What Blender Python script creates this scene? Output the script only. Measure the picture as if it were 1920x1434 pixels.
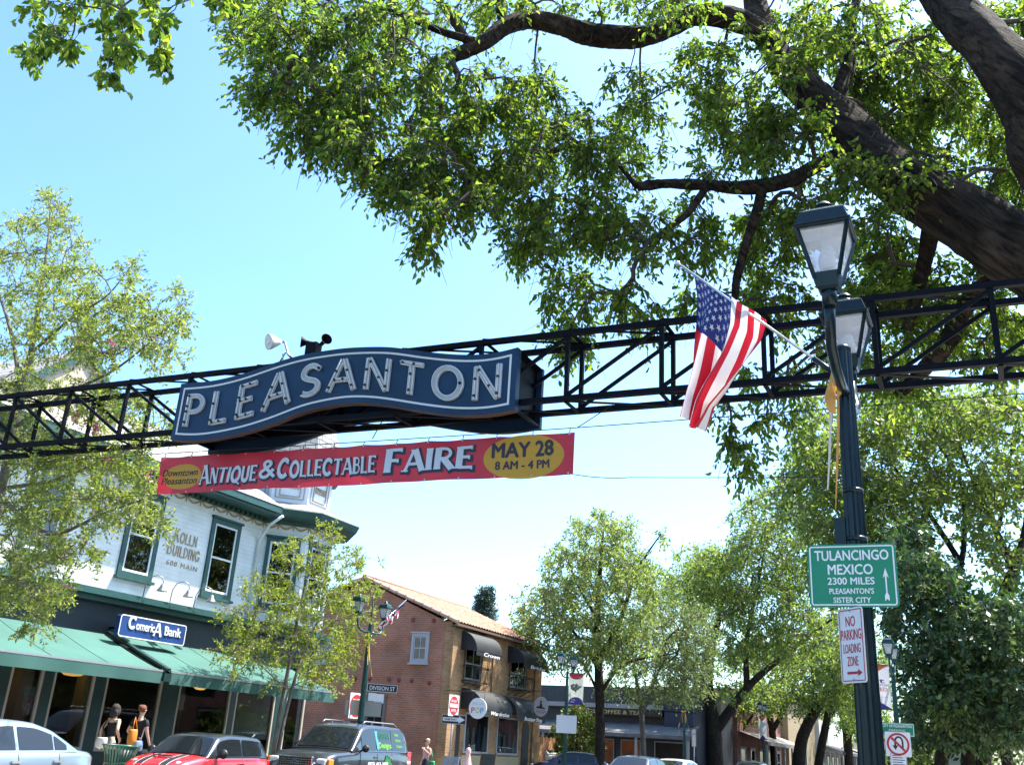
import bpy, bmesh, math, random
import numpy as np
from mathutils import Vector, Matrix
R_ = math.radians
scene = bpy.context.scene
for o in list(bpy.data.objects): bpy.data.objects.remove(o)
col = scene.collection
# ------------------------------------------------------------ camera
F_PX = 1800.0; CAM = Vector((0, 0, 1.5)); PITCH = R_(20.8); ROLL = R_(3.55); YAW = R_(27.1)
def cam_axes():
    F = Vector((-math.sin(YAW)*math.cos(PITCH), math.cos(YAW)*math.cos(PITCH), math.sin(PITCH)))
    R0 = Vector((math.cos(YAW), math.sin(YAW), 0)); U0 = R0.cross(F)
    return F, math.cos(ROLL)*R0 + math.sin(ROLL)*U0, -math.sin(ROLL)*R0 + math.cos(ROLL)*U0
CF, CR, CU = cam_axes()
cd = bpy.data.cameras.new('camera'); cam = bpy.data.objects.new('camera', cd); col.objects.link(cam)
m = Matrix((CR, CU, -CF)).transposed().to_4x4(); m.translation = CAM; cam.matrix_world = m
cd.sensor_width = 36; cd.lens = 36*F_PX/1920; cd.clip_start = .05; cd.clip_end = 2000
scene.camera = cam
# ------------------------------------------------------------ sky, sun, exposure
SUN = Vector((.30, .34, .89)).normalized()
w = bpy.data.worlds.new('World'); scene.world = w; w.use_nodes = True
nt = w.node_tree; bg = nt.nodes['Background']
sky = nt.nodes.new('ShaderNodeTexSky'); sky.sky_type = 'NISHITA'; sky.sun_disc = False
sky.sun_elevation = math.asin(SUN.z); sky.sun_rotation = math.atan2(SUN.x, SUN.y)
sky.air_density = 1.0; sky.dust_density = 2.2; sky.ozone_density = 1.8; sky.altitude = 100
tint = nt.nodes.new('ShaderNodeMix'); tint.data_type = 'RGBA'; tint.blend_type = 'MULTIPLY'; tint.inputs[0].default_value = 1; tint.inputs[7].default_value = (.86, .99, 1.0, 1)
nt.links.new(sky.outputs[0], tint.inputs[6]); 
pre = nt.nodes.new('ShaderNodeMix'); pre.data_type = 'RGBA'; pre.blend_type = 'MULTIPLY'; pre.inputs[0].default_value = 1; pre.inputs[7].default_value = (.325, .325, .325, 1)
gm = nt.nodes.new('ShaderNodeGamma'); gm.inputs[1].default_value = 1.32
post = nt.nodes.new('ShaderNodeMix'); post.data_type = 'RGBA'; post.blend_type = 'MULTIPLY'; post.inputs[0].default_value = 1; post.inputs[7].default_value = (3.08, 3.08, 3.08, 1)
nt.links.new(tint.outputs[2], pre.inputs[6]); nt.links.new(pre.outputs[2], gm.inputs[0]); nt.links.new(gm.outputs[0], post.inputs[6]); nt.links.new(post.outputs[2], bg.inputs[0]); bg.inputs[1].default_value = .13
sl = bpy.data.lights.new('sun', 'SUN'); sl.energy = 4.2; sl.angle = R_(.53); sl.color = (1, .95, .86)
so = bpy.data.objects.new('sun', sl); col.objects.link(so)
so.rotation_euler = SUN.to_track_quat('Z', 'Y').to_euler(); so.location = (6, 8, 40)
vs = scene.view_settings; vs.view_transform = 'Standard'; vs.look = 'None'; vs.gamma = 1; vs.exposure = 1.78
scene.render.film_transparent = False
scene.cycles.max_bounces = 8; scene.cycles.transparent_max_bounces = 12
scene.cycles.use_denoising = True
rnd = random.Random(5); npr = np.random.default_rng(7)
# ------------------------------------------------------------ pixel helpers (photo pixels -> place on a real plane)
def ray(x, y): return CF + (x-960)/F_PX*CR - (y-717)/F_PX*CU
def PX(x, y, v): d = ray(x, y); return CAM + d*((v-CAM.x)/d.x)
def PY(x, y, v): d = ray(x, y); return CAM + d*((v-CAM.y)/d.y)
def PA(x, y, off=0):                                   # plane of the street arch
    d = ray(x, y); return CAM + d*((10+off-.056*.33)/(d.y-.056*d.x))
def AR(x, z, off=0): return Vector((x, 10+off+.056*(x-.33), z))
# ------------------------------------------------------------ objects
def tag(o, label=None, cat=None, group=None, kind=None):
    for k, v in (('label', label), ('category', cat), ('group', group), ('kind', kind)):
        if v: o[k] = v
    return o
def thing(name, label, cat, loc=(0, 0, 0), group=None):
    o = bpy.data.objects.new(name, None); col.objects.link(o); o.location = loc; o.empty_display_size = .2
    return tag(o, label, cat, group)
def setpar(o, parent):
    if parent is not None:
        o.parent = parent
        mw = Matrix.Identity(4); p = parent
        while p is not None: mw = p.matrix_parent_inverse @ p.matrix_basis @ mw if p.parent else p.matrix_basis @ mw; p = p.parent
        o.matrix_parent_inverse = mw.inverted()
    return o
def dup(root, loc=None, rotz=None):
    c = root.copy(); col.objects.link(c)
    if loc is not None: c.location = loc
    if rotz is not None: c.rotation_euler.z = rotz
    def rec(a, b):
        for ch in a.children:
            d = ch.copy(); col.objects.link(d); inv = ch.matrix_parent_inverse.copy(); d.parent = b; d.matrix_parent_inverse = inv; rec(ch, d)
    rec(root, c); return c
def link(name, me, mats, parent=None):
    o = bpy.data.objects.new(name, me); col.objects.link(o)
    for mm in (mats if isinstance(mats, (list, tuple)) else [mats]): me.materials.append(mm)
    return setpar(o, parent)
class MB:
    def __init__(s): s.v = []; s.f = []; s.m = []; s.sm = []
    def add(s, vs, fs, mat=0, smooth=False):
        b = len(s.v); s.v.extend([tuple(p) for p in vs])
        for f in fs: s.f.append([i+b for i in f]); s.m.append(mat); s.sm.append(smooth)
        return s
    def box(s, a, b, mat=0):
        x0, x1 = sorted((a[0], b[0])); y0, y1 = sorted((a[1], b[1])); z0, z1 = sorted((a[2], b[2]))
        return s.add([(x0,y0,z0),(x1,y0,z0),(x1,y1,z0),(x0,y1,z0),(x0,y0,z1),(x1,y0,z1),(x1,y1,z1),(x0,y1,z1)],
              [(0,3,2,1),(4,5,6,7),(0,1,5,4),(1,2,6,5),(2,3,7,6),(3,0,4,7)], mat)
    def beam(s, p, q, w, h=None, up=(0,0,1), mat=0):
        p = Vector(p); q = Vector(q); h = h or w; d = (q-p).normalized(); up = Vector(up)
        if abs(d.dot(up)) > .98: up = Vector((1,0,0)) if abs(d.x) < .9 else Vector((0,1,0))
        sx = d.cross(up).normalized()*(w/2); sy = sx.cross(d).normalized()*(h/2)
        vs = [c+i*sx+j*sy for c in (p, q) for i, j in ((-1,-1),(1,-1),(1,1),(-1,1))]
        return s.add(vs, [(0,3,2,1),(4,5,6,7),(0,1,5,4),(1,2,6,5),(2,3,7,6),(3,0,4,7)], mat)
    def tube(s, pts, rad, n=8, mat=0, cap=True, smooth=True, jit=0, rg=None):
        pts = [Vector(p) for p in pts]; k = len(pts)
        rad = [rad]*k if not isinstance(rad, (list, tuple)) else rad
        ref = None; vs = []
        for i, p in enumerate(pts):
            d = (pts[min(i+1, k-1)]-pts[max(i-1, 0)]).normalized()
            if ref is None: ref = d.orthogonal().normalized()
            ref = (ref - d*ref.dot(d)).normalized(); bi = d.cross(ref)
            for j in range(n):
                a = 2*math.pi*j/n; rr = rad[i]*(1+(rg.uniform(-jit, jit) if jit else 0))
                vs.append(p+ref*math.cos(a)*rr+bi*math.sin(a)*rr)
        fs = [(i*n+j, i*n+(j+1)%n, (i+1)*n+(j+1)%n, (i+1)*n+j) for i in range(k-1) for j in range(n)]
        s.add(vs, fs, mat, smooth)
        if cap:
            b = len(s.v)-k*n
            s.f.append([b+j for j in reversed(range(n))]); s.m.append(mat); s.sm.append(False)
            s.f.append([b+(k-1)*n+j for j in range(n)]); s.m.append(mat); s.sm.append(False)
        return s
    def lathe(s, prof, c=(0,0,0), n=16, mat=0, rot=0, smooth=True, axis=None):
        c = Vector(c); A = Vector(axis or (0,0,1)).normalized(); ux = A.orthogonal().normalized(); uy = A.cross(ux)
        if axis is None: ux, uy = Vector((1,0,0)), Vector((0,1,0))
        vs = [c+A*z+(ux*math.cos(rot+2*math.pi*j/n)+uy*math.sin(rot+2*math.pi*j/n))*r for r, z in prof for j in range(n)]
        k = len(prof)
        fs = [(i*n+j, i*n+(j+1)%n, (i+1)*n+(j+1)%n, (i+1)*n+j) for i in range(k-1) for j in range(n)]
        s.add(vs, fs, mat, smooth); b = len(s.v)-k*n
        s.f.append([b+j for j in reversed(range(n))]); s.m.append(mat); s.sm.append(False)
        s.f.append([b+(k-1)*n+j for j in range(n)]); s.m.append(mat); s.sm.append(False)
        return s
    def prism(s, poly, o, ux, uy, t, mat=0):             # polygon (list of u,v) in frame o,ux,uy, thickness t along ux x uy
        o = Vector(o); ux = Vector(ux); uy = Vector(uy); nz = ux.cross(uy).normalized()*t; n = len(poly)
        vs = [o+ux*u+uy*v for u, v in poly]; vs += [p+nz for p in vs]
        return s.add(vs, [tuple(reversed(range(n))), tuple(range(n, 2*n))]+[(i, (i+1)%n, n+(i+1)%n, n+i) for i in range(n)], mat)
    def grid(s, fn, nu, nv, mat=None, smooth=True):
        vs = [fn(i/nu, j/nv) for j in range(nv+1) for i in range(nu+1)]; b = len(s.v); s.v.extend(tuple(p) for p in vs)
        for j in range(nv):
            for i in range(nu):
                s.f.append([b+j*(nu+1)+i, b+j*(nu+1)+i+1, b+(j+1)*(nu+1)+i+1, b+(j+1)*(nu+1)+i])
                s.m.append(mat((i+.5)/nu, (j+.5)/nv) if callable(mat) else (mat or 0)); s.sm.append(smooth)
        return s
    def build(s, name, mats, parent=None, bevel=0):
        me = bpy.data.meshes.new(name); me.from_pydata(s.v, [], s.f)
        me.polygons.foreach_set('material_index', s.m); me.polygons.foreach_set('use_smooth', s.sm); me.update()
        if bevel:
            bm = bmesh.new(); bm.from_mesh(me); bmesh.ops.remove_doubles(bm, verts=bm.verts, dist=1e-5)
            bmesh.ops.bevel(bm, geom=[e for e in bm.edges if e.is_manifold and e.calc_face_angle(0) > .5], offset=bevel, segments=2, profile=.5, affect='EDGES', clamp_overlap=True)
            bm.to_mesh(me); bm.free()
        return link(name, me, mats, parent)
def rrect(w, h, r, n=5):
    pts = []
    for cx, cy, a0 in ((w/2-r, h/2-r, 0), (-w/2+r, h/2-r, 90), (-w/2+r, -h/2+r, 180), (w/2-r, -h/2+r, 270)):
        for i in range(n+1): a = R_(a0+90*i/n); pts.append((cx+r*math.cos(a), cy+r*math.sin(a)))
    return pts
def ell(a, b, n=32): return [(a*math.cos(2*math.pi*i/n), b*math.sin(2*math.pi*i/n)) for i in range(n)]
# ------------------------------------------------------------ materials
MATS = {}
def mat(name, c, rough=.6, metal=0, var=.0, vscale=6, bump=0, bscale=40, coat=0, spec=.5, trans=0, emit=None, es=1, c2=None, stretch=None):
    if name in MATS: return MATS[name]
    M = bpy.data.materials.new(name); M.use_nodes = True; n = M.node_tree; b = n.nodes['Principled BSDF']; L = n.links.new
    b.inputs['Roughness'].default_value = rough; b.inputs['Metallic'].default_value = metal
    b.inputs['Coat Weight'].default_value = coat; b.inputs['Coat Roughness'].default_value = .05; b.inputs['Specular IOR Level'].default_value = spec
    C = (*c, 1); b.inputs['Base Color'].default_value = C
    if var or bump or c2:
        tc = n.nodes.new('ShaderNodeTexCoord'); src = tc.outputs['Object']
        if stretch:
            mp = n.nodes.new('ShaderNodeMapping'); mp.inputs['Scale'].default_value = stretch; L(src, mp.inputs[0]); src = mp.outputs[0]
        nz = n.nodes.new('ShaderNodeTexNoise'); nz.inputs['Scale'].default_value = vscale; nz.inputs['Detail'].default_value = 6; L(src, nz.inputs['Vector'])
        mx = n.nodes.new('ShaderNodeMix'); mx.data_type = 'RGBA'
        lo = c2 or tuple(x*(1-var) for x in c); hi = c if c2 else tuple(min(1, x*(1+var)) for x in c)
        mx.inputs[6].default_value = (*lo, 1); mx.inputs[7].default_value = (*hi, 1)
        mr = n.nodes.new('ShaderNodeMapRange'); mr.inputs[1].default_value = .3; mr.inputs[2].default_value = .7
        L(nz.outputs['Fac'], mr.inputs[0]); L(mr.outputs[0], mx.inputs[0]); L(mx.outputs[2], b.inputs['Base Color'])
        if bump:
            n2 = n.nodes.new('ShaderNodeTexNoise'); n2.inputs['Scale'].default_value = bscale; n2.inputs['Detail'].default_value = 5; L(src, n2.inputs['Vector'])
            bp = n.nodes.new('ShaderNodeBump'); bp.inputs['Strength'].default_value = bump; bp.inputs['Distance'].default_value = .05
            L(n2.outputs['Fac'], bp.inputs['Height']); L(bp.outputs[0], b.inputs['Normal'])
    if trans:                                               # thin cloth or leaf: some light comes through
        t = n.nodes.new('ShaderNodeBsdfTranslucent'); ms = n.nodes.new('ShaderNodeMixShader'); ms.inputs[0].default_value = trans
        if b.inputs['Base Color'].links: L(b.inputs['Base Color'].links[0].from_socket, t.inputs[0])
        else: t.inputs[0].default_value = C
        out = n.nodes['Material Output']; L(b.outputs[0], ms.inputs[1]); L(t.outputs[0], ms.inputs[2]); L(ms.outputs[0], out.inputs[0])
    if emit: b.inputs['Emission Color'].default_value = (*emit, 1); b.inputs['Emission Strength'].default_value = es
    MATS[name] = M; return M
def leaf_mat(name, cols, tcol, tr=.45, rough=.45, spec=.4):
    M = bpy.data.materials.new(name); M.use_nodes = True; n = M.node_tree; b = n.nodes['Principled BSDF']; L = n.links.new
    g = n.nodes.new('ShaderNodeNewGeometry'); rp = n.nodes.new('ShaderNodeValToRGB'); L(g.outputs['Random Per Island'], rp.inputs[0])
    e = rp.color_ramp.elements; e[0].color = (*cols[0], 1); e[1].color = (*cols[-1], 1)
    for i, c in enumerate(cols[1:-1]): x = e.new((i+1)/(len(cols)-1)); x.color = (*c, 1)
    L(rp.outputs[0], b.inputs['Base Color']); b.inputs['Roughness'].default_value = rough; b.inputs['Specular IOR Level'].default_value = spec
    t = n.nodes.new('ShaderNodeBsdfTranslucent'); mx = n.nodes.new('ShaderNodeMix'); mx.data_type = 'RGBA'; mx.blend_type = 'MULTIPLY'; mx.inputs[0].default_value = 1
    L(rp.outputs[0], mx.inputs[6]); mx.inputs[7].default_value = (*tcol, 1); mx.clamp_result = False; L(mx.outputs[2], t.inputs[0])
    ms = n.nodes.new('ShaderNodeMixShader'); ms.inputs[0].default_value = tr
    L(b.outputs[0], ms.inputs[1]); L(t.outputs[0], ms.inputs[2]); L(ms.outputs[0], n.nodes['Material Output'].inputs[0])
    return M
def brick_mat(name, c1, c2, mortar, scale, rows=(.5, .25), rot=None, xw=1.0, rough=.85, off=.5, ms=.012, bump=.5, vary=.25):
    M = bpy.data.materials.new(name); M.use_nodes = True; n = M.node_tree; b = n.nodes['Principled BSDF']; L = n.links.new
    tc = n.nodes.new('ShaderNodeTexCoord'); sx = n.nodes.new('ShaderNodeSeparateXYZ'); L(tc.outputs['Object'], sx.inputs[0]); ma = n.nodes.new('ShaderNodeMath'); ma.operation = 'MULTIPLY_ADD'; ma.inputs[1].default_value = xw; L(sx.outputs[0], ma.inputs[0]); L(sx.outputs[1], ma.inputs[2])
    mp = n.nodes.new('ShaderNodeCombineXYZ'); L(ma.outputs[0], mp.inputs[0]); L(sx.outputs[2], mp.inputs[1])
    bt = n.nodes.new('ShaderNodeTexBrick'); L(mp.outputs[0], bt.inputs['Vector']); bt.inputs['Scale'].default_value = scale
    bt.inputs['Color1'].default_value = (*c1, 1); bt.inputs['Color2'].default_value = (*c2, 1); bt.inputs['Mortar'].default_value = (*mortar, 1)
    bt.inputs['Mortar Size'].default_value = ms; bt.inputs['Brick Width'].default_value = rows[0]; bt.inputs['Row Height'].default_value = rows[1]; bt.offset = off
    nz = n.nodes.new('ShaderNodeTexNoise'); nz.inputs['Scale'].default_value = 1.1; nz.inputs['Detail'].default_value = 7; L(tc.outputs['Object'], nz.inputs['Vector'])
    mr = n.nodes.new('ShaderNodeMapRange'); mr.inputs[1].default_value = .3; mr.inputs[2].default_value = .7; mr.inputs[3].default_value = 1-vary; mr.inputs[4].default_value = 1+vary; L(nz.outputs['Fac'], mr.inputs[0])
    mx = n.nodes.new('ShaderNodeMix'); mx.data_type = 'RGBA'; mx.blend_type = 'MULTIPLY'; mx.inputs[0].default_value = 1
    L(bt.outputs['Color'], mx.inputs[6]); L(mr.outputs[0], mx.inputs[7]); L(mx.outputs[2], b.inputs['Base Color'])
    bp = n.nodes.new('ShaderNodeBump'); bp.inputs['Strength'].default_value = bump; bp.inputs['Distance'].default_value = .01; bp.invert = True
    L(bt.outputs['Fac'], bp.inputs['Height']); L(bp.outputs[0], b.inputs['Normal']); b.inputs['Roughness'].default_value = rough
    MATS[name] = M; return M
def board_mat(name, c, pitch, depth=.35, axis=2, rough=.55, var=.06):   # lapped boards: one dark joint every pitch metres
    M = bpy.data.materials.new(name); M.use_nodes = True; n = M.node_tree; b = n.nodes['Principled BSDF']; L = n.links.new
    tc = n.nodes.new('ShaderNodeTexCoord'); sp = n.nodes.new('ShaderNodeSeparateXYZ'); L(tc.outputs['Object'], sp.inputs[0])
    d = n.nodes.new('ShaderNodeMath'); d.operation = 'DIVIDE'; d.inputs[1].default_value = pitch; L(sp.outputs[axis], d.inputs[0])
    fr = n.nodes.new('ShaderNodeMath'); fr.operation = 'FRACT'; L(d.outputs[0], fr.inputs[0])
    rp = n.nodes.new('ShaderNodeValToRGB'); e = rp.color_ramp.elements; e[0].position = .0; e[0].color = (0, 0, 0, 1); e[1].position = .09; e[1].color = (1, 1, 1, 1)
    L(fr.outputs[0], rp.inputs[0])
    nz = n.nodes.new('ShaderNodeTexNoise'); nz.inputs['Scale'].default_value = 2; nz.inputs['Detail'].default_value = 6; L(tc.outputs['Object'], nz.inputs['Vector'])
    mr = n.nodes.new('ShaderNodeMapRange'); mr.inputs[1].default_value = .3; mr.inputs[2].default_value = .7; mr.inputs[3].default_value = 1-var; mr.inputs[4].default_value = 1+var; L(nz.outputs['Fac'], mr.inputs[0])
    mx = n.nodes.new('ShaderNodeMix'); mx.data_type = 'RGBA'; mx.inputs[6].default_value = tuple(x*(1-depth) for x in c)+(1,); mx.inputs[7].default_value = (*c, 1); L(rp.outputs[0], mx.inputs[0])
    m2 = n.nodes.new('ShaderNodeMix'); m2.data_type = 'RGBA'; m2.blend_type = 'MULTIPLY'; m2.inputs[0].default_value = 1; L(mx.outputs[2], m2.inputs[6]); L(mr.outputs[0], m2.inputs[7])
    L(m2.outputs[2], b.inputs['Base Color']); b.inputs['Roughness'].default_value = rough
    bp = n.nodes.new('ShaderNodeBump'); bp.inputs['Strength'].default_value = .8; bp.inputs['Distance'].default_value = .02; L(fr.outputs[0], bp.inputs['Height']); L(bp.outputs[0], b.inputs['Normal'])
    MATS[name] = M; return M
def glass_mat(name, tint=(.5, .55, .55), refl=.12, rough=.02):
    M = bpy.data.materials.new(name); M.use_nodes = True; n = M.node_tree; L = n.links.new; n.nodes.remove(n.nodes['Principled BSDF'])
    t = n.nodes.new('ShaderNodeBsdfTransparent'); t.inputs[0].default_value = (*tint, 1); g = n.nodes.new('ShaderNodeBsdfGlossy'); g.inputs['Roughness'].default_value = rough; g.inputs[0].default_value = (1, 1, 1, 1)
    fr = n.nodes.new('ShaderNodeFresnel'); fr.inputs[0].default_value = 1.5; ad = n.nodes.new('ShaderNodeMath'); ad.operation = 'ADD'; ad.inputs[1].default_value = refl; ad.use_clamp = True; L(fr.outputs[0], ad.inputs[0])
    ms = n.nodes.new('ShaderNodeMixShader'); L(ad.outputs[0], ms.inputs[0]); L(t.outputs[0], ms.inputs[1]); L(g.outputs[0], ms.inputs[2]); L(ms.outputs[0], n.nodes['Material Output'].inputs[0])
    MATS[name] = M; return M
# ------------------------------------------------------------ lettering
def text(s, o, ux, uy, h, m, parent, name='lettering', width=None, align='C', bold=0, shear=0, th=.002, spacing=1.0):
    """flat raised letters: cap height h, centred (or left) at o, running along ux, up along uy"""
    cu = bpy.data.curves.new('txt', 'FONT'); cu.body = s; cu.size = 1; cu.shear = shear; cu.space_character = spacing; cu.resolution_u = 3; cu.extrude = .5
    ob = bpy.data.objects.new('txt', cu); col.objects.link(ob); bpy.context.view_layer.update()
    me = bpy.data.meshes.new_from_object(ob.evaluated_get(bpy.context.evaluated_depsgraph_get()))
    bpy.data.objects.remove(ob); bpy.data.curves.remove(cu)
    if bold:                                               # heavier strokes: two copies a hair apart
        bm = bmesh.new(); bm.from_mesh(me); m0 = me.copy()
        for v in bm.verts: v.co.x -= bold
        for v in m0.vertices: v.co.x += bold; v.co.z += .06
        bm.from_mesh(m0); m0.transform(Matrix.Translation((-bold, bold*.8, .05))); bm.from_mesh(m0); m0.transform(Matrix.Translation((0, -bold*1.6, .03))); bm.from_mesh(m0)
        bm.to_mesh(me); bm.free(); bpy.data.meshes.remove(m0)
    n = len(me.vertices); a = np.empty(n*3, np.float32); me.vertices.foreach_get('co', a); a = a.reshape(-1, 3)
    lo, hi = a.min(0), a.max(0); k = h/.73; sx = k if width is None else width/(hi[0]-lo[0])
    x0 = {'C': (lo[0]+hi[0])/2, 'L': lo[0], 'R': hi[0]}[align]
    ux = Vector(ux).normalized(); uy = Vector(uy).normalized(); nz = ux.cross(uy)
    fr = np.array([ux, uy, nz]); q = np.stack([(a[:, 0]-x0)*sx, (a[:, 1]-.365)*k, (a[:, 2]+.5)*th], 1)
    b = (q @ fr + np.array(o)).astype(np.float32); me.vertices.foreach_set('co', b.ravel()); me.update()
    me.materials.clear()
    return link(name, me, m, parent)
# stroke capitals: list of (points, thick?) in a unit box (w, 1)
def arc(cx, cy, rx, ry, a0, a1, n=9): return [(cx+rx*math.cos(R_(a0+(a1-a0)*i/n)), cy+ry*math.sin(R_(a0+(a1-a0)*i/n))) for i in range(n+1)]
GL = {
 'A': (.8, [([(0, 0), (.36, 1)], 0), ([(.8, 0), (.42, 1)], 1), ([(.14, .34), (.66, .34)], 0)]),
 'B': (.62, [([(.08, 0), (.08, 1)], 1), ([(.08, .95), (.3, .95)]+arc(.3, .745, .24, .205, 90, -90)+[(.08, .54)], 0), ([(.3, .54)]+arc(.32, .295, .28, .245, 90, -90)+[(.08, .05)], 0)]),
 'C': (.78, [(arc(.42, .5, .38, .46, 42, 318, 16), 1)]),
 'D': (.74, [([(.08, 0), (.08, 1)], 1), ([(.08, .95)]+arc(.28, .5, .42, .45, 90, -90, 12)+[(.08, .05)], 0)]),
 'E': (.6, [([(.08, 0), (.08, 1)], 1), ([(.08, .95), (.58, .95)], 0), ([(.08, .52), (.48, .52)], 0), ([(.08, .05), (.6, .05)], 0)]),
 'F': (.58, [([(.08, 0), (.08, 1)], 1), ([(.08, .95), (.58, .95)], 0), ([(.08, .5), (.46, .5)], 0)]),
 'G': (.8, [(arc(.42, .5, .38, .46, 42, 345, 16), 1), ([(.52, .42), (.8, .42), (.8, .1)], 0)]),
 'I': (.2, [([(.1, 0), (.1, 1)], 1)]),
 'K': (.7, [([(.08, 0), (.08, 1)], 1), ([(.62, 1), (.12, .45)], 0), ([(.26, .58), (.7, 0)], 1)]),
 'L': (.56, [([(.08, 0), (.08, 1)], 1), ([(.08, .05), (.56, .05)], 0)]),
 'M': (.9, [([(.06, 0), (.1, 1)], 0), ([(.1, 1), (.45, .05)], 1), ([(.45, .05), (.8, 1)], 0), ([(.8, 1), (.86, 0)], 1)]),
 'N': (.74, [([(.06, 0), (.06, 1)], 0), ([(.08, 1), (.68, 0)], 1), ([(.68, 0), (.68, 1)], 0)]),
 'O': (.84, [(arc(.42, .5, .38, .46, 0, 360, 22), 1)]),
 'P': (.62, [([(.08, 0), (.08, 1)], 1), ([(.08, .95), (.3, .95)]+arc(.32, .7, .26, .25, 90, -90)+[(.08, .45)], 0)]),
 'Q': (.84, [(arc(.42, .5, .38, .46, 0, 360, 22), 1), ([(.44, .2), (.62, -.02), (.9, -.14)], 0)]),
 'R': (.7, [([(.08, 0), (.08, 1)], 1), ([(.08, .95), (.3, .95)]+arc(.32, .72, .26, .23, 90, -90)+[(.08, .49)], 0), ([(.32, .49), (.7, 0)], 1)]),
 'S': (.62, [([(.58, .82)]+arc(.32, .74, .24, .21, 40, 240, 9)+[(.42, .47)]+arc(.32, .27, .27, .22, 60, -140, 9), 1)]),
 'T': (.68, [([(.34, 0), (.34, 1)], 1), ([(0, .95), (.68, .95)], 0)]),
 'U': (.74, [([(.08, 1), (.08, .34)]+arc(.37, .34, .29, .29, 180, 360, 10)+[(.66, 1)], 1)]),
 '&': (.84, [([(.84, .05), (.24, .66)]+arc(.38, .8, .17, .16, 215, -40, 9)+[(.2, .42)]+arc(.3, .24, .24, .2, 130, 320, 9)+[(.74, .5)], 1)]),
 ' ': (.35, [])}
SERIF_ENDS = 'ABDEFIKLMNPRTU'
def strokes(s, wt, thin, gap=.22, sizes=None, serif=0):
    """list of (polyline, width) laid out along x, cap height 1"""
    out = []; x = 0
    for i, ch in enumerate(s):
        k = sizes[i] if sizes else 1
        wd, st = GL[ch]
        for pts, thick in st:
            ww = (wt if thick else thin)
            out.append(([(x+u*k, v*k) for u, v in pts], ww*k))
            if serif and len(pts) == 2:
                for (u, v) in pts:
                    if v in (0, 1) and ch in SERIF_ENDS: out.append(([(x+(u-serif)*k, v*k+(.035*k if v == 0 else -.035*k)), (x+(u+serif)*k, v*k+(.035*k if v == 0 else -.035*k))], .07*k))
                if abs(pts[0][1]-pts[1][1]) < .01 and ch in 'EFLT':
                    for (u, v) in pts:
                        if abs(u-.08) > .02: out.append(([(x+u*k, (v-.1)*k), (x+u*k, (v+.06)*k)], .07*k))
            if serif and ch in 'CGS' and thick:
                u, v = pts[0]; out.append(([(x+u*k, (v-.1)*k), (x+(u+.02)*k, (v+.1)*k)], .07*k))
        x += (wd+gap)*k
    return out, x-gap
def stroke_mesh(st, fn, th, grow=0, lift=0):
    """turn strokes into thin ribbons; fn(u, v) -> point, normal"""
    mb = MB(); dz = 0
    for pts, wd in st:
        dz += .00012; wd += grow*2; k = len(pts); closed = k > 3 and abs(pts[0][0]-pts[-1][0])+abs(pts[0][1]-pts[-1][1]) < 1e-6
        L2 = []; R2 = []
        dens = []
        for i in range(k-1):
            n = max(1, int(math.hypot(pts[i+1][0]-pts[i][0], pts[i+1][1]-pts[i][1])/.25)) if k == 2 else 1
            for j in range(n): dens.append(tuple(pts[i][q]+(pts[i+1][q]-pts[i][q])*j/n for q in (0, 1)))
        dens.append(pts[-1]); pts = dens; k = len(pts)
        for i, p in enumerate(pts):
            a = pts[i-1] if i else (pts[-2] if closed else pts[0]); b = pts[i+1] if i < k-1 else (pts[1] if closed else pts[-1])
            dx, dy = b[0]-a[0], b[1]-a[1]; l = math.hypot(dx, dy) or 1; nx, ny = -dy/l*wd/2, dx/l*wd/2
            ex = ey = 0
            if grow and not closed:
                if i == 0: ex, ey = -dx/l*grow, -dy/l*grow
                if i == k-1: ex, ey = dx/l*grow, dy/l*grow
            L2.append((p[0]+nx+ex, p[1]+ny+ey)); R2.append((p[0]-nx+ex, p[1]-ny+ey))
        vs = []
        for off in (lift, lift+th+dz):
            for q in L2+R2: P, N = fn(*q); vs.append(Vector(P)+Vector(N)*off)
        b = 2*k; fs = []
        for i in range(k-1):
            fs += [(b+i, b+k+i, b+k+i+1, b+i+1), (i, b+i, b+i+1, i+1), (k+i, k+i+1, b+k+i+1, b+k+i)]
        fs += [(0, k, b+k, b), (k-1, b+k-1, b+2*k-1, 2*k-1)]
        mb.add(vs, fs)
    return mb
# ============================================================ materials
m_steel = mat('arch_paint', (.003, .0032, .006), .55, spec=.10, var=.4, vscale=9, bump=.06, bscale=60)
m_navy = mat('sign_navy', (.005, .030, .074), .5, spec=.3, var=.22, vscale=2.5, bump=.05, bscale=30)
m_white = mat('white_enamel', (.62, .63, .62), .4, var=.12, vscale=8)
m_rim = mat('letter_rim', (.60, .60, .59), .4)
m_black = mat('black_part', (.012, .012, .013), .5)
m_green = mat('pole_green', (.002, .012, .016), .3, var=.35, vscale=14, spec=.3, coat=.05, bump=.03)
m_signgreen = mat('sign_green', (.0, .20, .10), .4, var=.05, vscale=3)
m_signwhite = mat('sign_white', (.70, .71, .72), .42, var=.05, vscale=5)
m_signred = mat('sign_red', (.42, .015, .035), .45)
m_galv = mat('galvanised', (.42, .43, .44), .45, metal=.7, var=.2, vscale=20)
m_alu = mat('bright_pole', (.6, .6, .6), .25, metal=.9)
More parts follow.
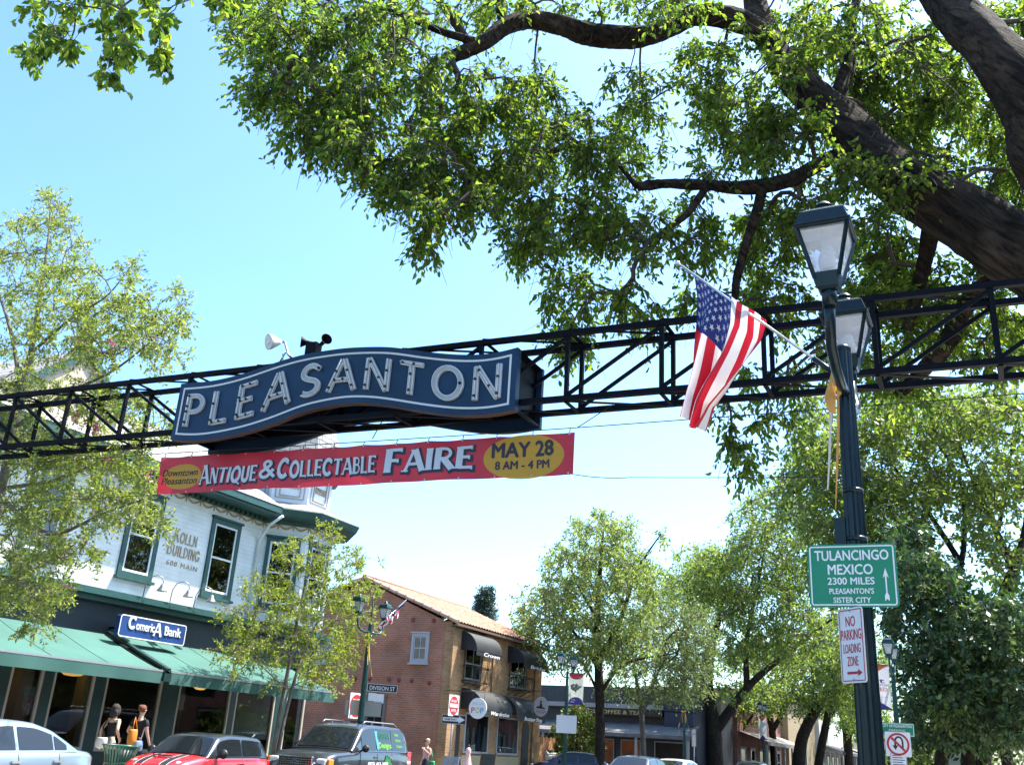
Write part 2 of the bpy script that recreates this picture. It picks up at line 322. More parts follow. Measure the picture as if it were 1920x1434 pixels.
# ============================================================ ground
m_asph = mat('asphalt', (.055, .055, .057), .9, var=.3, vscale=3, bump=.4, bscale=90)
m_conc = mat('concrete', (.36, .34, .31), .85, var=.15, vscale=2, bump=.2, bscale=60)
def sheet(name, a, b, m, z0=None):
    o = MB().box(a, b).build(name, m); o['kind'] = 'structure'; return o
o = MB().add([(-400, -300, -.02), (400, -300, -.02), (400, 700, -.02), (-400, 700, -.02)], [(0, 1, 2, 3)]).build('ground', mat('soil', (.16, .15, .10), .95, var=.3, vscale=.2)); o['kind'] = 'structure'
o = MB().add([(-15.2, -40, .23), (-.5, -40, 0), (-.5, 8, 0), (-2.6, 26, 0), (-4, 160, 0), (-15.2, 160, .23)], [(0, 1, 2, 3, 4, 5)]).build('road', m_asph); o['kind'] = 'structure'
o = MB().add([(-80, 25.6, .226), (-15.2, 25.6, .226), (-15.2, 32, .226), (-80, 32, .226)], [(0, 1, 2, 3)]).build('side_street', m_asph); o['kind'] = 'structure'
o = MB().add([(-40, 43.2, .30), (-19.05, 43.2, .30), (-19.05, 54.5, .30), (-40, 54.5, .30)], [(0, 1, 2, 3)]).build('parking_lot', m_asph); o['kind'] = 'structure'
sheet('pavement_far_side', (-19, -30, -.3), (-15.2, 25.6, .34), m_conc)
sheet('pavement_far_side', (-19, 32, -.3), (-15.2, 160, .34), m_conc)
mb = MB(); pl = [(-.5, -40), (14, -40), (14, 160), (-4, 160), (-2.6, 26), (-.5, 8)]
mb.prism(pl, (0, 0, -.3), (1, 0, 0), (0, 1, 0), .42); o = mb.build('pavement_near_side', m_conc); o['kind'] = 'structure'
mb = MB()
for y in range(-30, 150, 9): mb.box((-7.95, y, .118), (-7.83, y+3, .121))
o = mb.build('lane_markings', mat('road_paint', (.7, .6, .2), .7)); o['kind'] = 'structure'
# ============================================================ street arch
arch = thing('street_arch', 'dark steel lattice truss arch spanning the whole street overhead', 'arch', AR(-7, 0))
ZT, ZB, DP = 6.21, 5.37, .45
nodes = [.32-1.145*k for k in range(-2, 16)]
XR, XL = nodes[0], nodes[-1]
for nm, z, off in (('chord', ZT, 0), ('chord', ZT, DP), ('chord', ZB, 0), ('chord', ZB, DP)):
    MB().beam(AR(XL, z, off), AR(XR, z, off), .066, .066).build(nm, m_steel, arch)
web = MB(); lace = {ZT: MB(), ZB: MB()}
for i, x in enumerate(nodes):
    for off in (0, DP):
        web.beam(AR(x, ZB+.033, off), AR(x, ZT-.033, off), .048, .048)
        if i < len(nodes)-1:
            xn = nodes[i+1]
            if x > -6.6: web.beam(AR(x, ZT-.04, off), AR(xn, ZB+.04, off), .032, .042)
            else: web.beam(AR(x, ZB+.04, off), AR(xn, ZT-.04, off), .032, .042)
    for zz_, z in ((ZT, ZT+.04), (ZB, ZB-.04)):
        lace[zz_].beam(AR(x, z, 0), AR(x, z, DP), .05, .012)
        if i < len(nodes)-1: lace[zz_].beam(AR(nodes[i+1], z+.008, 0), AR(x, z+.008, DP), .05, .01)
web.build('web_members', m_steel, arch); [q.build('lacing', m_steel, arch) for q in lace.values()]
for x in (XR+.1, XL-.1):
    mb = MB()
    for off in (0, DP):
        mb.beam(AR(x, .12, off), AR(x, ZT+.06, off), .1, .1)
    for k in range(7): mb.beam(AR(x, .5+k*.8, 0), AR(x, 1.3+k*.8, DP), .035, .04)
    mb.box(AR(x, .1, -.15)-Vector((.2, 0, 0)), AR(x, .16, DP+.15)+Vector((.2, 0, 0))); mb.build('column', m_steel, arch)
# ---- name sign
tp = [(343,720),(387,717),(418,712),(464,700),(525,678),(575,664),(648,653),(700,651),(737,651),(792,660),(853,666),(899,667),(933,663),(973,652)]
bt = [(321,824),(354,827),(387,825.5),(452,813),(510,795),(571,770),(648,755),(700,756),(746,763),(792,771),(853,779),(915,779),(966,768)]
def curve(ps):
    w_ = [PA(x, y, -.15) for x, y in ps]; xs = np.array([p.x for p in w_]); zs = np.array([p.z for p in w_])
    xx = np.linspace(-9.97, -4.83, 61); zz = np.interp(xx, xs, zs)
    for _ in range(6): zz[1:-1] = (zz[:-2]+2*zz[1:-1]+zz[2:])/4
    return xx, zz
SX, ST = curve(tp); _, SB = curve(bt)
stop = lambda x: float(np.interp(x, SX, ST)); sbot = lambda x: float(np.interp(x, SX, SB))
sg = thing('street_name_sign', 'wavy navy blue sign with white letters spelling PLEASANTON mounted on the arch', 'sign', AR(-7.4, 5.4))
def panel(o0, th, m, nm, dz=0, inset=0):
    k = len(SX); mb = MB(); xs = np.linspace(-9.97+inset, -4.83-inset, k)
    vs = [AR(x, stop(x)-inset, o0) for x in xs]+[AR(x, sbot(x)+inset, o0) for x in xs]
    vs += [AR(x, stop(x)-inset, o0+th) for x in xs]+[AR(x, sbot(x)+inset, o0+th) for x in xs]
    fs = []
    for i in range(k-1):
        fs += [(k+i, k+i+1, i+1, i), (2*k+i, 2*k+i+1, 3*k+i+1, 3*k+i), (i, i+1, 2*k+i+1, 2*k+i), (k+i+1, k+i, 3*k+i, 3*k+i+1)]
    fs += [(0, 2*k, 3*k, k), (k-1, 2*k-1, 4*k-1, 3*k-1)]
    mb.add(vs, fs); return mb.build(nm, m, sg)
panel(-.17, .10, m_navy, 'front_panel'); panel(.56, .06, m_navy, 'back_panel')
k = len(SX); mb = MB()                                     # added lid and dark ends, blocking sun from the gap between the faces
mb.add([AR(x, stop(x)-.03, o_) for o_ in (-.06, .555) for x in SX]+[AR(x, stop(x)-.012, o_) for o_ in (-.06, .555) for x in SX],
       [(i, i+1, k+i+1, k+i) for i in range(k-1)]+[(3*k+i, 3*k+i+1, 2*k+i+1, 2*k+i) for i in range(k-1)])
mb.box(AR(-4.93, sbot(-4.9)+.06, -.06), AR(-4.90, stop(-4.9)-.04, .555)); mb.box(AR(-9.9, sbot(-9.9)+.06, -.06), AR(-9.87, stop(-9.9)-.04, .555))
mb.beam(AR(-4.86, sbot(-4.86)+.03, -.06), AR(-4.86, sbot(-4.86)+.03, .555), .04, .03)
mb.build('shade_housing', m_steel, sg)
mb = MB()                                                  # rusted lower lip
vs = [AR(x, sbot(x)-.003+d, o_) for d in (-.006, -.001) for o_ in (-.17, -.07) for x in SX]
mb.add(vs, [(k+i, k+i+1, i+1, i) for i in range(k-1)]+[(2*k+i, 2*k+i+1, 3*k+i+1, 3*k+i) for i in range(k-1)]+[(i, i+1, 2*k+i+1, 2*k+i) for i in range(k-1)])
mb.build('lower_lip', mat('lip_rust', (.05, .06, .07), .5, var=0, vscale=3, c2=(.16, .07, .04)), sg)
def sfn(off):
    def fn(x, z): return AR(x, z, off), Vector((.056, -1, 0)).normalized()
    return fn
ins = .085
bl = []
xs = np.linspace(-9.97+ins, -4.83-ins, 60)
bl.append(([(x, stop(x)-ins) for x in xs], .026)); bl.append(([(x, sbot(x)+ins) for x in xs], .026))
for x in (-9.97+ins, -4.83-ins): bl.append(([(x, sbot(x)+ins-.013), (x, stop(x)-ins+.013)], .026))
stroke_mesh(bl, sfn(-.172), .004).build('border_line', m_rim, sg)
st, W = strokes('PLEASANTON', .158, .14, gap=.32)
xa, xb = PA(350, 770, -.17).x, PA(941, 705, -.17).x
def lfn(off):
    def fn(u, v):
        x = xa+(xb-xa)*u/W; b_, t_ = sbot(x), stop(x)
        return AR(x, b_+(t_-b_)*(.225+.55*v), off), Vector((.056, -1, 0)).normalized()
    return fn
stroke_mesh(st, lfn(-.172), .035).build('lettering', m_rim, sg)
stroke_mesh([(p, w_*.66) for p, w_ in st], lfn(-.208), .004).build('letter_face', mat('letter_grey', (.34, .35, .35), .5, var=.15, vscale=10), sg)
m_neon = mat('neon_glass', (.75, .76, .76), .15)
for p, w_ in st:
    q = [lfn(-.225)(*a)[0] for a in p]
    if len(p) < 12: MB().tube(q, .006, 6).build('neon_tube', m_neon, sg)
    pts = [p[0], p[-1]] if len(p) > 2 else [(p[0][0]+(p[1][0]-p[0][0])*f_, p[0][1]+(p[1][1]-p[0][1])*f_) for f_ in (.12, .62)]
    for a in pts: MB().lathe([(.018, 0), (.018, .02), (.009, .03)], lfn(-.213)(*a)[0], 8, axis=(0, -1, 0)).build('tube_support', m_black, sg)
# ---- floodlight and loudspeakers
fl = thing('floodlight', 'round white floodlight on a bent arm at the top left of the arch', 'lamp', AR(-8.4, 6.3, .2))
mb = MB(); c = PA(510, 641, .1); ax = Vector((-.35, -.75, -.25)).normalized()
mb.lathe([(.03, -.14), (.05, -.1), (.10, 0), (.115, .05), (.115, .055), (.10, .05)], c, 20, axis=ax); mb.build('reflector', m_white, fl)
mb = MB(); mb.lathe([(.045, 0), (.05, .04), (.03, .07)], c+ax*.0, 14, axis=ax); mb.build('bulb', mat('bulb_glass', (.75, .73, .68), .2), fl)
mb = MB(); b0 = c-ax*.14; mb.tube([b0, b0-ax*.06, PA(540, 664, .15), PA(548, 672, .2)], .018, 8); mb.tube([PA(536, 660, .15), PA(522, 683, .2)], .012, 6); mb.tube([PA(530, 662, .15), PA(531, 680, .2)], .008, 6)
mb.build('arm', m_galv, fl)
hs = thing('loudspeaker', 'pair of dark horn loudspeakers on a box on top of the blue sign', 'speaker', AR(-8.05, 6.3, .2))
for a, d in ((PA(566, 641, .15), (-.8, -.6, .03)), (PA(612, 636, .15), (.85, -.5, .12))):
    d = Vector(d).normalized(); mb = MB()
    mb.lathe([(.022, -.22), (.028, -.2), (.03, -.1), (.045, -.05), (.075, .0), (.08, .012), (.07, .005), (.03, -.06)], a, 18, axis=d); mb.build('horn', m_steel, hs)
mb = MB(); c = PA(588, 652, .15); mb.box(c-Vector((.09, .07, .12)), c+Vector((.09, .07, .06))); mb.box(c-Vector((.06, .05, .3)), c+Vector((.06, .05, -.12))); mb.build('mount_box', m_steel, hs, bevel=.006)
# ============================================================ fair banner
ban = thing('fair_banner', 'long red vinyl banner for the antique faire strung under the arch', 'banner', AR(-7.4, 4.8, .3))
m_red = mat('banner_red', (.50, .022, .04), .42, var=.12, vscale=1.6, trans=.28, bump=.5, bscale=2.2)
m_yel = mat('banner_yellow', (.62, .36, .03), .5, trans=.25)
m_bw = mat('banner_white', (.72, .74, .80), .5, trans=.2); m_bd = mat('banner_ink', (.012, .012, .03), .5)
BX0, BX1 = -10.535, -4.26
rip = lambda x, z: .022*math.sin(x*2.3)*math.sin((z-4.5)*4+1)+.012*math.sin(x*7.3+z*5)
def bz(u): return 4.572+(4.533-4.572)*u, 5.112+(5.052-5.112)*u
def bfn(x, z, off=0): return AR(x, z, .3+rip(x, z))-Vector((0, off, 0))
def bp(u, v): a, b_ = bz(u); sag = .010*math.sin(math.pi*((u*13) % 1)); return bfn(BX0+(BX1-BX0)*u, a+(b_-a)*v-(sag if v > .5 else 0))
mb = MB(); mb.grid(bp, 130, 10); mb.build('cloth', m_red, ban)
def warp(o, off):                                          # press lettering onto the rippled cloth
    for v_ in o.data.vertices:
        p_ = bfn(v_.co.x, v_.co.z); d_ = v_.co.y; v_.co.y = p_.y-off-(.0015 if d_ < -.001 else 0)
    return o
def bell(cx, cy, rx, ry, nm):
    c = PA(cx, cy, .3); a = PA(cx+rx, cy, .3); t_ = PA(cx, cy-ry, .3); w_ = abs(a.x-c.x); h_ = abs(t_.z-c.z); pts = [bfn(c.x+w_*r_*math.cos(q), c.z+h_*r_*math.sin(q), .003) for r_ in (1, .66, .33) for q in [2*math.pi*i/40 for i in range(40)]]
    mb = MB(); mb.add(pts+[bfn(c.x, c.z, .003)], [(i, (i+1) % 40, 40+(i+1) % 40, 40+i) for i in range(40)]+[(40+i, 40+(i+1) % 40, 80+(i+1) % 40, 80+i) for i in range(40)]+[(80+i, 80+(i+1) % 40, 120) for i in range(40)]); return mb.build(nm, m_yel, ban)
bell(341, 893, 35, 23, 'oval'); bell(981, 856, 77, 41, 'oval')
def btext(s, cx, cy, h, wpx, m, **k):
    c = PA(cx, cy, .3); a = PA(cx-wpx/2, cy, .3); b_ = PA(cx+wpx/2, cy, .3)
    o = text(s, (c.x, 0, c.z), (1, 0, 0), (0, 0, 1), h, m, ban, width=abs(b_.x-a.x), **k); warp(o, .006); return o
btext('Downtown', 338, 885, .105, 64, m_bd, shear=.2, bold=.006); btext('Pleasanton', 335, 900, .105, 64, m_bd, shear=.2, bold=.006)
btext('MAY 28', 980, 841, .19, 115, m_bd, bold=.035); btext('8 AM - 4 PM', 978, 870, .105, 100, m_bd, bold=.03)
def bword(s, x0, y0, x1, h, sizes=None, wt=.24, thin=.10, slant=0, serif=.13):
    st, W = strokes(s, wt, thin, gap=.20, sizes=sizes, serif=serif); a = PA(x0, y0, .3); b_ = PA(x1, y0-(x1-x0)*.062, .3)
    def fn(u, v): x = a.x+(b_.x-a.x)*u/W+slant*v*h; return bfn(x, a.z+v*h), Vector((0, -1, 0))
    def fs(u, v): x = a.x+(b_.x-a.x)*u/W+slant*v*h+.014; return bfn(x, a.z+v*h-.014), Vector((0, -1, 0))
    stroke_mesh(st, fs, .001, grow=.075, lift=.003).build('lettering_shadow', m_bd, ban)
    stroke_mesh(st, fn, .001, lift=.0095).build('lettering', m_bw, ban)
S7 = [1.22]+[1]*6
bword('ANTIQUE', 373, 908, 481, .22, S7); bword('&', 488, 898, 516, .25, serif=0, wt=.17)
bword('COLLECTABLE', 521, 896, 703, .22, [1.2]+[1]*10); bword('FAIRE', 723, 887, 884, .285, [1.12]+[1]*4, wt=.27, thin=.13, serif=.15)
for i in range(14):
    u = .01+i*.98/13; a, b_ = bz(u); x = BX0+(BX1-BX0)*u
    MB().beam(bfn(x, b_-.01, .004), bfn(x, b_+.05, -.01), .008).build('tie', m_black, ban)
    for z in (a+.02, b_-.02): MB().lathe([(.011, 0), (.011, .003)], bfn(x, z, .003), 8, axis=(0, -1, 0)).build('grommet', m_galv, ban)
def wire(name, label, pts, r=.006, sag=0.0, n=16):
    P = []
    for a, b_ in zip(pts[:-1], pts[1:]):
        for i in range(n): t = i/n; p = Vector(a).lerp(Vector(b_), t); p.z -= sag*4*t*(1-t); P.append(p)
    P.append(Vector(pts[-1])); return tag(MB().tube(P, r, 5).build(name, m_black), label, 'cable')
wire('support_cable', 'thin steel cable along the top edge of the red banner', [AR(XL-.1, 5.22, .3), bp(0, 1)+Vector((0, 0, .055)), bp(1, 1)+Vector((.03, 0, .055)), AR(XR+.1, 5.14, .3)], .006, .01)
wire('support_cable', 'thin cable running right from the lower corner of the red banner', [bp(1, 0), PA(1180, 895, .3), AR(XR+.1, 4.2, .3)], .005, .02)
wire('support_cable', 'thin cable running left from the lower corner of the red banner', [bp(0, 0), AR(XL-.1, 4.6, .3)], .005, .02)
wire('support_cable', 'short slanting cable from arch truss to upper right corner of red banner', [bp(1, 1)+Vector((.03, 0, .055)), AR(-3.78, 5.34, .25)], .006)
wire('support_cable', 'short hanging chain under the middle of the blue sign', [AR(-7.0, 5.52, .45), AR(-7.05, 5.16, .3)], .007)
# ============================================================ near street lamp
def lantern(parent, c, s=1.0, mm=None, detail=True):
    """four sided tapering lantern standing on c"""
    mm = mm or m_green; c = Vector(c)
    L = lambda x, y, z: c+Vector((x, y, z))*s
    def ring(h, z): return [L(-h, -h, z), L(h, -h, z), L(h, h, z), L(-h, h, z)]
    def frus(mb, a, za, b, zb, mat=0):
        return mb.add(ring(a, za)+ring(b, zb), [(3, 2, 1, 0), (4, 5, 6, 7)]+[(i, (i+1) % 4, 4+(i+1) % 4, 4+i) for i in range(4)], mat)
    mb = MB(); frus(mb, .215, .485, .215, .50); frus(mb, .20, .501, .165, .62); frus(mb, .165, .62, .125, .655)
    mb.lathe([(.08, .655*s), (.085, .68*s), (.075, .70*s), (.055, .71*s), (.075, .725*s), (.075, .745*s), (.03, .77*s)] if s == 1 else [(r*s, z*s) for r, z in [(.08, .655), (.085, .68), (.055, .71), (.075, .725), (.03, .77)]], c, 16)
    mb.build('lantern_roof', mm, parent, bevel=.004*s)
    mb = MB()
    for sx, sy in ((-1, -1), (1, -1), (1, 1), (-1, 1)): mb.beam(L(.088*sx, .088*sy, .07), L(.19*sx, .19*sy, .485), .024*s, .024*s)
    frus(mb, .066, -.02, .075, .0); frus(mb, .078, 0, .098, .115); frus(mb, .2, .47, .205, .4849)
    mb.build('lantern_frame', mm, parent)
    g = MB()
    a, za, b, zb = .093, .118, .18, .468
    R0, R1 = ring(a, za), ring(b, zb)
    for i in range(4): g.add([R0[i], R0[(i+1) % 4], R1[(i+1) % 4], R1[i]], [(0, 1, 2, 3)])
    gl = g.build('lantern_glass', m_lglass, parent)
    if detail:
        mb = MB(); mb.lathe([(.03, .12*s), (.05, .16*s), (.06, .26*s), (.04, .33*s), (.02, .36*s)], c, 12); mb.build('bulb', mat('lamp_bulb', (.8, .8, .78), .3), parent)
        mb = MB(); frus(mb, .15, .44, .17, .455); mb.build('reflector_plate', m_white, parent)
m_lglass = bpy.data.materials.new('lantern_glass'); m_lglass.use_nodes = True
n_ = m_lglass.node_tree; b_ = n_.nodes['Principled BSDF']; b_.inputs['Base Color'].default_value = (.62, .63, .65, 1); b_.inputs['Roughness'].default_value = .25
tc = n_.nodes.new('ShaderNodeTexCoord'); mp_ = n_.nodes.new('ShaderNodeMapping'); mp_.inputs['Scale'].default_value = (12, 12, 16); n_.links.new(tc.outputs['Object'], mp_.inputs[0])
vo = n_.nodes.new('ShaderNodeTexVoronoi'); vo.distance = 'CHEBYCHEV'; vo.inputs['Randomness'].default_value = .0; vo.inputs['Scale'].default_value = 1; n_.links.new(mp_.outputs[0], vo.inputs['Vector'])
rp_ = n_.nodes.new('ShaderNodeMapRange'); rp_.inputs[3].default_value = .25; rp_.inputs[4].default_value = .62; n_.links.new(vo.outputs['Color'], rp_.inputs[0])
t_ = n_.nodes.new('ShaderNodeBsdfTransparent'); tl = n_.nodes.new('ShaderNodeBsdfTranslucent'); tl.inputs[0].default_value = (.8, .8, .82, 1)
s1 = n_.nodes.new('ShaderNodeMixShader'); s1.inputs[0].default_value = .5; n_.links.new(b_.outputs[0], s1.inputs[1]); n_.links.new(tl.outputs[0], s1.inputs[2])
s2 = n_.nodes.new('ShaderNodeMixShader'); n_.links.new(rp_.outputs[0], s2.inputs[0]); n_.links.new(s1.outputs[0], s2.inputs[1]); n_.links.new(t_.outputs[0], s2.inputs[2]); n_.links.new(s2.outputs[0], n_.nodes['Material Output'].inputs[0])
PXN, PYN = -.80, 6.9
lp = thing('street_lamp', 'tall dark green street lamp in the foreground with two lanterns, a flag and green sign', 'street lamp', (PXN, PYN, .12))
def flute(mb, c, zr, n=28, amp=.05):
    vs = []
    for z, r in zr:
        for j in range(n): a = 2*math.pi*j/n; rr = r*(1+amp*(1 if j % 2 else -1)*.5); vs.append((c[0]+rr*math.cos(a), c[1]+rr*math.sin(a), z))
    k = len(zr); fs = [(i*n+j, i*n+(j+1) % n, (i+1)*n+(j+1) % n, (i+1)*n+j) for i in range(k-1) for j in range(n)]
    fs.append(tuple((k-1)*n+j for j in range(n))); return mb.add(vs, fs)
mb = MB(); flute(mb, (PXN, PYN), [(.12, .17), (.5, .16), (.55, .12), (1.0, .09), (1.5, .079), (2.3, .073), (3.2, .065), (4.38, .053)], amp=.12)
mb.lathe([(.2, 0), (.2, .18), (.17, .24)], (PXN, PYN, .12), 20); mb.lathe([(.056, 0), (.058, .02), (.04, .045), (.0, .055)], (PXN, PYN, 4.38), 16); mb.build('post', m_green, lp)
for sgn in (-1, 1):
    mb = MB(); P = [(PXN, PYN+sgn*.04, 4.04), (PXN, PYN+sgn*.25, 4.03), (PXN, PYN+sgn*.48, 4.07), (PXN, PYN+sgn*.63, 4.16), (PXN+(.015 if sgn < 0 else -.03), PYN+sgn*.72, 4.30), (PXN+(.025 if sgn < 0 else -.045), PYN+sgn*.75, 4.50)]
    mb.tube([Vector(p) for p in P], .036, 12); mb.lathe([(.05, 0), (.052, .12), (.046, .13)], (PXN+(.025 if sgn < 0 else -.045), PYN+sgn*.75, 4.40), 14); mb.build('arm', m_green, lp)
    lantern(lp, (PXN+(.025 if sgn < 0 else -.045), PYN+sgn*.75, 4.53), .885)
mb = MB(); mb.box((PXN-.13, PYN-.05, 2.93), (PXN-.06, PYN+.05, 3.12)); mb.lathe([(.075, 0), (.075, .03)], (PXN, PYN, 2.96), 16); mb.build('sign_clamp', m_green, lp); MB().lathe([(.071, 0), (.071, .03)], (PXN, PYN, 3.30), 16).build('sign_clamp', m_green, lp)
# ---- flag
fg = thing('american_flag', 'american flag hanging from a slanted staff on the near street lamp', 'flag', (PXN, PYN, 4.2))
tip = PY(1275, 497, 6.9); base = Vector((PXN-.05, 6.88, 4.19))
mb = MB(); mb.tube([base, tip], .0105, 10); mb.lathe([(.0, 0), (.02, .015), (.02, .04), (.0, .06)], tip, 10, axis=(tip-base)); mb.build('staff', m_alu, fg)
mb = MB(); d = (tip-base).normalized(); mb.tube([base-d*.02, base+d*.22], .021, 10); mb.build('staff_socket', m_green, fg)
A0, A1 = PY(1301, 512, 6.9), PY(1437, 600, 6.9)
F0 = [PY(*q, 6.9) for q in ((1301, 512), (1305, 560), (1302, 610), (1294, 670), (1286, 725), (1281, 772))]      # fly edges of the drape
F1 = [PY(*q, 6.9) for q in ((1437, 600), (1428, 640), (1400, 690), (1370, 730), (1338, 762), (1318, 800))]
def lerpl(P, t): k = len(P)-1; i = min(int(t*k), k-1); return P[i].lerp(P[i+1], t*k-i)
def flagp(h, u):
    a = lerpl(F0, u); b_ = lerpl(F1, u); p = a.lerp(b_, h)
    p = p+Vector((0, 0, -.10*math.sin(math.pi*h)*(u**2)*.6))
    amp = .085*min(1, u*1.6)+.008; ph = 2*math.pi*(h*2.6+.15*u)
    return p+Vector((.03*u*math.sin(ph*1.0+.6), amp*math.sin(ph)+.02*math.sin(9*u+7*h), .010*math.sin(7*u+ph)))
m_fr = mat('flag_red', (.50, .012, .03), .6, trans=.42, var=.08, vscale=6); m_fw = mat('flag_white', (.80, .80, .80), .6, trans=.42); m_fb = mat('flag_blue', (.012, .02, .13), .6, trans=.35)
mb = MB(); mb.grid(flagp, 78, 44, lambda h, u: 2 if (h < 7/13 and u < .40) else (0 if int(h*13) % 2 == 0 else 1)); mb.build('cloth', [m_fr, m_fw, m_fb], fg)
mb = MB()
for rr in range(9):
    for cc in range(6 if rr % 2 == 0 else 5):
        h0 = 7/13*(rr+.5)/9; u0 = .40*((cc+.5)/6 if rr % 2 == 0 else (cc+1)/6)
        for sd in (-1, 1):
            P = []
            for i in range(10):
                r_ = 1 if i % 2 == 0 else .4; a = math.pi/2+math.pi*i/5; P.append((h0+.020*r_*math.sin(a)*1.35, u0+.026*r_*math.cos(a)))
            P.append((h0, u0)); q = []
            for h_, u_ in P:
                e = 1e-3; p0 = flagp(h_, u_); nn = (flagp(h_+e, u_)-p0).cross(flagp(h_, u_+e)-p0).normalized(); q.append(p0+nn*sd*.003)
            mb.add(q, [(i, (i+1) % 10, 10) for i in range(10)])
mb.build('stars', m_fw, fg)
# ---- ribbon
rb = thing('ribbon', 'faded yellow ribbon bow with long tails tied to near street lamp', 'ribbon', (PXN-.1, PYN-.1, 4.0))
m_rb = mat('ribbon_yellow', (.62, .34, .09), .6, trans=.4, var=.15, vscale=10); m_rw = mat('ribbon_pale', (.66, .62, .55), .6, trans=.4)
def strip(pts, wd, m, nm, tw=0):
    mb = MB(); k = len(pts); P = [PY(x, y, 6.78+dy) for x, y, dy in pts]; vs = []
    for i, p in enumerate(P): a = tw*i; ww = wd[i] if isinstance(wd, list) else wd; vs += [p-Vector((math.cos(a), .35*math.sin(a)+.15, 0))*ww/2, p+Vector((math.cos(a), .35*math.sin(a)+.15, 0))*ww/2]
    mb.add(vs, [(2*i, 2*i+1, 2*i+3, 2*i+2) for i in range(k-1)], smooth=True); return mb.build(nm, m, rb)
strip([(1563, 690, 0), (1561, 715, -.05), (1556, 745, -.04), (1560, 770, -.02), (1566, 776, 0)], [.02, .05, .085, .06, .02], m_rb, 'loop', .2)
strip([(1565, 700, -.02), (1569, 720, -.06), (1574, 738, -.04), (1566, 748, 0)], [.02, .05, .035, .02], m_rb, 'loop', .3)
strip([(1558, 740, 0), (1557, 800, .02), (1555, 860, 0), (1552, 918, .02)], [.03, .02, .017, .012], m_rw, 'tail', .25)
strip([(1571, 740, .0), (1572, 800, .02), (1570, 860, 0), (1567, 955, .02)], [.02, .018, .02, .008], m_rb, 'tail', .3)
# ---- signs on the near lamp
def flat_sign(name, label, cat, c, ux, w_, h_, r_, face, back=None, th=.004, border=None, bm=None, bw=.012, group=None):
    """rounded flat metal sign centred at c, running along ux, facing ux x z turned to the viewer"""
    t = thing(name, label, cat, c, group); ux = Vector(ux).normalized(); uz = Vector((0, 0, 1)); n = ux.cross(uz)
    MB().prism(rrect(w_, h_, r_), Vector(c)-n*th, ux, uz, th*.96).build('plate', face, t)
    if border is not None:
        o_, i_ = rrect(w_-2*border, h_-2*border, max(r_-border, .004)), rrect(w_-2*border-2*bw, h_-2*border-2*bw, max(r_-border-bw, .003)); k = len(o_)
        mb = MB(); vs = [Vector(c)+n*z+ux*u+uz*v for z in (.0, .0016) for q in (o_, i_) for u, v in q]
        fs = [(2*k+i, 2*k+(i+1) % k, 3*k+(i+1) % k, 3*k+i) for i in range(k)]+[(i, (i+1) % k, 2*k+(i+1) % k, 2*k+i) for i in range(k)]
        mb.add(vs, fs).build('border', bm, t)
    P = lambda u, v, lift=.0006: Vector(c)+ux*u+uz*v+n*lift
    return t, P, ux, uz, n
tl_, tr_, br_, bl_ = [PY(*q, 6.79) for q in ((1514, 1022), (1679, 1017), (1686, 1136), (1519, 1140))]
cw = (tr_.x-tl_.x+br_.x-bl_.x)/2; chh = (tl_.z-bl_.z+tr_.z-br_.z)/2; cc = (tl_+tr_+br_+bl_)/4
cc.y = 6.79
sn, P, ux, uz, n = flat_sign('direction_sign', 'green metal sign with white text TULANCINGO MEXICO 2300 MILES on the near lamp', 'sign', cc, (1, .03, 0), cw, chh, .03, m_signgreen, border=.012, bm=m_signwhite, bw=.009)
def lines(sgn, P, ux, uz, rows, m):
    for s, u, v, h, w_, b in rows: text(s, P(u, v), ux, uz, h, m, sgn, width=w_, bold=b, th=.0012)
H_, W_ = chh, cw
lines(sn, P, ux, uz, [('TULANCINGO', -.0, H_*.325, H_*.165, W_*.84, .022), ('MEXICO', -.02*W_, H_*.10, H_*.165, W_*.51, .022), ('2300 MILES', -.02*W_, -H_*.085, H_*.115, W_*.53, .022), ("PLEASANTON'S", -.02*W_, -H_*.245, H_*.088, W_*.50, .022), ('SISTER CITY', -.02*W_, -H_*.385, H_*.088, W_*.42, .022)], m_signwhite)
mb = MB(); ax_, ay_ = W_*.37, -H_*.31
pts = [(-.004, 0), (.004, 0), (.005, H_*.30), (.019, H_*.26), (0, H_*.42), (-.019, H_*.26), (-.005, H_*.30)]
mb.prism(pts, P(ax_, ay_), ux, uz, .0013)
mb.prism([(-.014, -.045), (0, -.03), (.014, -.045), (.014, -.01), (.0042, .01), (-.0042, .01), (-.014, -.01)], P(ax_, ay_+.004), ux, uz, .0016); mb.build('arrow', m_signwhite, sn)
c_ = PY(1598.5, 1209.5, 6.80)
uxn = Vector((.72, -.69, 0)).normalized(); c_ = c_-Vector((0, .03, 0))
pn, P, ux, uz, n = flat_sign('parking_sign', 'white sign with red text NO PARKING LOADING ZONE below the large green sign', 'sign', c_, uxn, .245, .475, .022, m_signwhite, border=.011, bm=m_signred, bw=.006)
lines(pn, P, ux, uz, [('NO', 0, .153, .068, .095, .012), ('PARKING', 0, .068, .068, .198, .01), ('LOADING', 0, -.02, .06, .168, .008), ('ZONE', 0, -.10, .062, .105, .008)], m_signred)
mb = MB(); mb.prism([(-.07, -.008), (.035, -.008), (.035, -.022), (.075, 0), (.035, .022), (.035, .008), (-.07, .008)], P(.01, -.175), ux, uz, .0013); mb.build('arrow', m_signred, pn)
mb = MB(); [mb.lathe([(.006, 0), (.006, .003)], P(0, v), 8, axis=n) for v in (.215, -.215)]; mb.build('bolts', m_galv, pn)
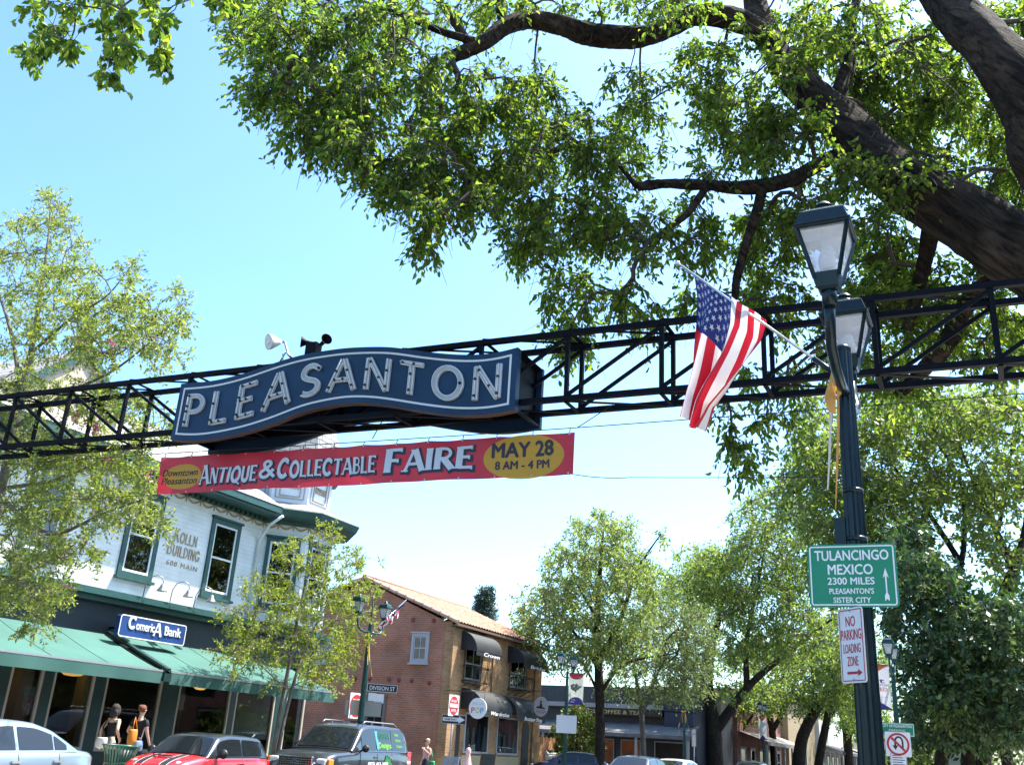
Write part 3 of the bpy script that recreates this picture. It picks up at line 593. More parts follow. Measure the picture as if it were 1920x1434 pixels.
# ============================================================ trees
m_bark = mat('bark_dark', (.052, .040, .031), .95, vscale=7, c2=(.016, .011, .009), bump=1.0, bscale=14, stretch=(1.6, 1.6, .8), spec=.2)
m_bark2 = mat('bark_grey', (.13, .11, .09), .9, var=.35, vscale=5, bump=.8, bscale=12, stretch=(2, 2, .5))
m_twig = mat('twig', (.075, .055, .045), .85, var=.3, vscale=6)
m_twig2 = mat('twig_grey', (.16, .13, .11), .85, var=.3, vscale=6)
lf_big = leaf_mat('leaf_hackberry', [(.03, .062, .014), (.06, .10, .02), (.10, .14, .028), (.16, .19, .04)], (2.6, 2.75, 1.15), .66)
lf_myrtle = leaf_mat('leaf_myrtle', [(.09, .135, .035), (.14, .19, .045), (.20, .24, .06), (.27, .26, .07)], (1.7, 1.8, .8), .45)
lf_young = leaf_mat('leaf_young', [(.10, .15, .025), (.15, .20, .03), (.20, .24, .04), (.28, .26, .04)], (1.7, 1.8, .7), .45)
lf_locust = leaf_mat('leaf_locust', [(.10, .145, .05), (.16, .205, .065), (.22, .26, .09)], (1.8, 1.85, .9), .52)
lf_far = leaf_mat('leaf_street', [(.055, .09, .026), (.10, .145, .04), (.18, .22, .06)], (1.9, 1.95, .85), .54)
lf_lush = leaf_mat('leaf_lush', [(.09, .14, .03), (.14, .19, .04), (.21, .26, .06)], (1.7, 1.8, .8), .5)
lf_glossy = leaf_mat('leaf_magnolia', [(.02, .05, .018), (.05, .10, .032), (.16, .21, .085)], (1.6, 1.8, .8), .3, rough=.38, spec=.45)  # palest ramp colour paints the bright highlights on glossy leaf tops
lf_pine = leaf_mat('needle_pine', [(.03, .055, .05), (.045, .075, .06), (.06, .09, .07)], (1, 1.1, .9), .25)
lf_bush = leaf_mat('leaf_bush', [(.05, .10, .015), (.09, .14, .02), (.16, .13, .03)], (1.3, 1.4, .6), .35)
lf_hedge = leaf_mat('leaf_hedge', [(.08, .13, .03), (.12, .17, .05), (.2, .22, .07)], (1.2, 1.3, .8), .35)
lf_flower = leaf_mat('blossom_pink', [(.5, .05, .16), (.6, .1, .25)], (1, 1, 1), .4)
def fissured(name, c, dark, rot):
    M = mat(name, c, .95, spec=.2); n = M.node_tree; L = n.links.new; b = n.nodes['Principled BSDF']
    tc = n.nodes.new('ShaderNodeTexCoord'); mp = n.nodes.new('ShaderNodeMapping'); mp.vector_type = 'TEXTURE'; mp.inputs['Rotation'].default_value = rot; L(tc.outputs['Object'], mp.inputs[0])
    m2 = n.nodes.new('ShaderNodeMapping'); m2.inputs['Scale'].default_value = (15, 15, 2.6); L(mp.outputs[0], m2.inputs[0])
    nz = n.nodes.new('ShaderNodeTexNoise'); nz.inputs['Scale'].default_value = 1; nz.inputs['Detail'].default_value = 8; nz.inputs['Roughness'].default_value = .65; nz.inputs['Distortion'].default_value = .6; L(m2.outputs[0], nz.inputs['Vector'])
    rp = n.nodes.new('ShaderNodeValToRGB'); e = rp.color_ramp.elements; e[0].position = .38; e[0].color = (*dark, 1); e[1].position = .66; e[1].color = (*c, 1); L(nz.outputs['Fac'], rp.inputs[0])
    n3 = n.nodes.new('ShaderNodeTexNoise'); n3.inputs['Scale'].default_value = 1.6; n3.inputs['Detail'].default_value = 4; L(tc.outputs['Object'], n3.inputs['Vector'])
    mr = n.nodes.new('ShaderNodeMapRange'); mr.inputs[1].default_value = .35; mr.inputs[2].default_value = .65; mr.inputs[3].default_value = .55; mr.inputs[4].default_value = 1.35; L(n3.outputs['Fac'], mr.inputs[0])
    mx = n.nodes.new('ShaderNodeMix'); mx.data_type = 'RGBA'; mx.blend_type = 'MULTIPLY'; mx.inputs[0].default_value = 1; L(rp.outputs[0], mx.inputs[6]); L(mr.outputs[0], mx.inputs[7]); L(mx.outputs[2], b.inputs['Base Color'])
    bp = n.nodes.new('ShaderNodeBump'); bp.inputs['Strength'].default_value = 1; bp.inputs['Distance'].default_value = .04; L(nz.outputs['Fac'], bp.inputs['Height']); L(bp.outputs[0], b.inputs['Normal']); return M
m_bark3 = fissured('bark_fissured', (.058, .042, .031), (.006, .0045, .004), (0, R_(-40), 0))
def smooth_line(P, R, k=5):
    P = [Vector(p) for p in P]; out = []; rr = []
    for i in range(len(P)-1):
        a, b_, c, d = P[max(i-1, 0)], P[i], P[i+1], P[min(i+2, len(P)-1)]
        for j in range(k):
            t = j/k; out.append(.5*((2*b_)+(c-a)*t+(2*a-5*b_+4*c-d)*t*t+(3*b_-a-3*c+d)*t**3)); rr.append(R[i]+(R[i+1]-R[i])*t)
    return out+[P[-1]], rr+[R[-1]]
def quads_obj(name, V, Fq, m, parent, smooth=False):
    me = bpy.data.meshes.new(name); n = len(V); k = len(Fq); Fq = np.asarray(Fq, np.int32)
    me.vertices.add(n); me.vertices.foreach_set('co', np.asarray(V, np.float32).ravel())
    me.loops.add(k*4); me.loops.foreach_set('vertex_index', Fq.ravel()); me.polygons.add(k)
    me.polygons.foreach_set('loop_start', np.arange(0, 4*k, 4, dtype=np.int32))
    me.polygons.foreach_set('use_smooth', np.full(k, smooth)); me.update(calc_edges=True)
    return link(name, me, m, parent)
def prisms(P, Q, rp, rq, n=4):
    """tapered n-sided sticks P->Q, vectorised"""
    D = Q-P; D /= np.linalg.norm(D, axis=1, keepdims=True)+1e-9
    ref = np.where(np.abs(D[:, 2:3]) < .9, np.array([[0, 0, 1.]]), np.array([[1., 0, 0]])); A = np.cross(D, ref); A /= np.linalg.norm(A, axis=1, keepdims=True)+1e-9; B = np.cross(D, A)
    V = []
    for c, r in ((P, rp), (Q, rq)):
        for j in range(n): a = 2*math.pi*j/n; V.append(c+(A*math.cos(a)+B*math.sin(a))*r[:, None])
    V = np.stack(V, 1).reshape(-1, 3); k = len(P); b = (np.arange(k)*2*n)[:, None]
    Fq = np.concatenate([b+np.array([[j, (j+1) % n, n+(j+1) % n, n+j]]) for j in range(n)], 0)
    return V, Fq
def unit(a): return a/(np.linalg.norm(a, axis=-1, keepdims=True)+1e-9)
def grow(limbs, tips, rg, r0=.006, pw=.46, seg=3, sag=.06):
    """join every tip to the nearest wood; returns sticks"""
    pos = []; par = []; rad = []
    for P, R in limbs:
        for i, p in enumerate(P): pos.append(tuple(p)); par.append(-1); rad.append(R[i])
    nl = len(pos); T = np.asarray(tips); L = np.array(pos)
    d0 = np.min(np.linalg.norm(T[:, None]-L[None], axis=2), 1) if len(T)*nl < 4e6 else np.array([np.min(np.linalg.norm(L-t, axis=1)) for t in T])
    N = nl+len(T)*seg; A = np.zeros((N, 3)); A[:nl] = L; pr = np.full(N, -1); n = nl; tip_idx = []; tdir = np.zeros((len(T), 3))
    for t in np.argsort(d0):
        d = np.linalg.norm(A[:n]-T[t], axis=1); j = int(np.argmin(d)); a = A[j].copy(); ln = d[j]; prev = j
        side = rg.normal(0, .10*ln, 3)
        for s in range(1, seg+1):
            f = s/seg; A[n] = a+(T[t]-a)*f+side*math.sin(math.pi*f)+np.array([0, 0, sag*ln*math.sin(math.pi*f)]); pr[n] = prev; prev = n; n += 1
        tip_idx.append((t, n-1)); tdir[t] = unit(T[t]-A[n-2])
    cnt = np.zeros(n); 
    for t, i in tip_idx: cnt[i] += 1
    for i in range(n-1, nl-1, -1): cnt[pr[i]] += cnt[i]
    r = r0*np.maximum(cnt, 1)**pw
    ii = np.arange(nl, n); pp = pr[ii]; rp = np.where(pp < nl, np.minimum(r[ii]*1.15, np.array([rad[x] if x < nl else 9 for x in pp])), r[pp])
    return A[pp], A[ii], np.minimum(rp, r[ii]*1.7+.004), r[ii], tdir
def foliage(tips, rg, ntw=5, nlf=7, tl=.35, size=.075, droop=.6, width=.42, fold=True, out=None, spread=.5, vary=.35, twr=.0025, bare=0):
    """twigs with alternating leaves at every tip -> leaf quads, twig sticks"""
    T = np.repeat(np.asarray(tips), ntw, 0); n = len(T)
    D = rg.normal(0, 1, (n, 3)); D[:, 2] -= droop
    if out is not None: D += np.repeat(out, ntw, 0)*spread*2
    D = unit(D); Ln = tl*rg.uniform(.5, 1.25, (n, 1))
    E = T+D*Ln+np.array([[0, 0, -1]])*Ln*droop*.35
    f = np.linspace(.15, 1, nlf)[None, :, None]
    P = T[:, None]+(D*Ln)[:, None]*f+np.array([0, 0, -1.])*(Ln*droop*.35)[:, None]*f**2
    side = unit(np.cross(D, rg.normal(0, 1, (n, 3))))[:, None]*np.where(np.arange(nlf) % 2 == 0, 1, -1)[None, :, None]
    ld = unit(side*.9+D[:, None]*.7+rg.normal(0, .4, (n, nlf, 3))+np.array([0, 0, -droop*.9]))
    P = P.reshape(-1, 3); ld = ld.reshape(-1, 3); k = len(P)
    P = P+rg.normal(0, size*.15, P.shape)
    nr = rg.normal(0, 1, (k, 3)); nr[:, 2] += .9; sd = unit(np.cross(ld, nr)); nm = np.cross(sd, ld)
    s = (size*rg.uniform(1-vary, 1+vary, (k, 1))); wd = s*width
    if fold:
        up = nm*wd*.30
        V = np.stack([P, P+ld*s*.35+sd*wd*.5+up, P+ld*s*.72+sd*wd*.38+up, P+ld*s-nm*s*.12, P+ld*s*.72-sd*wd*.38+up, P+ld*s*.35-sd*wd*.5+up], 1).reshape(-1, 3)
        b = (np.arange(k)*6)[:, None]; Fq = np.concatenate([b+np.array([[0, 1, 2, 3]]), b+np.array([[0, 3, 4, 5]])], 0)
    else:
        V = np.stack([P, P+ld*s*.5+sd*wd*.5, P+ld*s, P+ld*s*.5-sd*wd*.5], 1).reshape(-1, 3); b = (np.arange(k)*4)[:, None]; Fq = b+np.array([[0, 1, 2, 3]])
    mid = T+D*Ln*.5+np.array([[0, 0, -1]])*Ln*droop*.0875
    tw = prisms(np.concatenate([T, mid]), np.concatenate([mid, E]), np.full(2*n, twr*1.3), np.full(2*n, twr), 3)
    if bare:                                               # leafless hanging twigs among the leaves
        T3 = np.repeat(np.asarray(tips), bare, 0); n3 = len(T3); D3 = rg.normal(0, 1, (n3, 3)); D3[:, 2] -= droop; D3 = unit(D3); L3 = tl*rg.uniform(.7, 1.9, (n3, 1)); M3 = T3+D3*L3*.5+rg.normal(0, .03, (n3, 3)); E3 = M3+unit(D3+np.array([0, 0, -.8]))*L3*.5
        t3 = prisms(np.concatenate([T3, M3]), np.concatenate([M3, E3]), np.full(2*n3, twr*1.2), np.full(2*n3, twr*.8), 3); tw = (np.concatenate([tw[0], t3[0]]), np.concatenate([tw[1], t3[1]+len(tw[0])]))
    return V, Fq, tw
def blobs(bl, Y0, Y1, rg, dens=1.0):
    out = []
    for b in bl:
        px, py, rx, ry, n = b[:5]; y0, y1 = (b[5], b[6]) if len(b) > 5 else (Y0, Y1)
        for _ in range(max(1, int(n*dens))):
            a = rg.uniform(0, 2*math.pi); r = math.sqrt(rg.uniform(0, 1)); out.append(tuple(PY(px+rx*r*math.cos(a), py+ry*r*math.sin(a), rg.uniform(y0, y1))))
    return np.array(out)
def tree(name, label, base, limbs, tips, rg, lm, bm, tm, group=None, cat='tree', r0=.006, seg=3, nlimb=12, **k):
    t = thing(name, label, cat, base, group)
    mb = MB(); LL = []
    big_ = name == 'shade_tree' and nlimb > 12
    for P, R in limbs: q, r = smooth_line(P, R, 14 if big_ else 5); LL.append((q, r))
    for i, (q, r) in enumerate(LL):
        if big_ and max(r) > .09: bark_limb(mb, q, r, rg)
        else: mb.tube(q, r, nlimb, jit=.07, rg=rnd)
    mb.build('trunk', bm, t)
    P, Q, rp, rq, td = grow(LL, tips, rg, r0=r0, seg=seg)
    V1, F1 = prisms(P, Q, rp, rq, 5)
    V, Fq, (V2, F2) = foliage(tips, rg, out=td, **k)
    quads_obj('branches', np.concatenate([V1, V2]), np.concatenate([F1, F2+len(V1)]), tm, t, True)
    quads_obj('crown', V, Fq, lm, t)
    return t
def bark_limb(mb, pts, rad, rg, n=40):
    """limb with ridged, fissured bark: radius follows ridges that drift along the limb"""
    k = len(pts); rdg = rg.normal(0, 1, n); W = []
    for i in range(k):
        rdg = .80*rdg+.60*rg.normal(0, 1, n); W.append(rdg.copy())
    W = np.array(W); W = .5*W+.25*(np.roll(W, 1, 1)+np.roll(W, -1, 1)); lump = np.cumsum(rg.normal(0, .012, k)); lump -= np.linspace(lump[0], lump[-1], k)
    ref = None; vs = []
    for i, p in enumerate(pts):
        d = (pts[min(i+1, k-1)]-pts[max(i-1, 0)]).normalized(); ref = d.orthogonal().normalized() if ref is None else (ref-d*ref.dot(d)).normalized(); bi = d.cross(ref)
        for j in range(n):
            a = 6.28318*j/n; rr = rad[i]*(1+lump[i]+.06*math.sin(2*a+i*.13)+.03*math.sin(5*a-i*.21))+.011*W[i, j]; vs.append(p+ref*math.cos(a)*rr+bi*math.sin(a)*rr)
    mb.add(vs, [(i*n+j, i*n+(j+1) % n, (i+1)*n+(j+1) % n, (i+1)*n+j) for i in range(k-1) for j in range(n)]+[tuple((k-1)*n+j for j in range(n))], smooth=True)
def LY(pts, Y=None): return [PY(p[0], p[1], p[2] if len(p) > 2 else Y) for p in pts]
rg = np.random.default_rng(11)
# ---- the great tree on the right
base = Vector((3.4, 11.6, .12))
limbs = [([base, (3.3, 11.6, 1.6), (2.9, 11.6, 3.4), (2.2, 11.5, 5.2)]+LY([(2010, 560, 11.4), (1920, 478, 11.2), (1800, 405, 11.2), (1700, 345, 11.2), (1630, 285, 11.3), (1560, 212, 11.4), (1490, 150, 11.5), (1450, 90, 11.6), (1420, 20, 11.8), (1400, -80, 12)]), [.62, .5, .44, .42, .40, .385, .36, .335, .30, .255, .22, .19, .165, .14]),
 ([(2.2, 11.5, 5.2), (2.35, 11.0, 7.0)]+LY([(1985, 330, 10.4), (1935, 205, 10.2), (1860, 95, 10.2), (1800, 30, 10.3), (1740, -50, 10.5), (1650, -160, 10.6)]), [.36, .32, .30, .29, .265, .25, .24, .2]),
 (LY([(1462, 95, 11.6), (1400, 45, 11.3), (1310, 28, 10.9), (1250, 55, 10.6), (1190, 70, 10.4), (1110, 66, 10.2), (1050, 48, 9.9), (990, 38, 9.7), (945, 52, 9.4), (905, 82, 9.2), (850, 105, 9.0)]), [.16, .155, .145, .14, .14, .135, .125, .12, .11, .10, .085]),
 (LY([(945, 52, 9.4), (940, 20, 9.4), (930, -30, 9.5)]), [.08, .07, .06]), (LY([(885, 90, 9.2), (850, 40, 9.1), (815, -10, 9)]), [.07, .055, .045]),
 (LY([(905, 82, 9.2), (830, 60, 8.8), (720, 20, 8.5), (640, 40, 8.2), (560, 110, 8.0)]), [.06, .05, .04, .03, .02]),
 (LY([(1610, 275, 11.3), (1545, 303, 11.1), (1480, 338, 10.9), (1400, 352, 10.8), (1310, 346, 10.7), (1240, 345, 10.6), (1195, 352, 10.5)]), [.10, .095, .09, .085, .075, .065, .05]),
 (LY([(1325, 350, 10.7), (1290, 400, 10.6), (1250, 430, 10.6), (1225, 460, 10.5)]), [.05, .045, .04, .03]), (LY([(1430, 352, 10.8), (1418, 400, 10.9), (1400, 455, 11), (1382, 520, 11.1), (1378, 560, 11.1)]), [.07, .065, .06, .055, .045]),
 (LY([(1195, 352, 10.5), (1130, 280, 10.3), (1060, 270, 10)]), [.035, .025, .015]),
 (LY([(1750, 400, 11.5), (1738, 470, 11.9), (1722, 540, 12.1), (1700, 620, 12.3)]), [.11, .10, .085, .06]), (LY([(1900, 500, 11.6), (1820, 560, 12.1), (1770, 650, 12.4), (1735, 690, 12.5), (1680, 745, 12.6)]), [.13, .12, .11, .09, .06]),
 (LY([(1560, 205, 11.4), (1590, 120, 11.8), (1600, 20, 12.2), (1640, -80, 12.5)]), [.12, .09, .07, .06])]
BL = [(460,30,50,50,16,7.6,8.4),(530,50,90,70,46,7.4,8.8),(560,150,80,60,40,7.4,8.6),(500,150,60,40,14,7.4,8.2),(600,235,55,40,20,7.4,8.4),(640,275,40,35,14,7.4,8.4),(660,200,60,70,32,7.6,9),(700,110,100,90,56,7.6,9.2),(720,330,40,40,14,7.8,9),
 (770,290,80,70,36,8,9.2),(800,390,45,45,18,8,9),(795,445,20,14,5,8,8.6),(850,170,80,90,46,8.4,10),(870,330,60,70,26,8.4,9.6),(950,240,90,80,46,9,10.5),(960,350,80,60,34,9,10.5),(1000,170,70,40,18,9,10.5),
 (1000,430,50,50,20,9.2,10.5),(1090,280,90,70,44,9.4,11),(1080,400,90,60,36,9.6,11),(1190,250,60,80,20,9.8,11.4),(1180,420,70,60,26,9.8,11.2),(1180,170,60,60,10,10,11.5),(1150,0,200,30,30,9.6,11.5),(800,10,200,40,44,8.4,10),
 (1330,130,60,60,24,10.2,12),(1390,190,90,80,40,10.5,12.4),(1410,280,70,50,22,10.5,12.2),(1330,300,40,50,8,10.4,11.8),(1480,60,90,70,40,10.6,13),(1560,130,90,90,48,11.8,13.5),(1660,80,110,80,56,10.8,13.5),(1640,200,110,90,60,11.6,14),(1750,240,110,90,62,11.8,14),(1850,330,90,80,44,11.8,14),
 (1780,120,60,80,34,11,13.5),(1900,60,60,70,26,10.8,13),(1890,230,60,100,30,11.5,13.5),(1480,230,50,50,20,10.6,11.0),(1600,320,45,25,12,10.6,11.0),(1690,330,60,20,8,10.7,11.0),
 (1130,545,80,35,16,10,11.2),(1060,540,40,40,8,10,11),(1090,620,45,45,14,10,11.2),(1210,580,40,35,8,10.2,11.2),(1300,430,50,60,20,10.4,11.6),(1300,560,30,25,6,11,11.8),(1420,450,70,60,34,11.2,12.6),(1470,400,60,40,16,10.8,12),(1460,560,60,50,24,11.2,12.6),(1520,350,40,40,8,11,12.4),
 (1640,450,80,60,44,11.8,13.6),(1620,560,60,60,34,11.8,13.6),(1720,560,90,70,50,12,14),(1820,600,90,60,36,12.2,14),(1830,500,40,40,10,12.2,13.5),(1890,640,50,60,20,12,14),(1680,690,60,50,26,12.2,14),(1560,660,40,60,12,11.6,12.6),
 (1390,690,40,40,5,11,12),(1400,790,40,40,7,11,11.8),(1385,850,30,25,5,11,11.6),(1350,750,25,40,2,11,11.6),(1450,760,25,40,3,11,11.8),(1480,690,40,50,6,11.2,12.2),
 (1490,140,50,50,6,10.5,10.9),(1560,230,50,40,5,10.4,10.8),(1620,310,40,25,4,10.4,10.8),(2060,120,120,160,80,9.6,13),(2000,420,60,120,40,11.5,13.5),(1500,-110,420,90,80,10.5,13.5),(900,-90,380,60,45,8.4,10.5)]
tips = blobs(BL, 9, 12, rg, .72)
big = tree('shade_tree', 'big shade tree on the right whose dark limbs and leaves overhang the street', base, limbs, tips, rg, lf_big, m_bark3, m_twig, nlimb=18, r0=.0065, twr=.0032, ntw=8, nlf=8, tl=.36, bare=3, vary=.5, size=.086, droop=.75, width=.46)
# drooping spray with larger leaves above the street, top left of the view
sp = [(PY(*q)) for q in [(180, -330, 5.4), (200, -120, 5.2), (205, -10, 5.1), (190, 50, 5.0)]]
limbs2 = [(([Vector((-2.0, 9.9, 14.6)), Vector((-4.5, 7.4, 14.2))]+sp), [.09, .07, .05, .03, .016, .008])]
tp2 = blobs([(190,-20,110,40,18),(130,40,50,40,5),(110,75,40,25,6),(70,100,18,15,3),(215,40,50,30,7),(230,85,40,25,7),(290,20,25,30,5),(310,95,20,18,4),(200,135,14,10,2),(60,10,15,12,2),(130,-120,150,80,20),(390,-20,60,30,8)], 4.8, 5.5, rg)
LL = [smooth_line(*limbs2[0])]; mb = MB(); mb.tube(LL[0][0], LL[0][1], 8); mb.build('hanging_limb', m_bark, big)
P, Q, rp, rq, td = grow(LL, tp2, rg, r0=.003); V1, F1 = prisms(P, Q, rp, rq, 5)
V, Fq, (V2, F2) = foliage(tp2, rg, ntw=4, nlf=6, tl=.16, size=.10, droop=1.0, width=.55, out=td, twr=.0018)
quads_obj('hanging_twigs', np.concatenate([V1, V2]), np.concatenate([F1, F2+len(V1)]), m_twig, big, True); quads_obj('hanging_leaves', V, Fq, lf_big, big)
# ---- crape myrtle at the left
rg = np.random.default_rng(21); Yb = 10.8
limbs = [([Vector((-15.2, 11.0, .12))]+LY([(-60, 1300), (-30, 1100), (0, 930), (40, 740), (60, 650), (75, 560), (90, 450), (97, 360)], Yb), [.11, .10, .09, .08, .065, .05, .04, .02, .008]),
 (LY([(40, 740), (20, 620), (-20, 500)], 10.9), [.045, .035, .015]), (LY([(55, 665), (130, 600), (200, 555), (245, 500)], 11), [.035, .025, .015, .006]), (LY([(28, 800), (120, 740), (220, 690), (330, 600)], 10.6), [.04, .03, .02, .006]),
 (LY([(5, 915), (100, 900), (200, 860), (270, 830)], 10.7), [.04, .03, .02, .008]), (LY([(0, 930), (90, 1000), (200, 960), (300, 925)], 10.5), [.045, .035, .02, .008]), (LY([(-25, 1100), (60, 1070), (140, 1020)], 10.4), [.04, .025, .01]), (LY([(-20, 1000), (-90, 850), (-120, 650)], 11), [.05, .04, .02])]
BL = [(97,385,16,25,5),(60,420,40,25,8),(110,430,25,30,8),(30,480,45,40,12),(120,490,35,40,10),(150,470,20,20,3),(60,560,70,50,24),(165,540,45,35,14),(250,510,20,22,5),(190,590,60,40,20),(260,580,40,50,14),(330,560,18,20,3),(340,610,22,14,4),(290,620,50,35,14),(90,640,90,45,30),(200,660,60,40,18),(300,665,45,25,10),
 (40,740,60,50,18),(150,750,70,40,20),(230,770,60,35,14),(280,800,40,30,8),(60,850,70,50,24),(160,860,70,40,24),(240,860,50,35,14),(270,910,40,25,8),(60,950,80,45,26),(170,950,70,40,22),(250,960,40,30,8),(290,985,25,18,4),(60,1030,70,45,22),(150,1035,45,30,8),(30,1100,50,35,16),(90,1115,40,30,12),(70,1165,22,18,4),(-80,560,70,90,30),(-90,760,80,100,36),(-80,980,70,120,36)]
tips = blobs(BL, 9.6, 12.2, rg, 1.7)
myr = tree('crape_myrtle', 'slender pale green tree with a few pink blossoms at the left edge behind the arch', (-15.2, 11, .12), limbs, tips, rg, lf_myrtle, m_bark2, m_twig2, r0=.004, ntw=5, nlf=13, tl=.30, size=.072, droop=.1, width=.42, fold=False, twr=.002)
V, Fq, _ = foliage(blobs([(152,638,8,6,1),(205,640,10,8,2),(140,780,8,8,2),(185,795,8,6,2),(205,858,8,6,1),(120,1095,6,8,1),(285,880,6,8,1)], 9.6, 10, rg), rg, ntw=3, nlf=4, tl=.10, size=.04, width=.8, fold=False)
quads_obj('blossom', V, Fq, lf_flower, myr)
# ---- young tree before the white building
rg = np.random.default_rng(31)
def LX(pts, x): return [PX(a, b_, x) for a, b_ in pts]
limbs = [([Vector((-15.9, 20.1, .12))]+LX([(512, 1420), (530, 1310), (545, 1230), (560, 1150), (578, 1080), (602, 1000)], -15.9), [.06, .055, .05, .042, .033, .022, .006]), ([Vector((-15.85, 20.2, .12))]+LX([(520, 1420), (548, 1290), (578, 1200), (622, 1120), (662, 1060)], -15.85), [.05, .048, .04, .03, .02, .006]),
 (LX([(545, 1230), (500, 1180), (450, 1140)], -15.8), [.022, .015, .006]), (LX([(575, 1205), (640, 1180), (690, 1170)], -16), [.02, .014, .006]), (LX([(535, 1290), (480, 1240), (440, 1220)], -15.7), [.02, .012, .005]), (LX([(550, 1285), (600, 1265), (640, 1275)], -15.9), [.018, .012, .005])]
BL = [(610,1003,28,20,12),(560,1030,40,25,14),(640,1045,40,30,16),(690,1045,25,18,5),(580,1075,55,35,26),(650,1100,45,35,24),(500,1095,40,25,12),(520,1130,45,30,18),(600,1140,60,35,32),(690,1110,22,22,8),(455,1155,45,25,16),(540,1180,60,35,30),(620,1190,50,35,26),(675,1170,35,40,16),(440,1210,40,25,14),(500,1225,50,28,20),(600,1240,50,28,18),(650,1230,35,25,12),(630,1275,24,16,8),(450,1245,30,14,5),(520,1285,25,18,4),(560,1265,40,18,8)]
tips = []
for px, py, rx, ry, n in BL:
    for _ in range(int(n*1.2)):
        a = rg.uniform(0, 6.283); r = math.sqrt(rg.uniform(0, 1)); tips.append(tuple(PX(px+rx*r*math.cos(a), py+ry*r*math.sin(a), rg.uniform(-16.7, -15.1))))
tree('young_tree', 'young yellow green tree with twin thin trunks before the white corner building', (-15.9, 20.1, .12), limbs, np.array(tips), rg, lf_young, m_bark2, m_twig2, r0=.0035, ntw=5, nlf=11, tl=.26, size=.075, droop=.35, width=.42, fold=False, twr=.003)
# ---- trees further along the street
def street_tree(name, label, trunk, Y, limbs, BL, dY, lm, seed, bm=None, tr=None, size=.13, ntw=5, nlf=8, tl=.6, dens=1, droop=.4, group=None, spx=1.0, **k):
    rg = np.random.default_rng(seed); T = LY(trunk, Y); b = T[0].copy(); b.z = .12
    tr = tr or [.28*(1-.85*i/len(trunk)) for i in range(len(trunk)+1)]
    LM = [([b]+T, tr)]
    for pts, r in limbs: LM.append((LY(pts, Y), [r*(1-.8*i/(len(pts)-1)) for i in range(len(pts))]))
    tips = blobs(BL, Y-dY, Y+dY, rg, dens*1.9)
    return tree(name, label, b, LM, tips, rg, lm, bm or m_bark, m_twig, r0=.008, ntw=ntw, nlf=nlf, tl=tl, size=size, droop=droop, width=.5, fold=False, group=group, twr=.004, nlimb=10, **k)
street_tree('locust_tree', 'tall feathery green tree with straight trunk beyond the brick building', [(1125,1434),(1125,1340),(1122,1240),(1120,1150),(1126,1060),(1132,985)], 42,
 [([(1122,1250),(1080,1190),(1040,1140)],.12),([(1122,1235),(1160,1170),(1190,1080),(1212,1040),(1240,1000)],.12),([(1125,1300),(1170,1245),(1260,1225)],.1),([(1118,1290),(1090,1240),(1050,1210)],.07),([(1120,1160),(1080,1090),(1060,1030)],.08)],
 [(1110,1000,45,30,22),(1175,1005,35,30,16),(1065,1060,45,40,24),(1140,1065,60,45,40),(1010,1125,40,30,16),(1075,1125,65,45,44),(1180,1110,50,50,30),(985,1165,25,25,8),(1030,1180,50,35,24),(1120,1185,80,40,46),(1060,1230,50,22,14),(1175,1190,60,40,26),(1240,1003,8,8,2),(1130,965,10,6,2),(1210,1060,25,30,8),(1150,1240,60,20,12)], 3.2, lf_locust, 41, size=.15, tr=[.24,.23,.21,.19,.15,.1,.03], nlf=9, dens=1.1)
street_tree('feathery_tree', 'low spreading feathery tree with forked trunk before the coffee shop', [(1207,1434),(1203,1340),(1196,1290),(1185,1225)], 45,
 [([(1203,1340),(1232,1265),(1268,1195)],.1),([(1200,1320),(1170,1300),(1135,1265)],.07),([(1203,1330),(1240,1300),(1290,1270)],.06)],
 [(1235,1165,60,40,36),(1280,1195,65,45,46),(1300,1245,50,35,28),(1200,1235,55,30,20),(1255,1245,60,25,20),(1225,1290,80,20,26),(1140,1285,25,14,5),(1290,1290,45,20,14),(1310,1170,30,40,14)], 2.4, leaf_mat('leaf_feather', [(.10,.15,.05),(.14,.19,.06),(.2,.23,.09)], (1.3,1.4,.8), .4), 42, bm=m_bark2, size=.13, tr=[.13,.13,.12,.09,.04])
G = 'big shade trees along the far pavement'
street_tree('shade_tree', 'large street tree with a thick leaning forked trunk, right of the coffee shop', [(1340,1434),(1335,1350),(1325,1290),(1330,1230),(1350,1150)], 58,
 [([(1335,1380),(1380,1315),(1420,1270),(1500,1205),(1560,1160)],.32),([(1400,1290),(1400,1200),(1420,1100),(1440,1000)],.2),([(1330,1290),(1290,1270),(1270,1240)],.12)],
 [(1330,1065,45,35,22),(1300,1110,50,40,26),(1410,985,45,50,26),(1370,1070,60,50,38),(1450,940,45,45,22),(1440,1040,60,60,44),(1500,1000,50,60,34),(1350,1130,60,40,28),(1420,1130,70,50,44),(1490,1100,60,60,42),(1370,1200,60,40,24),(1440,1200,70,40,36),(1500,1190,50,45,28),(1330,1245,40,25,8),(1370,1290,40,22,8)], 4.5, lf_far, 43, tr=[.55,.52,.48,.42,.3,.15], size=.2, tl=.8, dens=1.1, group=G)
street_tree('shade_tree', 'bright green leafy tree top rising behind the forked street tree', [(1290,1400),(1285,1250),(1290,1120)], 85, [([(1285,1230),(1250,1130)],.2),([(1288,1180),(1330,1080)],.2)],
 [(1240,1095,50,30,26),(1300,1060,45,35,28),(1340,1050,30,25,16),(1270,1130,60,40,36),(1330,1110,50,40,28),(1200,1070,25,20,8)], 4, lf_lush, 44, size=.26, tl=1.0, group=G)
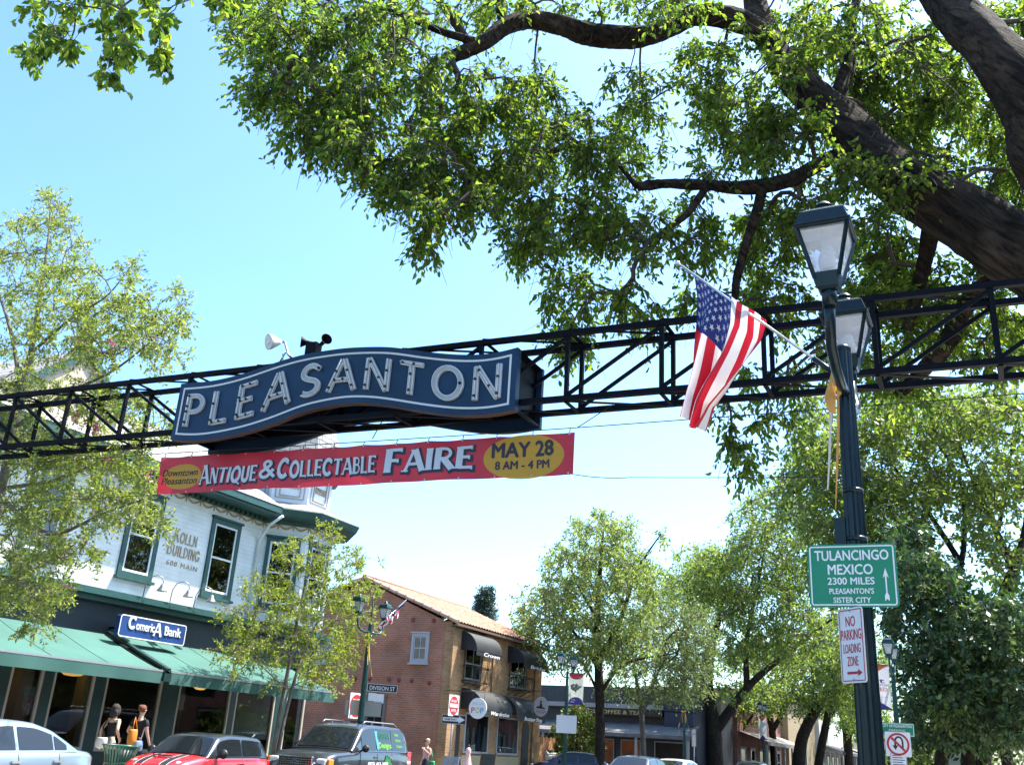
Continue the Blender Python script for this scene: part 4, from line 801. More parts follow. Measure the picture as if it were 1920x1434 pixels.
street_tree('shade_tree', 'street tree with slim upright dark trunks behind the hanging diamond banner', [(1452,1434),(1445,1350),(1425,1290),(1405,1230)], 72, [([(1448,1370),(1480,1310),(1500,1240)],.2)],
 [(1410,1225,50,30,22),(1450,1250,55,35,30),(1500,1250,50,35,26),(1450,1300,50,22,14)], 4, lf_far, 45, size=.24, tl=.9, tr=[.26,.25,.22,.18,.08], group=G)
street_tree('shade_tree', 'street tree with a trunk leaning right, beside the cream building', [(1498,1434),(1505,1380),(1540,1310),(1580,1240)], 66, [([(1510,1370),(1525,1300),(1520,1240)],.16)],
 [(1560,1180,50,45,30),(1590,1240,40,45,24),(1540,1250,50,35,24),(1570,1290,45,30,18),(1600,1150,40,40,18)], 4, lf_far, 46, size=.22, tl=.85, tr=[.42,.4,.36,.3,.12], group=G)
street_tree('shade_tree', 'dark trunked street tree just right of the one leaning beside the cream building', [(1535,1434),(1548,1360),(1562,1290)], 70, [([(1550,1350),(1590,1300)],.16)],
 [(1570,1330,40,25,10),(1600,1290,40,40,22),(1620,1220,40,60,26),(1560,1230,40,40,16)], 4, lf_far, 47, size=.22, tl=.85, tr=[.3,.28,.24,.12], group=G)
street_tree('shade_tree', 'low leafy street tree in the shade before the brick shop row', [(1388,1434),(1390,1370),(1395,1320)], 66, [([(1390,1370),(1420,1330),(1450,1310)],.12)],
 [(1385,1310,35,22,12),(1430,1305,40,24,16),(1480,1310,35,22,14),(1525,1300,30,26,12),(1400,1345,18,12,3),(1350,1330,25,16,5)], 3, lf_far, 51, size=.22, tl=.8, tr=[.18,.17,.14,.08], group=G)
street_tree('shade_tree', 'far street tree with twin trunks close to the left of the green lamp', [(1592,1434),(1588,1380),(1575,1330)], 92, [([(1590,1385),(1612,1330),(1620,1290)],.26)],
 [(1580,1320,40,30,18),(1615,1310,40,40,22),(1600,1360,40,20,10),(1650,1330,30,60,18),(1660,1240,30,50,14)], 5, lf_lush, 48, size=.28, tl=1.0, tr=[.4,.38,.34,.2], group=G)
street_tree('shade_tree', 'tall airy tree with several limbs on the right behind the near lamp', [(1838,1434),(1850,1250),(1885,1120),(1903,1075)], 38,
 [([(1903,1075),(1870,1000),(1825,900),(1790,810)],.16),([(1903,1075),(1925,970),(1930,860)],.15),([(1860,1200),(1800,1110),(1808,1010),(1800,900),(1740,810)],.15),([(1805,1060),(1740,960),(1680,880),(1640,800)],.12),([(1870,1000),(1890,900),(1900,800)],.09),([(1800,1110),(1720,1060),(1660,1030)],.09)],
 [(1530,800,45,60,24),(1500,870,40,45,18),(1570,880,60,60,34),(1640,800,60,60,36),(1720,790,70,60,40),(1800,780,60,50,32),(1880,770,60,50,28),(1560,970,60,60,32),(1640,930,60,60,34),(1720,900,60,60,32),(1800,900,60,60,24),(1890,900,50,80,26),(1640,1030,60,50,28),(1720,1020,50,50,20),(1570,1060,50,50,24),(1840,1000,40,40,10),(1480,930,30,40,10),(1890,1040,40,60,14),(1990,850,60,120,30)], 4, lf_far, 49, tr=[.36,.35,.32,.27,.22], size=.2, ntw=5, nlf=8, tl=.7, dens=1.15)
street_tree('magnolia_tree', 'dense dark glossy leaved tree on the right beside the U turn sign', [(1815,1434),(1818,1380),(1822,1300),(1820,1200)], 33.5, [([(1818,1400),(1770,1370),(1740,1300)],.1),([(1818,1390),(1870,1350),(1900,1270)],.1)],
 [(1722,1075,35,40,20),(1690,1085,30,45,18),(1683,1165,25,40,14),(1700,1010,35,35,12),(1650,1060,30,40,10),(1775,1110,50,45,34),(1755,1180,45,35,24),(1830,1160,55,50,40),(1895,1170,45,60,34),(1735,1250,45,45,30),(1810,1250,70,50,54),(1890,1270,50,50,38),(1735,1320,45,35,26),(1810,1330,60,35,38),(1890,1340,50,35,28),(1760,1370,50,20,14),(1860,1375,60,20,18),(1960,1240,60,120,40)], 2.4, lf_glossy, 50, tr=[.2,.2,.18,.15,.08], size=.19, ntw=5, nlf=8, tl=.5, dens=.85, droop=.5)
G2 = 'slim trunks under the dark trees at right'
for i, (x, x2, lab) in enumerate(((1764, 1778, 'leaning forked young tree left of the slim trunks at the right edge'), (1845, 1838, 'slim straight tree trunk right of the small post under the dark trees'), (1890, 1880, 'thick dark tree trunk near the right edge of the view'))):
    street_tree('park_tree', lab, [(x, 1434), (x2, 1390), (x2-8+i*6, 1340), (x2, 1290)], 33+i*3, [], [(x2, 1300, 40, 30, 14), (x2+10, 1250, 40, 30, 8)], 2, lf_far, 60+i, tr=[.2, .2, .19, .16, .1], size=.2, tl=.6)
# ---- conifer far behind the brick building
rg = np.random.default_rng(70); Yc = 95; cb = PY(908, 1160, Yc); top = PY(903, 1100, Yc); cx, cy = cb.x, cb.y
tips = []
for z in np.linspace(top.z-9.5, top.z-.2, 70):
    f = (top.z-z)/9.5; R = .4+1.7*min(1, f*1.8)*(1 if f < .8 else .75)
    for k in range(5): a = rg.uniform(0, 6.28); r = R*rg.uniform(.35, 1.05); tips.append((cx+r*math.cos(a), cy+r*math.sin(a), z-.25*r+rg.normal(0, .2)))
tree('pine_tree', 'lone dark bluish conifer standing far behind the tiled roof', (cx, cy, 0), [([Vector((cx, cy, 0)), Vector((cx, cy, top.z*.5)), Vector((cx, cy, top.z))], [.35, .28, .04])], np.array(tips), rg, lf_pine, m_bark, m_twig, r0=.012, ntw=5, nlf=9, tl=.7, size=.34, droop=.1, width=.3, fold=False, twr=.006)
# ---- bushes by the parking lot
def bush(name, label, c, r, h, seed, lm, n=60, size=.12, group=None):
    rg = np.random.default_rng(seed); d = unit(rg.normal(0, 1, (n, 3))); d[:, 2] = np.abs(d[:, 2]); T = np.array(c)+d*np.array([r, r, h])*rg.uniform(.5, 1, (n, 1))
    L = [([Vector(c), Vector(c)+Vector((.05, 0, h*.25)), Vector(c)+Vector((0, .05, h*.5))], [.06, .05, .03])]
    return tree(name, label, c, L, T, rg, lm, m_bark, m_twig, cat='bush', group=group, r0=.006, ntw=5, nlf=8, tl=.3, size=size, droop=.1, width=.55, fold=False, twr=.004)
c = PY(1075, 1434, 44); c.z = .13
bush('small_tree', 'round yellow green small tree with orange tips left of the tall lamp banner', (c.x-.4, 45.2, 1.5), 1.25, 2.2, 81, lf_bush, 130, .15)
for px, Y, r, h, lm, lab in ((1040, 43.4, .8, 1.3, lf_far, 'low green shrub beside the wooden fence'), (1088, 44, .8, 1.25, lf_bush, 'low shrub with orange flowers right of the tall lamp post'), (1066, 43.8, .6, 1.15, lf_hedge, 'grey green shrub at the foot of the tall lamp post')):
    p = PY(px, 1434, Y); bush('shrub', lab, (p.x, Y, .12), r, h, int(px), lm, 60, .13)
for i, (px, Y, lab) in enumerate(((1720, 40, 'sunlit pale green hedge below the U turn sign'), (1775, 44, 'sunlit pale green hedge among the slim trunks at right'), (1905, 60, 'sunlit pale hedge at far right edge'))):
    p = PY(px, 1434, Y); bush('hedge', lab, (p.x, Y, .1), 2.0, 2.7, 90+i, lf_hedge, 150, .2)
# ============================================================ buildings
m_clap = board_mat('white_clapboard', (.80, .80, .80), .115, depth=.24, var=.10)
m_trimw = mat('trim_white', (.74, .75, .76), .5, var=.05, vscale=4)
m_teal = mat('trim_teal', (.022, .075, .07), .45, var=.15, vscale=6)
m_store = mat('storefront_green', (.010, .034, .032), .35, var=.2, vscale=5)
m_tan = mat('window_bead', (.34, .30, .25), .5)
m_awn = mat('awning_green', (.045, .142, .118), .75, var=.14, vscale=1.1, trans=.15, bump=.1, bscale=4)
m_glass = glass_mat('shop_glass', (.55, .58, .58), .015); m_glassd = glass_mat('dark_glass', (.3, .32, .32), .03)
m_shing = brick_mat('roof_shingle', (.30, .29, .28), (.20, .195, .19), (.08, .08, .08), 1.0, rows=(.32, .19), xw=.45, rot=(math.pi/2, 0, math.pi/2), ms=.014, bump=.8)
m_gold = mat('gilt_moulding', (.40, .29, .17), .6, var=.2, vscale=12)
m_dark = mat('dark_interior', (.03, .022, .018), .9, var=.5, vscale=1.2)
m_blind = mat('blind', (.30, .34, .30), .8, var=.08, vscale=2)
def window(parent, c, w_, h_, ux, frame_m, sash_m, glass_m, fw=.12, mull=0, rail=True, back=None, depth=.05, curtain=None, sill=True):
    """sash window on a wall: c is the centre on the wall face, ux runs along it, faces ux x z"""
    c = Vector(c); ux = Vector(ux).normalized(); uz = Vector((0, 0, 1)); n = ux.cross(uz)
    P = lambda u, v, d: c+ux*u+uz*v+n*d
    def bar(mb, u0, u1, v0, v1, d0, d1):
        vs = [P(u, v, d) for d in (d0, d1) for u, v in ((u0, v0), (u1, v0), (u1, v1), (u0, v1))]
        mb.add(vs, [(3, 2, 1, 0), (4, 5, 6, 7)]+[(i, (i+1) % 4, 4+(i+1) % 4, 4+i) for i in range(4)])
    fr = MB(); a, b_ = w_/2, h_/2
    bar(fr, -a, -a+fw, -b_+fw, b_-fw, -.02, depth); bar(fr, a-fw, a, -b_+fw, b_-fw, -.02, depth); bar(fr, -a, a, b_-fw, b_, -.02, depth+.002); bar(fr, -a, a, -b_, -b_+fw, -.02, depth+.001)
    f = fr.build('window', frame_m, parent)
    if sill:
        s = MB(); bar(s, -a-.05, a+.05, -b_-.07, -b_-.002, -.02, depth+.07); bar(s, -a-.04, a+.04, b_+.002, b_+.06, -.02, depth+.05); s.build('sill', frame_m, f)
    s = MB(); q = .055; a2, b2 = a-fw-.003, b_-fw-.003
    bar(s, -a2, -a2+q, -b2+q, b2-q, -.02, depth-.02); bar(s, a2-q, a2, -b2+q, b2-q, -.02, depth-.02); bar(s, -a2, a2, b2-q, b2, -.02, depth-.018); bar(s, -a2, a2, -b2, -b2+q, -.02, depth-.019)
    if rail: bar(s, -a2+q, a2-q, -.025, .025, -.02, depth-.022)
    for i in range(mull): u = -a2+(2*a2)*(i+1)/(mull+1); bar(s, u-.015, u+.015, -b2+q, b2-q, -.02, depth-.026)
    s.build('sash', sash_m, f)
    g = MB(); g.add([P(-a2, -b2, .012), P(a2, -b2, .012), P(a2, b2, .012), P(-a2, b2, .012)], [(0, 1, 2, 3)]); g.build('pane', glass_m, f)
    g = MB(); g.add([P(-a2, -b2, .003), P(a2, -b2, .003), P(a2, b2, .003), P(-a2, b2, .003)], [(0, 1, 2, 3)])
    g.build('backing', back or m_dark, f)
    if curtain:
        g = MB(); u0, u1 = curtain; v0 = -b2
        g.add([P(-a2+2*a2*u0, v0, .006), P(-a2+2*a2*u1, v0, .006), P(-a2+2*a2*u1, b2*.3, .006), P(-a2+2*a2*u0, b2*.3, .006)], [(0, 1, 2, 3)]); g.build('curtain', m_blind, f)
    return f
# ---------------- white corner building
bk = thing('corner_building', 'white two storey clapboard corner building with green awnings, garland frieze and corner turret', 'building', (-19, 18, .12))
X0 = -19.0
mb = MB(); mb.box((X0-12, 4, 4.45), (X0, 21.9, 7.35)); mb.box((X0-12, 21.9, 4.45), (X0-.9, 25, 7.35)); mb.build('wall', m_clap, bk)
mb = MB(); mb.box((X0-.28, 4, 3.35), (X0-.001, 25.0, 4.449)); mb.box((X0-12, 4, 3.35), (X0-11.8, 25, 4.449)); mb.box((X0-11.8, 24.8, .12), (X0-.3, 25, 4.449)); mb.build('fascia', mat('fascia_navy', (.010, .016, .026), .5, var=.2, vscale=3), bk)
mb = MB(); mb.box((X0-.2, 4, 4.28), (X0+.34, 25.2, 4.36)); mb.box((X0-.2, 4, 4.361), (X0+.26, 25.2, 4.44)); mb.box((X0-.2, 4, 4.16), (X0+.18, 25.2, 4.279)); mb.build('ledge', m_teal, bk)
# interior of the shop
mb = MB(); mb.box((X0-6, 4, .125), (X0-.2, 24.8, .14)); mb.build('shop_floor', mat('carpet', (.12, .10, .08), .95), bk)
mb = MB(); mb.box((X0-6.1, 4, .12), (X0-6, 24.8, 3.4)); mb.box((X0-6, 4, 3.3), (X0-.3, 24.8, 3.35)); mb.box((X0-6, 3.9, .12), (X0-.3, 4, 3.3))
mb.build('shop_wall', mat('shop_wall', (.22, .16, .11), .9, var=.25, vscale=.8), bk)
for y, x in ((14.2, 2.2), (16.1, 1.6), (18.1, 1.8), (22.5, 3)): MB().box((X0-x-.16, y-.16, .14), (X0-x+.16, y+.16, 3.3)).build('column', mat('shop_column', (.33, .34, .25), .8), bk)
for y0, y1, h in ((12.6, 13.8, 1.1), (15, 16, 1.3), (19.8, 21.2, 1.1)): MB().box((X0-3.4, y0, .14), (X0-2.9, y1, h)).box((X0-3.5, y0-.05, h), (X0-2.8, y1+.05, h+.05)).build('counter', mat('counter_wood', (.16, .08, .04), .5, var=.3, vscale=4), bk)
for (px, py, r, e) in ((138, 1256, .40, .35), (375, 1290, .22, .5), (2, 1248, .25, .35)):
    p = PX(px, py, X0-1.5); mb = MB(); mb.lathe([(.03, -r*.55), (r*.5, -r*.5), (r*.85, -r*.25), (r, 0), (r*.97, .02)], p+Vector((0, 0, .08)), 20); mb.tube([p+Vector((0, 0, .1)), (p.x, p.y, 3.3)], .012, 6)
    mb.build('pendant_lamp', mat('lamp_bowl%.1f' % e, (.5, .33, .12), .5, emit=(1, .55, .16), es=e), bk)
# storefront posts and panes
edges = [(12.3, 14.1, 'p'), (14.1, 14.55, 'd'), (14.55, 15.4, 'p'), (15.4, 15.66, 'd'), (15.66, 16.82, 'p'), (16.82, 17.14, 'd'), (17.14, 18.94, 'p'), (18.94, 19.52, 'd'), (19.52, 21.5, 'p'), (21.5, 21.7, 'd'), (21.7, 23.4, 'b'), (23.4, 23.9, 'd'), (8, 12, 'p'), (12, 12.3, 'd'), (4, 8, 'd'), (23.9, 24.8, 'p')]
for a, b_, ty in edges:
    if ty == 'd': MB().box((X0-.20, a, .12), (X0-.02, b_, 3.349)).build('post', m_store, bk)
    else:
        fr = MB(); z0, z1 = .88, 3.3
        for y in (a+.035, b_-.035): fr.box((X0-.12, y-.034, z0), (X0-.03, y+.034, z1))
        fr.box((X0-.12, a+.07, z0), (X0-.031, b_-.07, z0+.08)); fr.box((X0-.12, a+.07, z1-.06), (X0-.031, b_-.07, z1)); f = fr.build('shop_window', m_tan, bk)
        MB().add([(X0-.08, a+.05, z0+.05), (X0-.08, b_-.05, z0+.05), (X0-.08, b_-.05, z1-.03), (X0-.08, a+.05, z1-.03)], [(0, 1, 2, 3)]).build('pane', m_glass, f)
        if ty == 'b': MB().box((X0-.16, a+.07, 1.32), (X0-.14, b_-.07, z1-.06)).build('blind', m_blind, f)
        MB().box((X0-.22, a, .12), (X0-.05, b_, z0-.002)).build('stall_riser', m_store, bk)
# upper windows
for y0, y1, z0, z1 in ((16.74, 17.86, 4.86, 6.98), (19.63, 20.78, 4.84, 6.94), (13.9, 15.0, 4.86, 6.98), (11.1, 12.2, 4.86, 6.98)):
    window(bk, (X0, (y0+y1)/2, (z0+z1)/2), y1-y0, z1-z0, (0, 1, 0), m_teal, m_trimw, m_glassd, fw=.13)
# frieze with garlands
MB().box((X0-.05, 4, 7.0), (X0+.035, 21.88, 7.34)).build('frieze', m_trimw, bk)
def swag(mb, P0, P1, n, z, drop, r=.018):
    P0 = Vector(P0); P1 = Vector(P1)
    for i in range(n):
        a = P0.lerp(P1, i/n); b_ = P0.lerp(P1, (i+1)/n); pts = [a.lerp(b_, t/8)+Vector((0, 0, z-drop*math.sin(math.pi*t/8))) for t in range(9)]
        mb.tube(pts, [r*.7, r, r*1.3, r*1.5, r*1.6, r*1.5, r*1.3, r, r*.7], 6)
        mb.tube([a+Vector((0, 0, z+.05)), a+Vector((0, 0, z-.02)), a+Vector((0, 0, z-drop*1.25))], [r*1.6, r*1.5, r*.6], 6)
mb = MB(); swag(mb, (X0+.05, 4.2, 0), (X0+.05, 21.7, 0), 33, 7.26, .13); mb.build('garland', m_gold, bk)
# eaves, dentils, roof
mb = MB(); mb.box((X0-.1, 4, 7.351), (X0+.75, 21.6, 7.42)); mb.box((X0+.62, 4, 7.421), (X0+.82, 21.55, 7.60)); mb.box((X0-.1, 4, 7.25), (X0+.12, 21.8, 7.349)); 
for i in range(88): y = 4.1+i*.2; mb.box((X0+.121, y, 7.25), (X0+.22, y+.1, 7.349))
mb.build('eave', m_teal, bk)
mb = MB(); mb.add([(X0+.84, 4, 7.61), (X0+.84, 21.5, 7.61), (X0-3.0, 21.5, 9.9), (X0-3.0, 4, 9.9), (X0-9, 4, 9.95), (X0-9, 21.5, 9.95), (X0-11.5, 4, 7.4), (X0-11.5, 21.5, 7.4)], [(0, 1, 2, 3), (3, 2, 5, 4), (4, 5, 7, 6), (1, 7, 5, 2), (0, 3, 4, 6)])
mb.build('roof', m_shing, bk)
# gabled dormer with a green finial at the left
mb = MB(); mb.add([(X0+.3, 13.1, 7.62), (X0+.3, 15.6, 7.62), (X0+.3, 15.6, 8.5), (X0+.3, 14.4, 9.6), (X0+.3, 13.1, 8.5), (X0-4, 13.1, 7.62), (X0-4, 15.6, 7.62), (X0-4, 15.6, 8.5), (X0-4, 14.4, 9.6), (X0-4, 13.1, 8.5)], [(0, 1, 2, 3, 4), (1, 6, 7, 2), (5, 0, 4, 9)]); mb.build('dormer', mat('dormer_peach', (.50, .40, .33), .7, var=.1), bk)
mb = MB(); mb.beam((X0+.36, 12.9, 8.4), (X0+.36, 14.42, 9.72), .16, .1, up=(1, 0, 0)); mb.beam((X0+.36, 15.8, 8.4), (X0+.36, 14.38, 9.72), .16, .1, up=(1, 0, 0)); mb.lathe([(.12, 0), (.14, .1), (.05, .2), (.0, .5)], (X0+.3, 14.4, 9.7), 8); mb.build('dormer_trim', m_teal, bk)
mb = MB(); mb.add([(X0+.4, 12.85, 8.42), (X0+.4, 14.4, 9.80), (X0-5, 14.4, 9.80), (X0-5, 12.85, 8.42), (X0+.4, 15.85, 8.42), (X0-5, 15.85, 8.42)], [(0, 1, 2, 3), (4, 5, 2, 1)]); mb.build('dormer_roof', m_shing, bk)
# corner turret: eight sided bay, drum with panels, bell roof
tc_ = Vector((X0-.62, 23.25, 0)); RT = 1.68
def octo(r, z, rot=22.5): return [tc_+Vector((r*math.cos(R_(rot+45*i)), r*math.sin(R_(rot+45*i)), z)) for i in range(8)]
def octmb(rz, cap=True):
    mb = MB(); vs = []
    for r, z in rz: vs += octo(r, z)
    k = len(rz); fs = [(i*8+j, i*8+(j+1) % 8, (i+1)*8+(j+1) % 8, (i+1)*8+j) for i in range(k-1) for j in range(8)]
    if cap: fs += [tuple(reversed(range(8))), tuple(range((k-1)*8, k*8))]
    return mb.add(vs, fs)
octmb([(RT, 4.45), (RT, 7.35)]).build('turret_wall', m_clap, bk)
octmb([(RT+.03, 7.0), (RT+.03, 7.34)]).build('turret_frieze', m_trimw, bk)
octmb([(RT+.1, 7.25), (RT+.12, 7.36), (RT+.7, 7.40), (RT+.72, 7.44), (RT+.78, 7.58), (RT+.76, 7.61)]).build('turret_eave', m_teal, bk)
octmb([(RT+.74, 7.62), (RT-.2, 7.98)]).build('turret_skirt', m_shing, bk)
octmb([(RT-.26, 7.9), (RT-.26, 9.0)]).build('drum', m_trimw, bk)
octmb([(RT-.24, 8.98), (RT+.05, 9.06), (RT+.1, 9.16), (RT+.06, 9.2)]).build('drum_cornice', m_teal, bk)
octmb([(RT+.04, 9.205), (RT-.02, 9.6), (RT-.14, 10.1), (RT-.36, 10.6), (RT-.75, 11.05), (RT-1.2, 11.3), (RT-1.55, 11.7), (.03, 12.6)]).build('dome', m_shing, bk)
mb = MB(); mg = MB(); ms = MB()
for i in range(8):
    a, b_ = octo(RT-.26, 0)[i], octo(RT-.26, 0)[(i+1) % 8]; ux = (b_-a).normalized(); n = ux.cross(Vector((0, 0, 1)));
    if n.x < -.8: continue
    for k_, (mm, mbx, off) in enumerate(((.12, mb, .012), (.24, mb, .024))):
        L_ = (b_-a).length; pts = [(mm, 8.05+mm*.6), (L_-mm, 8.05+mm*.6), (L_-mm, 8.95-mm*.6), (mm, 8.95-mm*.6)]
        P3 = [a+ux*u+Vector((0, 0, v))+n*off for u, v in pts]
        for q in range(4): mbx.beam(P3[q], P3[(q+1) % 4], .03, .03)
    c = (a+b_)/2
    for j in range(9): u = (j-4)*.07; mg.tube([c+ux*u+n*.012+Vector((0, 0, 8.42)), c+ux*(u+.05)+n*.02+Vector((0, 0, 8.52+.05*math.sin(j))), c+ux*(u-.02)+n*.012+Vector((0, 0, 8.62))], .014, 5)
    a2, b2 = octo(RT+.05, 0)[i], octo(RT+.05, 0)[(i+1) % 8]; swag(ms, a2, b2, 3, 7.26, .13)
mb.build('panel_moulding', mat('moulding_grey', (.42, .40, .36), .6), bk); mg.build('panel_ornament', m_gold, bk); ms.build('turret_garland', m_gold, bk)
for i in (6, 7):
    a, b_ = octo(RT, 0)[i], octo(RT, 0)[(i+1) % 8]; c = (a+b_)/2; ux = (b_-a).normalized()
    window(bk, (c.x, c.y, 5.85), .98, 2.0, ux, m_teal, m_trimw, m_glassd, fw=.11)
a = PX(492, 1120, X0+.1); MB().tube([(X0+.9, 21.45, 7.35), (X0+.5, 21.4, 7.1), (X0+.09, 21.55, 6.7), (X0+.09, 21.55, 4.5)], .045, 8).build('drainpipe', m_trimw, bk)
# awnings
def awning(y0, y1):
    a = MB(); n = 24; m_ = int((y1-y0)*3)
    def fn(u, v):
        y = y0+(y1-y0)*u; s = .03*math.sin(math.pi*v)
        return Vector((X0+.05+2.05*v, y, 3.46-.80*v-s))
    a.grid(fn, m_, 8); o = a.build('awning', m_awn, bk)
    for i in range(1, int((y1-y0)/1.25)):
        y = y0+i*(y1-y0)/int((y1-y0)/1.25); MB().tube([fn((y-y0)/(y1-y0), q/8)+Vector((0, 0, .004)) for q in range(9)], .007, 5).build('seam', mat('awning_seam', (.03, .10, .083), .8), o)
    v_ = MB(); v_.grid(lambda u, v: Vector((X0+2.12+.012*math.sin(u*m_*1.3)*v, y0+(y1-y0)*u, 2.645-.25*v)), m_*4, 3); v_.build('valance', mat('valance_shade_green', (.028, .10, .085), .8, var=.1, vscale=2), o)  # awning cloth again, darker: the valance's shade is put into its colour
    b_ = MB(); b_.beam((X0+2.1, y0, 2.665), (X0+2.1, y1, 2.665), .05, .045); b_.build('front_bar', mat('bar_grey', (.35, .37, .38), .4, metal=.5), o)
    b_ = MB()
    for y in (y0+.02, y1-.02): b_.beam((X0+.05, y, 3.44), (X0+2.08, y, 2.64), .035, .035); b_.beam((X0+.05, y, 2.7), (X0+2.08, y, 2.63), .03, .03)
    b_.build('arm', m_steel, o)
awning(8.0, 16.72); awning(16.98, 23.3)
mb = MB(); mb.beam((X0+.05, 16.85, 3.52), (X0+2.16, 16.85, 2.70), .14, .05); mb.box((X0+2.05, 16.74, 2.45), (X0+2.17, 16.96, 2.62)); mb.build('awning_divider', m_store, bk)
# gooseneck lamps
for y in (17.72, 18.62, 19.46):
    mb = MB(); x = X0+.3; mb.tube([(x, y-.28, 4.44), (x+.02, y-.28, 4.75), (x+.10, y-.24, 4.92), (x+.2, y-.12, 4.99), (x+.28, y-.02, 4.94), (x+.30, y, 4.82), (x+.3, y, 4.76)], .014, 7)
    mb.lathe([(.03, .17), (.05, .15), (.06, .1), (.13, .0), (.135, -.01)], (x+.3, y, 4.62), 14); mb.build('gooseneck_lamp', mat('lamp_steel', (.28, .28, .29), .4, metal=.6), bk)
# wall lettering
def wtext(s, y, z, h, w_, sizes):
    st, W = strokes(s, .2, .1, gap=.22, sizes=sizes, serif=.1)
    fn = lambda u, v: (Vector((X0+.004, y+w_*u/W, z+h*v)), Vector((1, 0, 0)))
    stroke_mesh(st, fn, .012).build('lettering', m_gold, bk)
wtext('KOLLN', 18.38, 6.02, .27, .82, [1.3, 1, 1, 1, 1]); wtext('BUILDING', 18.22, 5.66, .27, 1.16, [1.3]+[1]*7)
text('600 MAIN', (X0+.004, 18.82, 5.46), (0, 1, 0), (0, 0, 1), .13, m_gold, bk, width=1.1, th=.01, spacing=1.25)
# hanging bank sign
sb = thing('bank_sign', 'blue shop sign with white lettering above the green awning', 'sign', (-18.25, 17.5, 3.6))
m_bsign = mat('bank_blue', (.02, .055, .19), .35, var=.25, vscale=2)
c = Vector((-18.22, 17.52, 3.64)); ux = Vector((0, 1, 0)); uz = Vector((0, 0, 1)); bw, bh = 2.12, .50
MB().prism(rrect(bw, bh, .07), c-Vector((.14, 0, 0)), ux, uz, .14).build('panel', m_bsign, sb)
mb = MB(); o_, i_ = rrect(bw, bh, .07), rrect(bw-.05, bh-.05, .05); k = len(o_); vs = [c+Vector((d, 0, 0))+ux*u+uz*v for d in (.0005, .006) for q in (o_, i_) for u, v in q]
mb.add(vs, [(2*k+i, 2*k+(i+1) % k, 3*k+(i+1) % k, 3*k+i) for i in range(k)]); mb.build('border', m_signwhite, sb)
def stw(s, y, z, h, w_, sizes, serif=.1):
    st, W = strokes(s, .22, .12, gap=.18, sizes=sizes, serif=serif); fn = lambda u, v: (Vector((c.x+.001, y+w_*u/W, z+h*v)), Vector((1, 0, 0)))
    stroke_mesh(st, fn, .02).build('lettering', m_signwhite, sb)
stw('C', 16.72, 3.60, .27, .20, [1]); text('omeric', (c.x+.001, 16.95, 3.70), ux, uz, .21, m_signwhite, sb, width=.58, align='L', th=.02, bold=.02); stw('A', 17.53, 3.52, .30, .22, [1])
text('Bank', (c.x+.001, 17.86, 3.69), ux, uz, .22, m_signwhite, sb, width=.55, align='L', th=.02, bold=.02)
mb = MB()
for y in (16.9, 18.1): mb.beam((X0, y, 3.62), (c.x-.14, y, 3.62), .05, .05)
mb.build('bracket', m_steel, sb)
# ---------------- red brick building with a tiled roof
m_brick = brick_mat('red_brick', (.37, .145, .080), (.30, .11, .062), (.34, .21, .15), 1.0, rows=(.24, .082), rot=(math.pi/2, 0, 0), ms=.011, bump=.3)
m_ybrick = brick_mat('yellow_brick', (.38, .215, .095), (.28, .15, .065), (.33, .22, .12), 1.0, rows=(.26, .09), rot=(math.pi/2, 0, math.pi/2), ms=.012, bump=.7)
rb_ = thing('brick_building', 'two storey red brick building with clay tile gable roof and yellow brick shop front', 'building', (-19, 37, .12))
YB, YE, XR_, XG, ZE, ZP = 33.4, 41.9, -19.05, -23.25, 6.02, 7.72; XL_ = 2*XG-XR_
mb = MB(); mb.add([(XL_, YB, .1), (XR_-.3, YB, .1), (XR_-.3, YB, ZE-.02), (XG, YB, ZP-.12), (XL_, YB, ZE-.02), (XL_, YE, .1), (XR_-.3, YE, .1), (XR_-.3, YE, ZE-.02), (XG, YE, ZP-.12), (XL_, YE, ZE-.02)], [(0, 1, 2, 3, 4), (6, 5, 9, 8, 7), (5, 0, 4, 9)]); mb.build('wall', m_brick, rb_)
mb = MB(); mb.box((XR_-.299, YB+.012, .1), (XR_, YE, ZE-.02)); mb.box((XR_+.001, YB+.02, .1), (XR_+.10, YB+.75, ZE-.25)); mb.box((XR_+.001, 37.0, .1), (XR_+.06, 37.65, ZE-.25)); mb.box((XR_+.001, YE-.7, .1), (XR_+.09, YE-.02, ZE-.25)); mb.build('shop_front', m_ybrick, rb_)
m_tile = mat('clay_tile', (.31, .15, .095), .85, var=.45, vscale=6, bump=.4)
def tile(mb, xa, za, xb, zb, sgn):
    n = int((YE-YB+.5)/.24); rows = 16
    def fn(u, v):
        y = YB-.25+(YE-YB+.5)*u; ph = (v*rows) % 1; x = xa+(xb-xa)*v; z = za+(zb-za)*v
        return Vector((x, y, z+.06*abs(math.sin(math.pi*u*n))+.02*(1-ph)))
    mb.grid(fn, n*4, rows*2, smooth=False)
mb = MB(); tile(mb, XR_+.35, ZE-.10, XG, ZP+.02, 1); tile(mb, XL_-.35, ZE-.10, XG, ZP+.02, -1); mb.tube([(XG, YB-.27, ZP+.06), (XG, YE+.27, ZP+.06)], .09, 8); mb.build('roof', m_tile, rb_)
mb = MB()
for sx, xe in ((1, XR_+.37), (-1, XL_-.37)):                # rake tiles along the gable and eave board
    for i in range(11):
        t0, t1 = i/11, (i+1)/11-.008; a = Vector((xe+(XG-xe)*t0, YB-.22, ZE-.10+(ZP-ZE+.1)*t0+.03)); b_ = Vector((xe+(XG-xe)*t1, YB-.22, ZE-.10+(ZP-ZE+.1)*t1+.03)); mb.tube([a, b_], [.085, .075], 8)
mb.build('rake_tiles', mat('rake_tile', (.44, .28, .21), .8, var=.25, vscale=4), rb_)
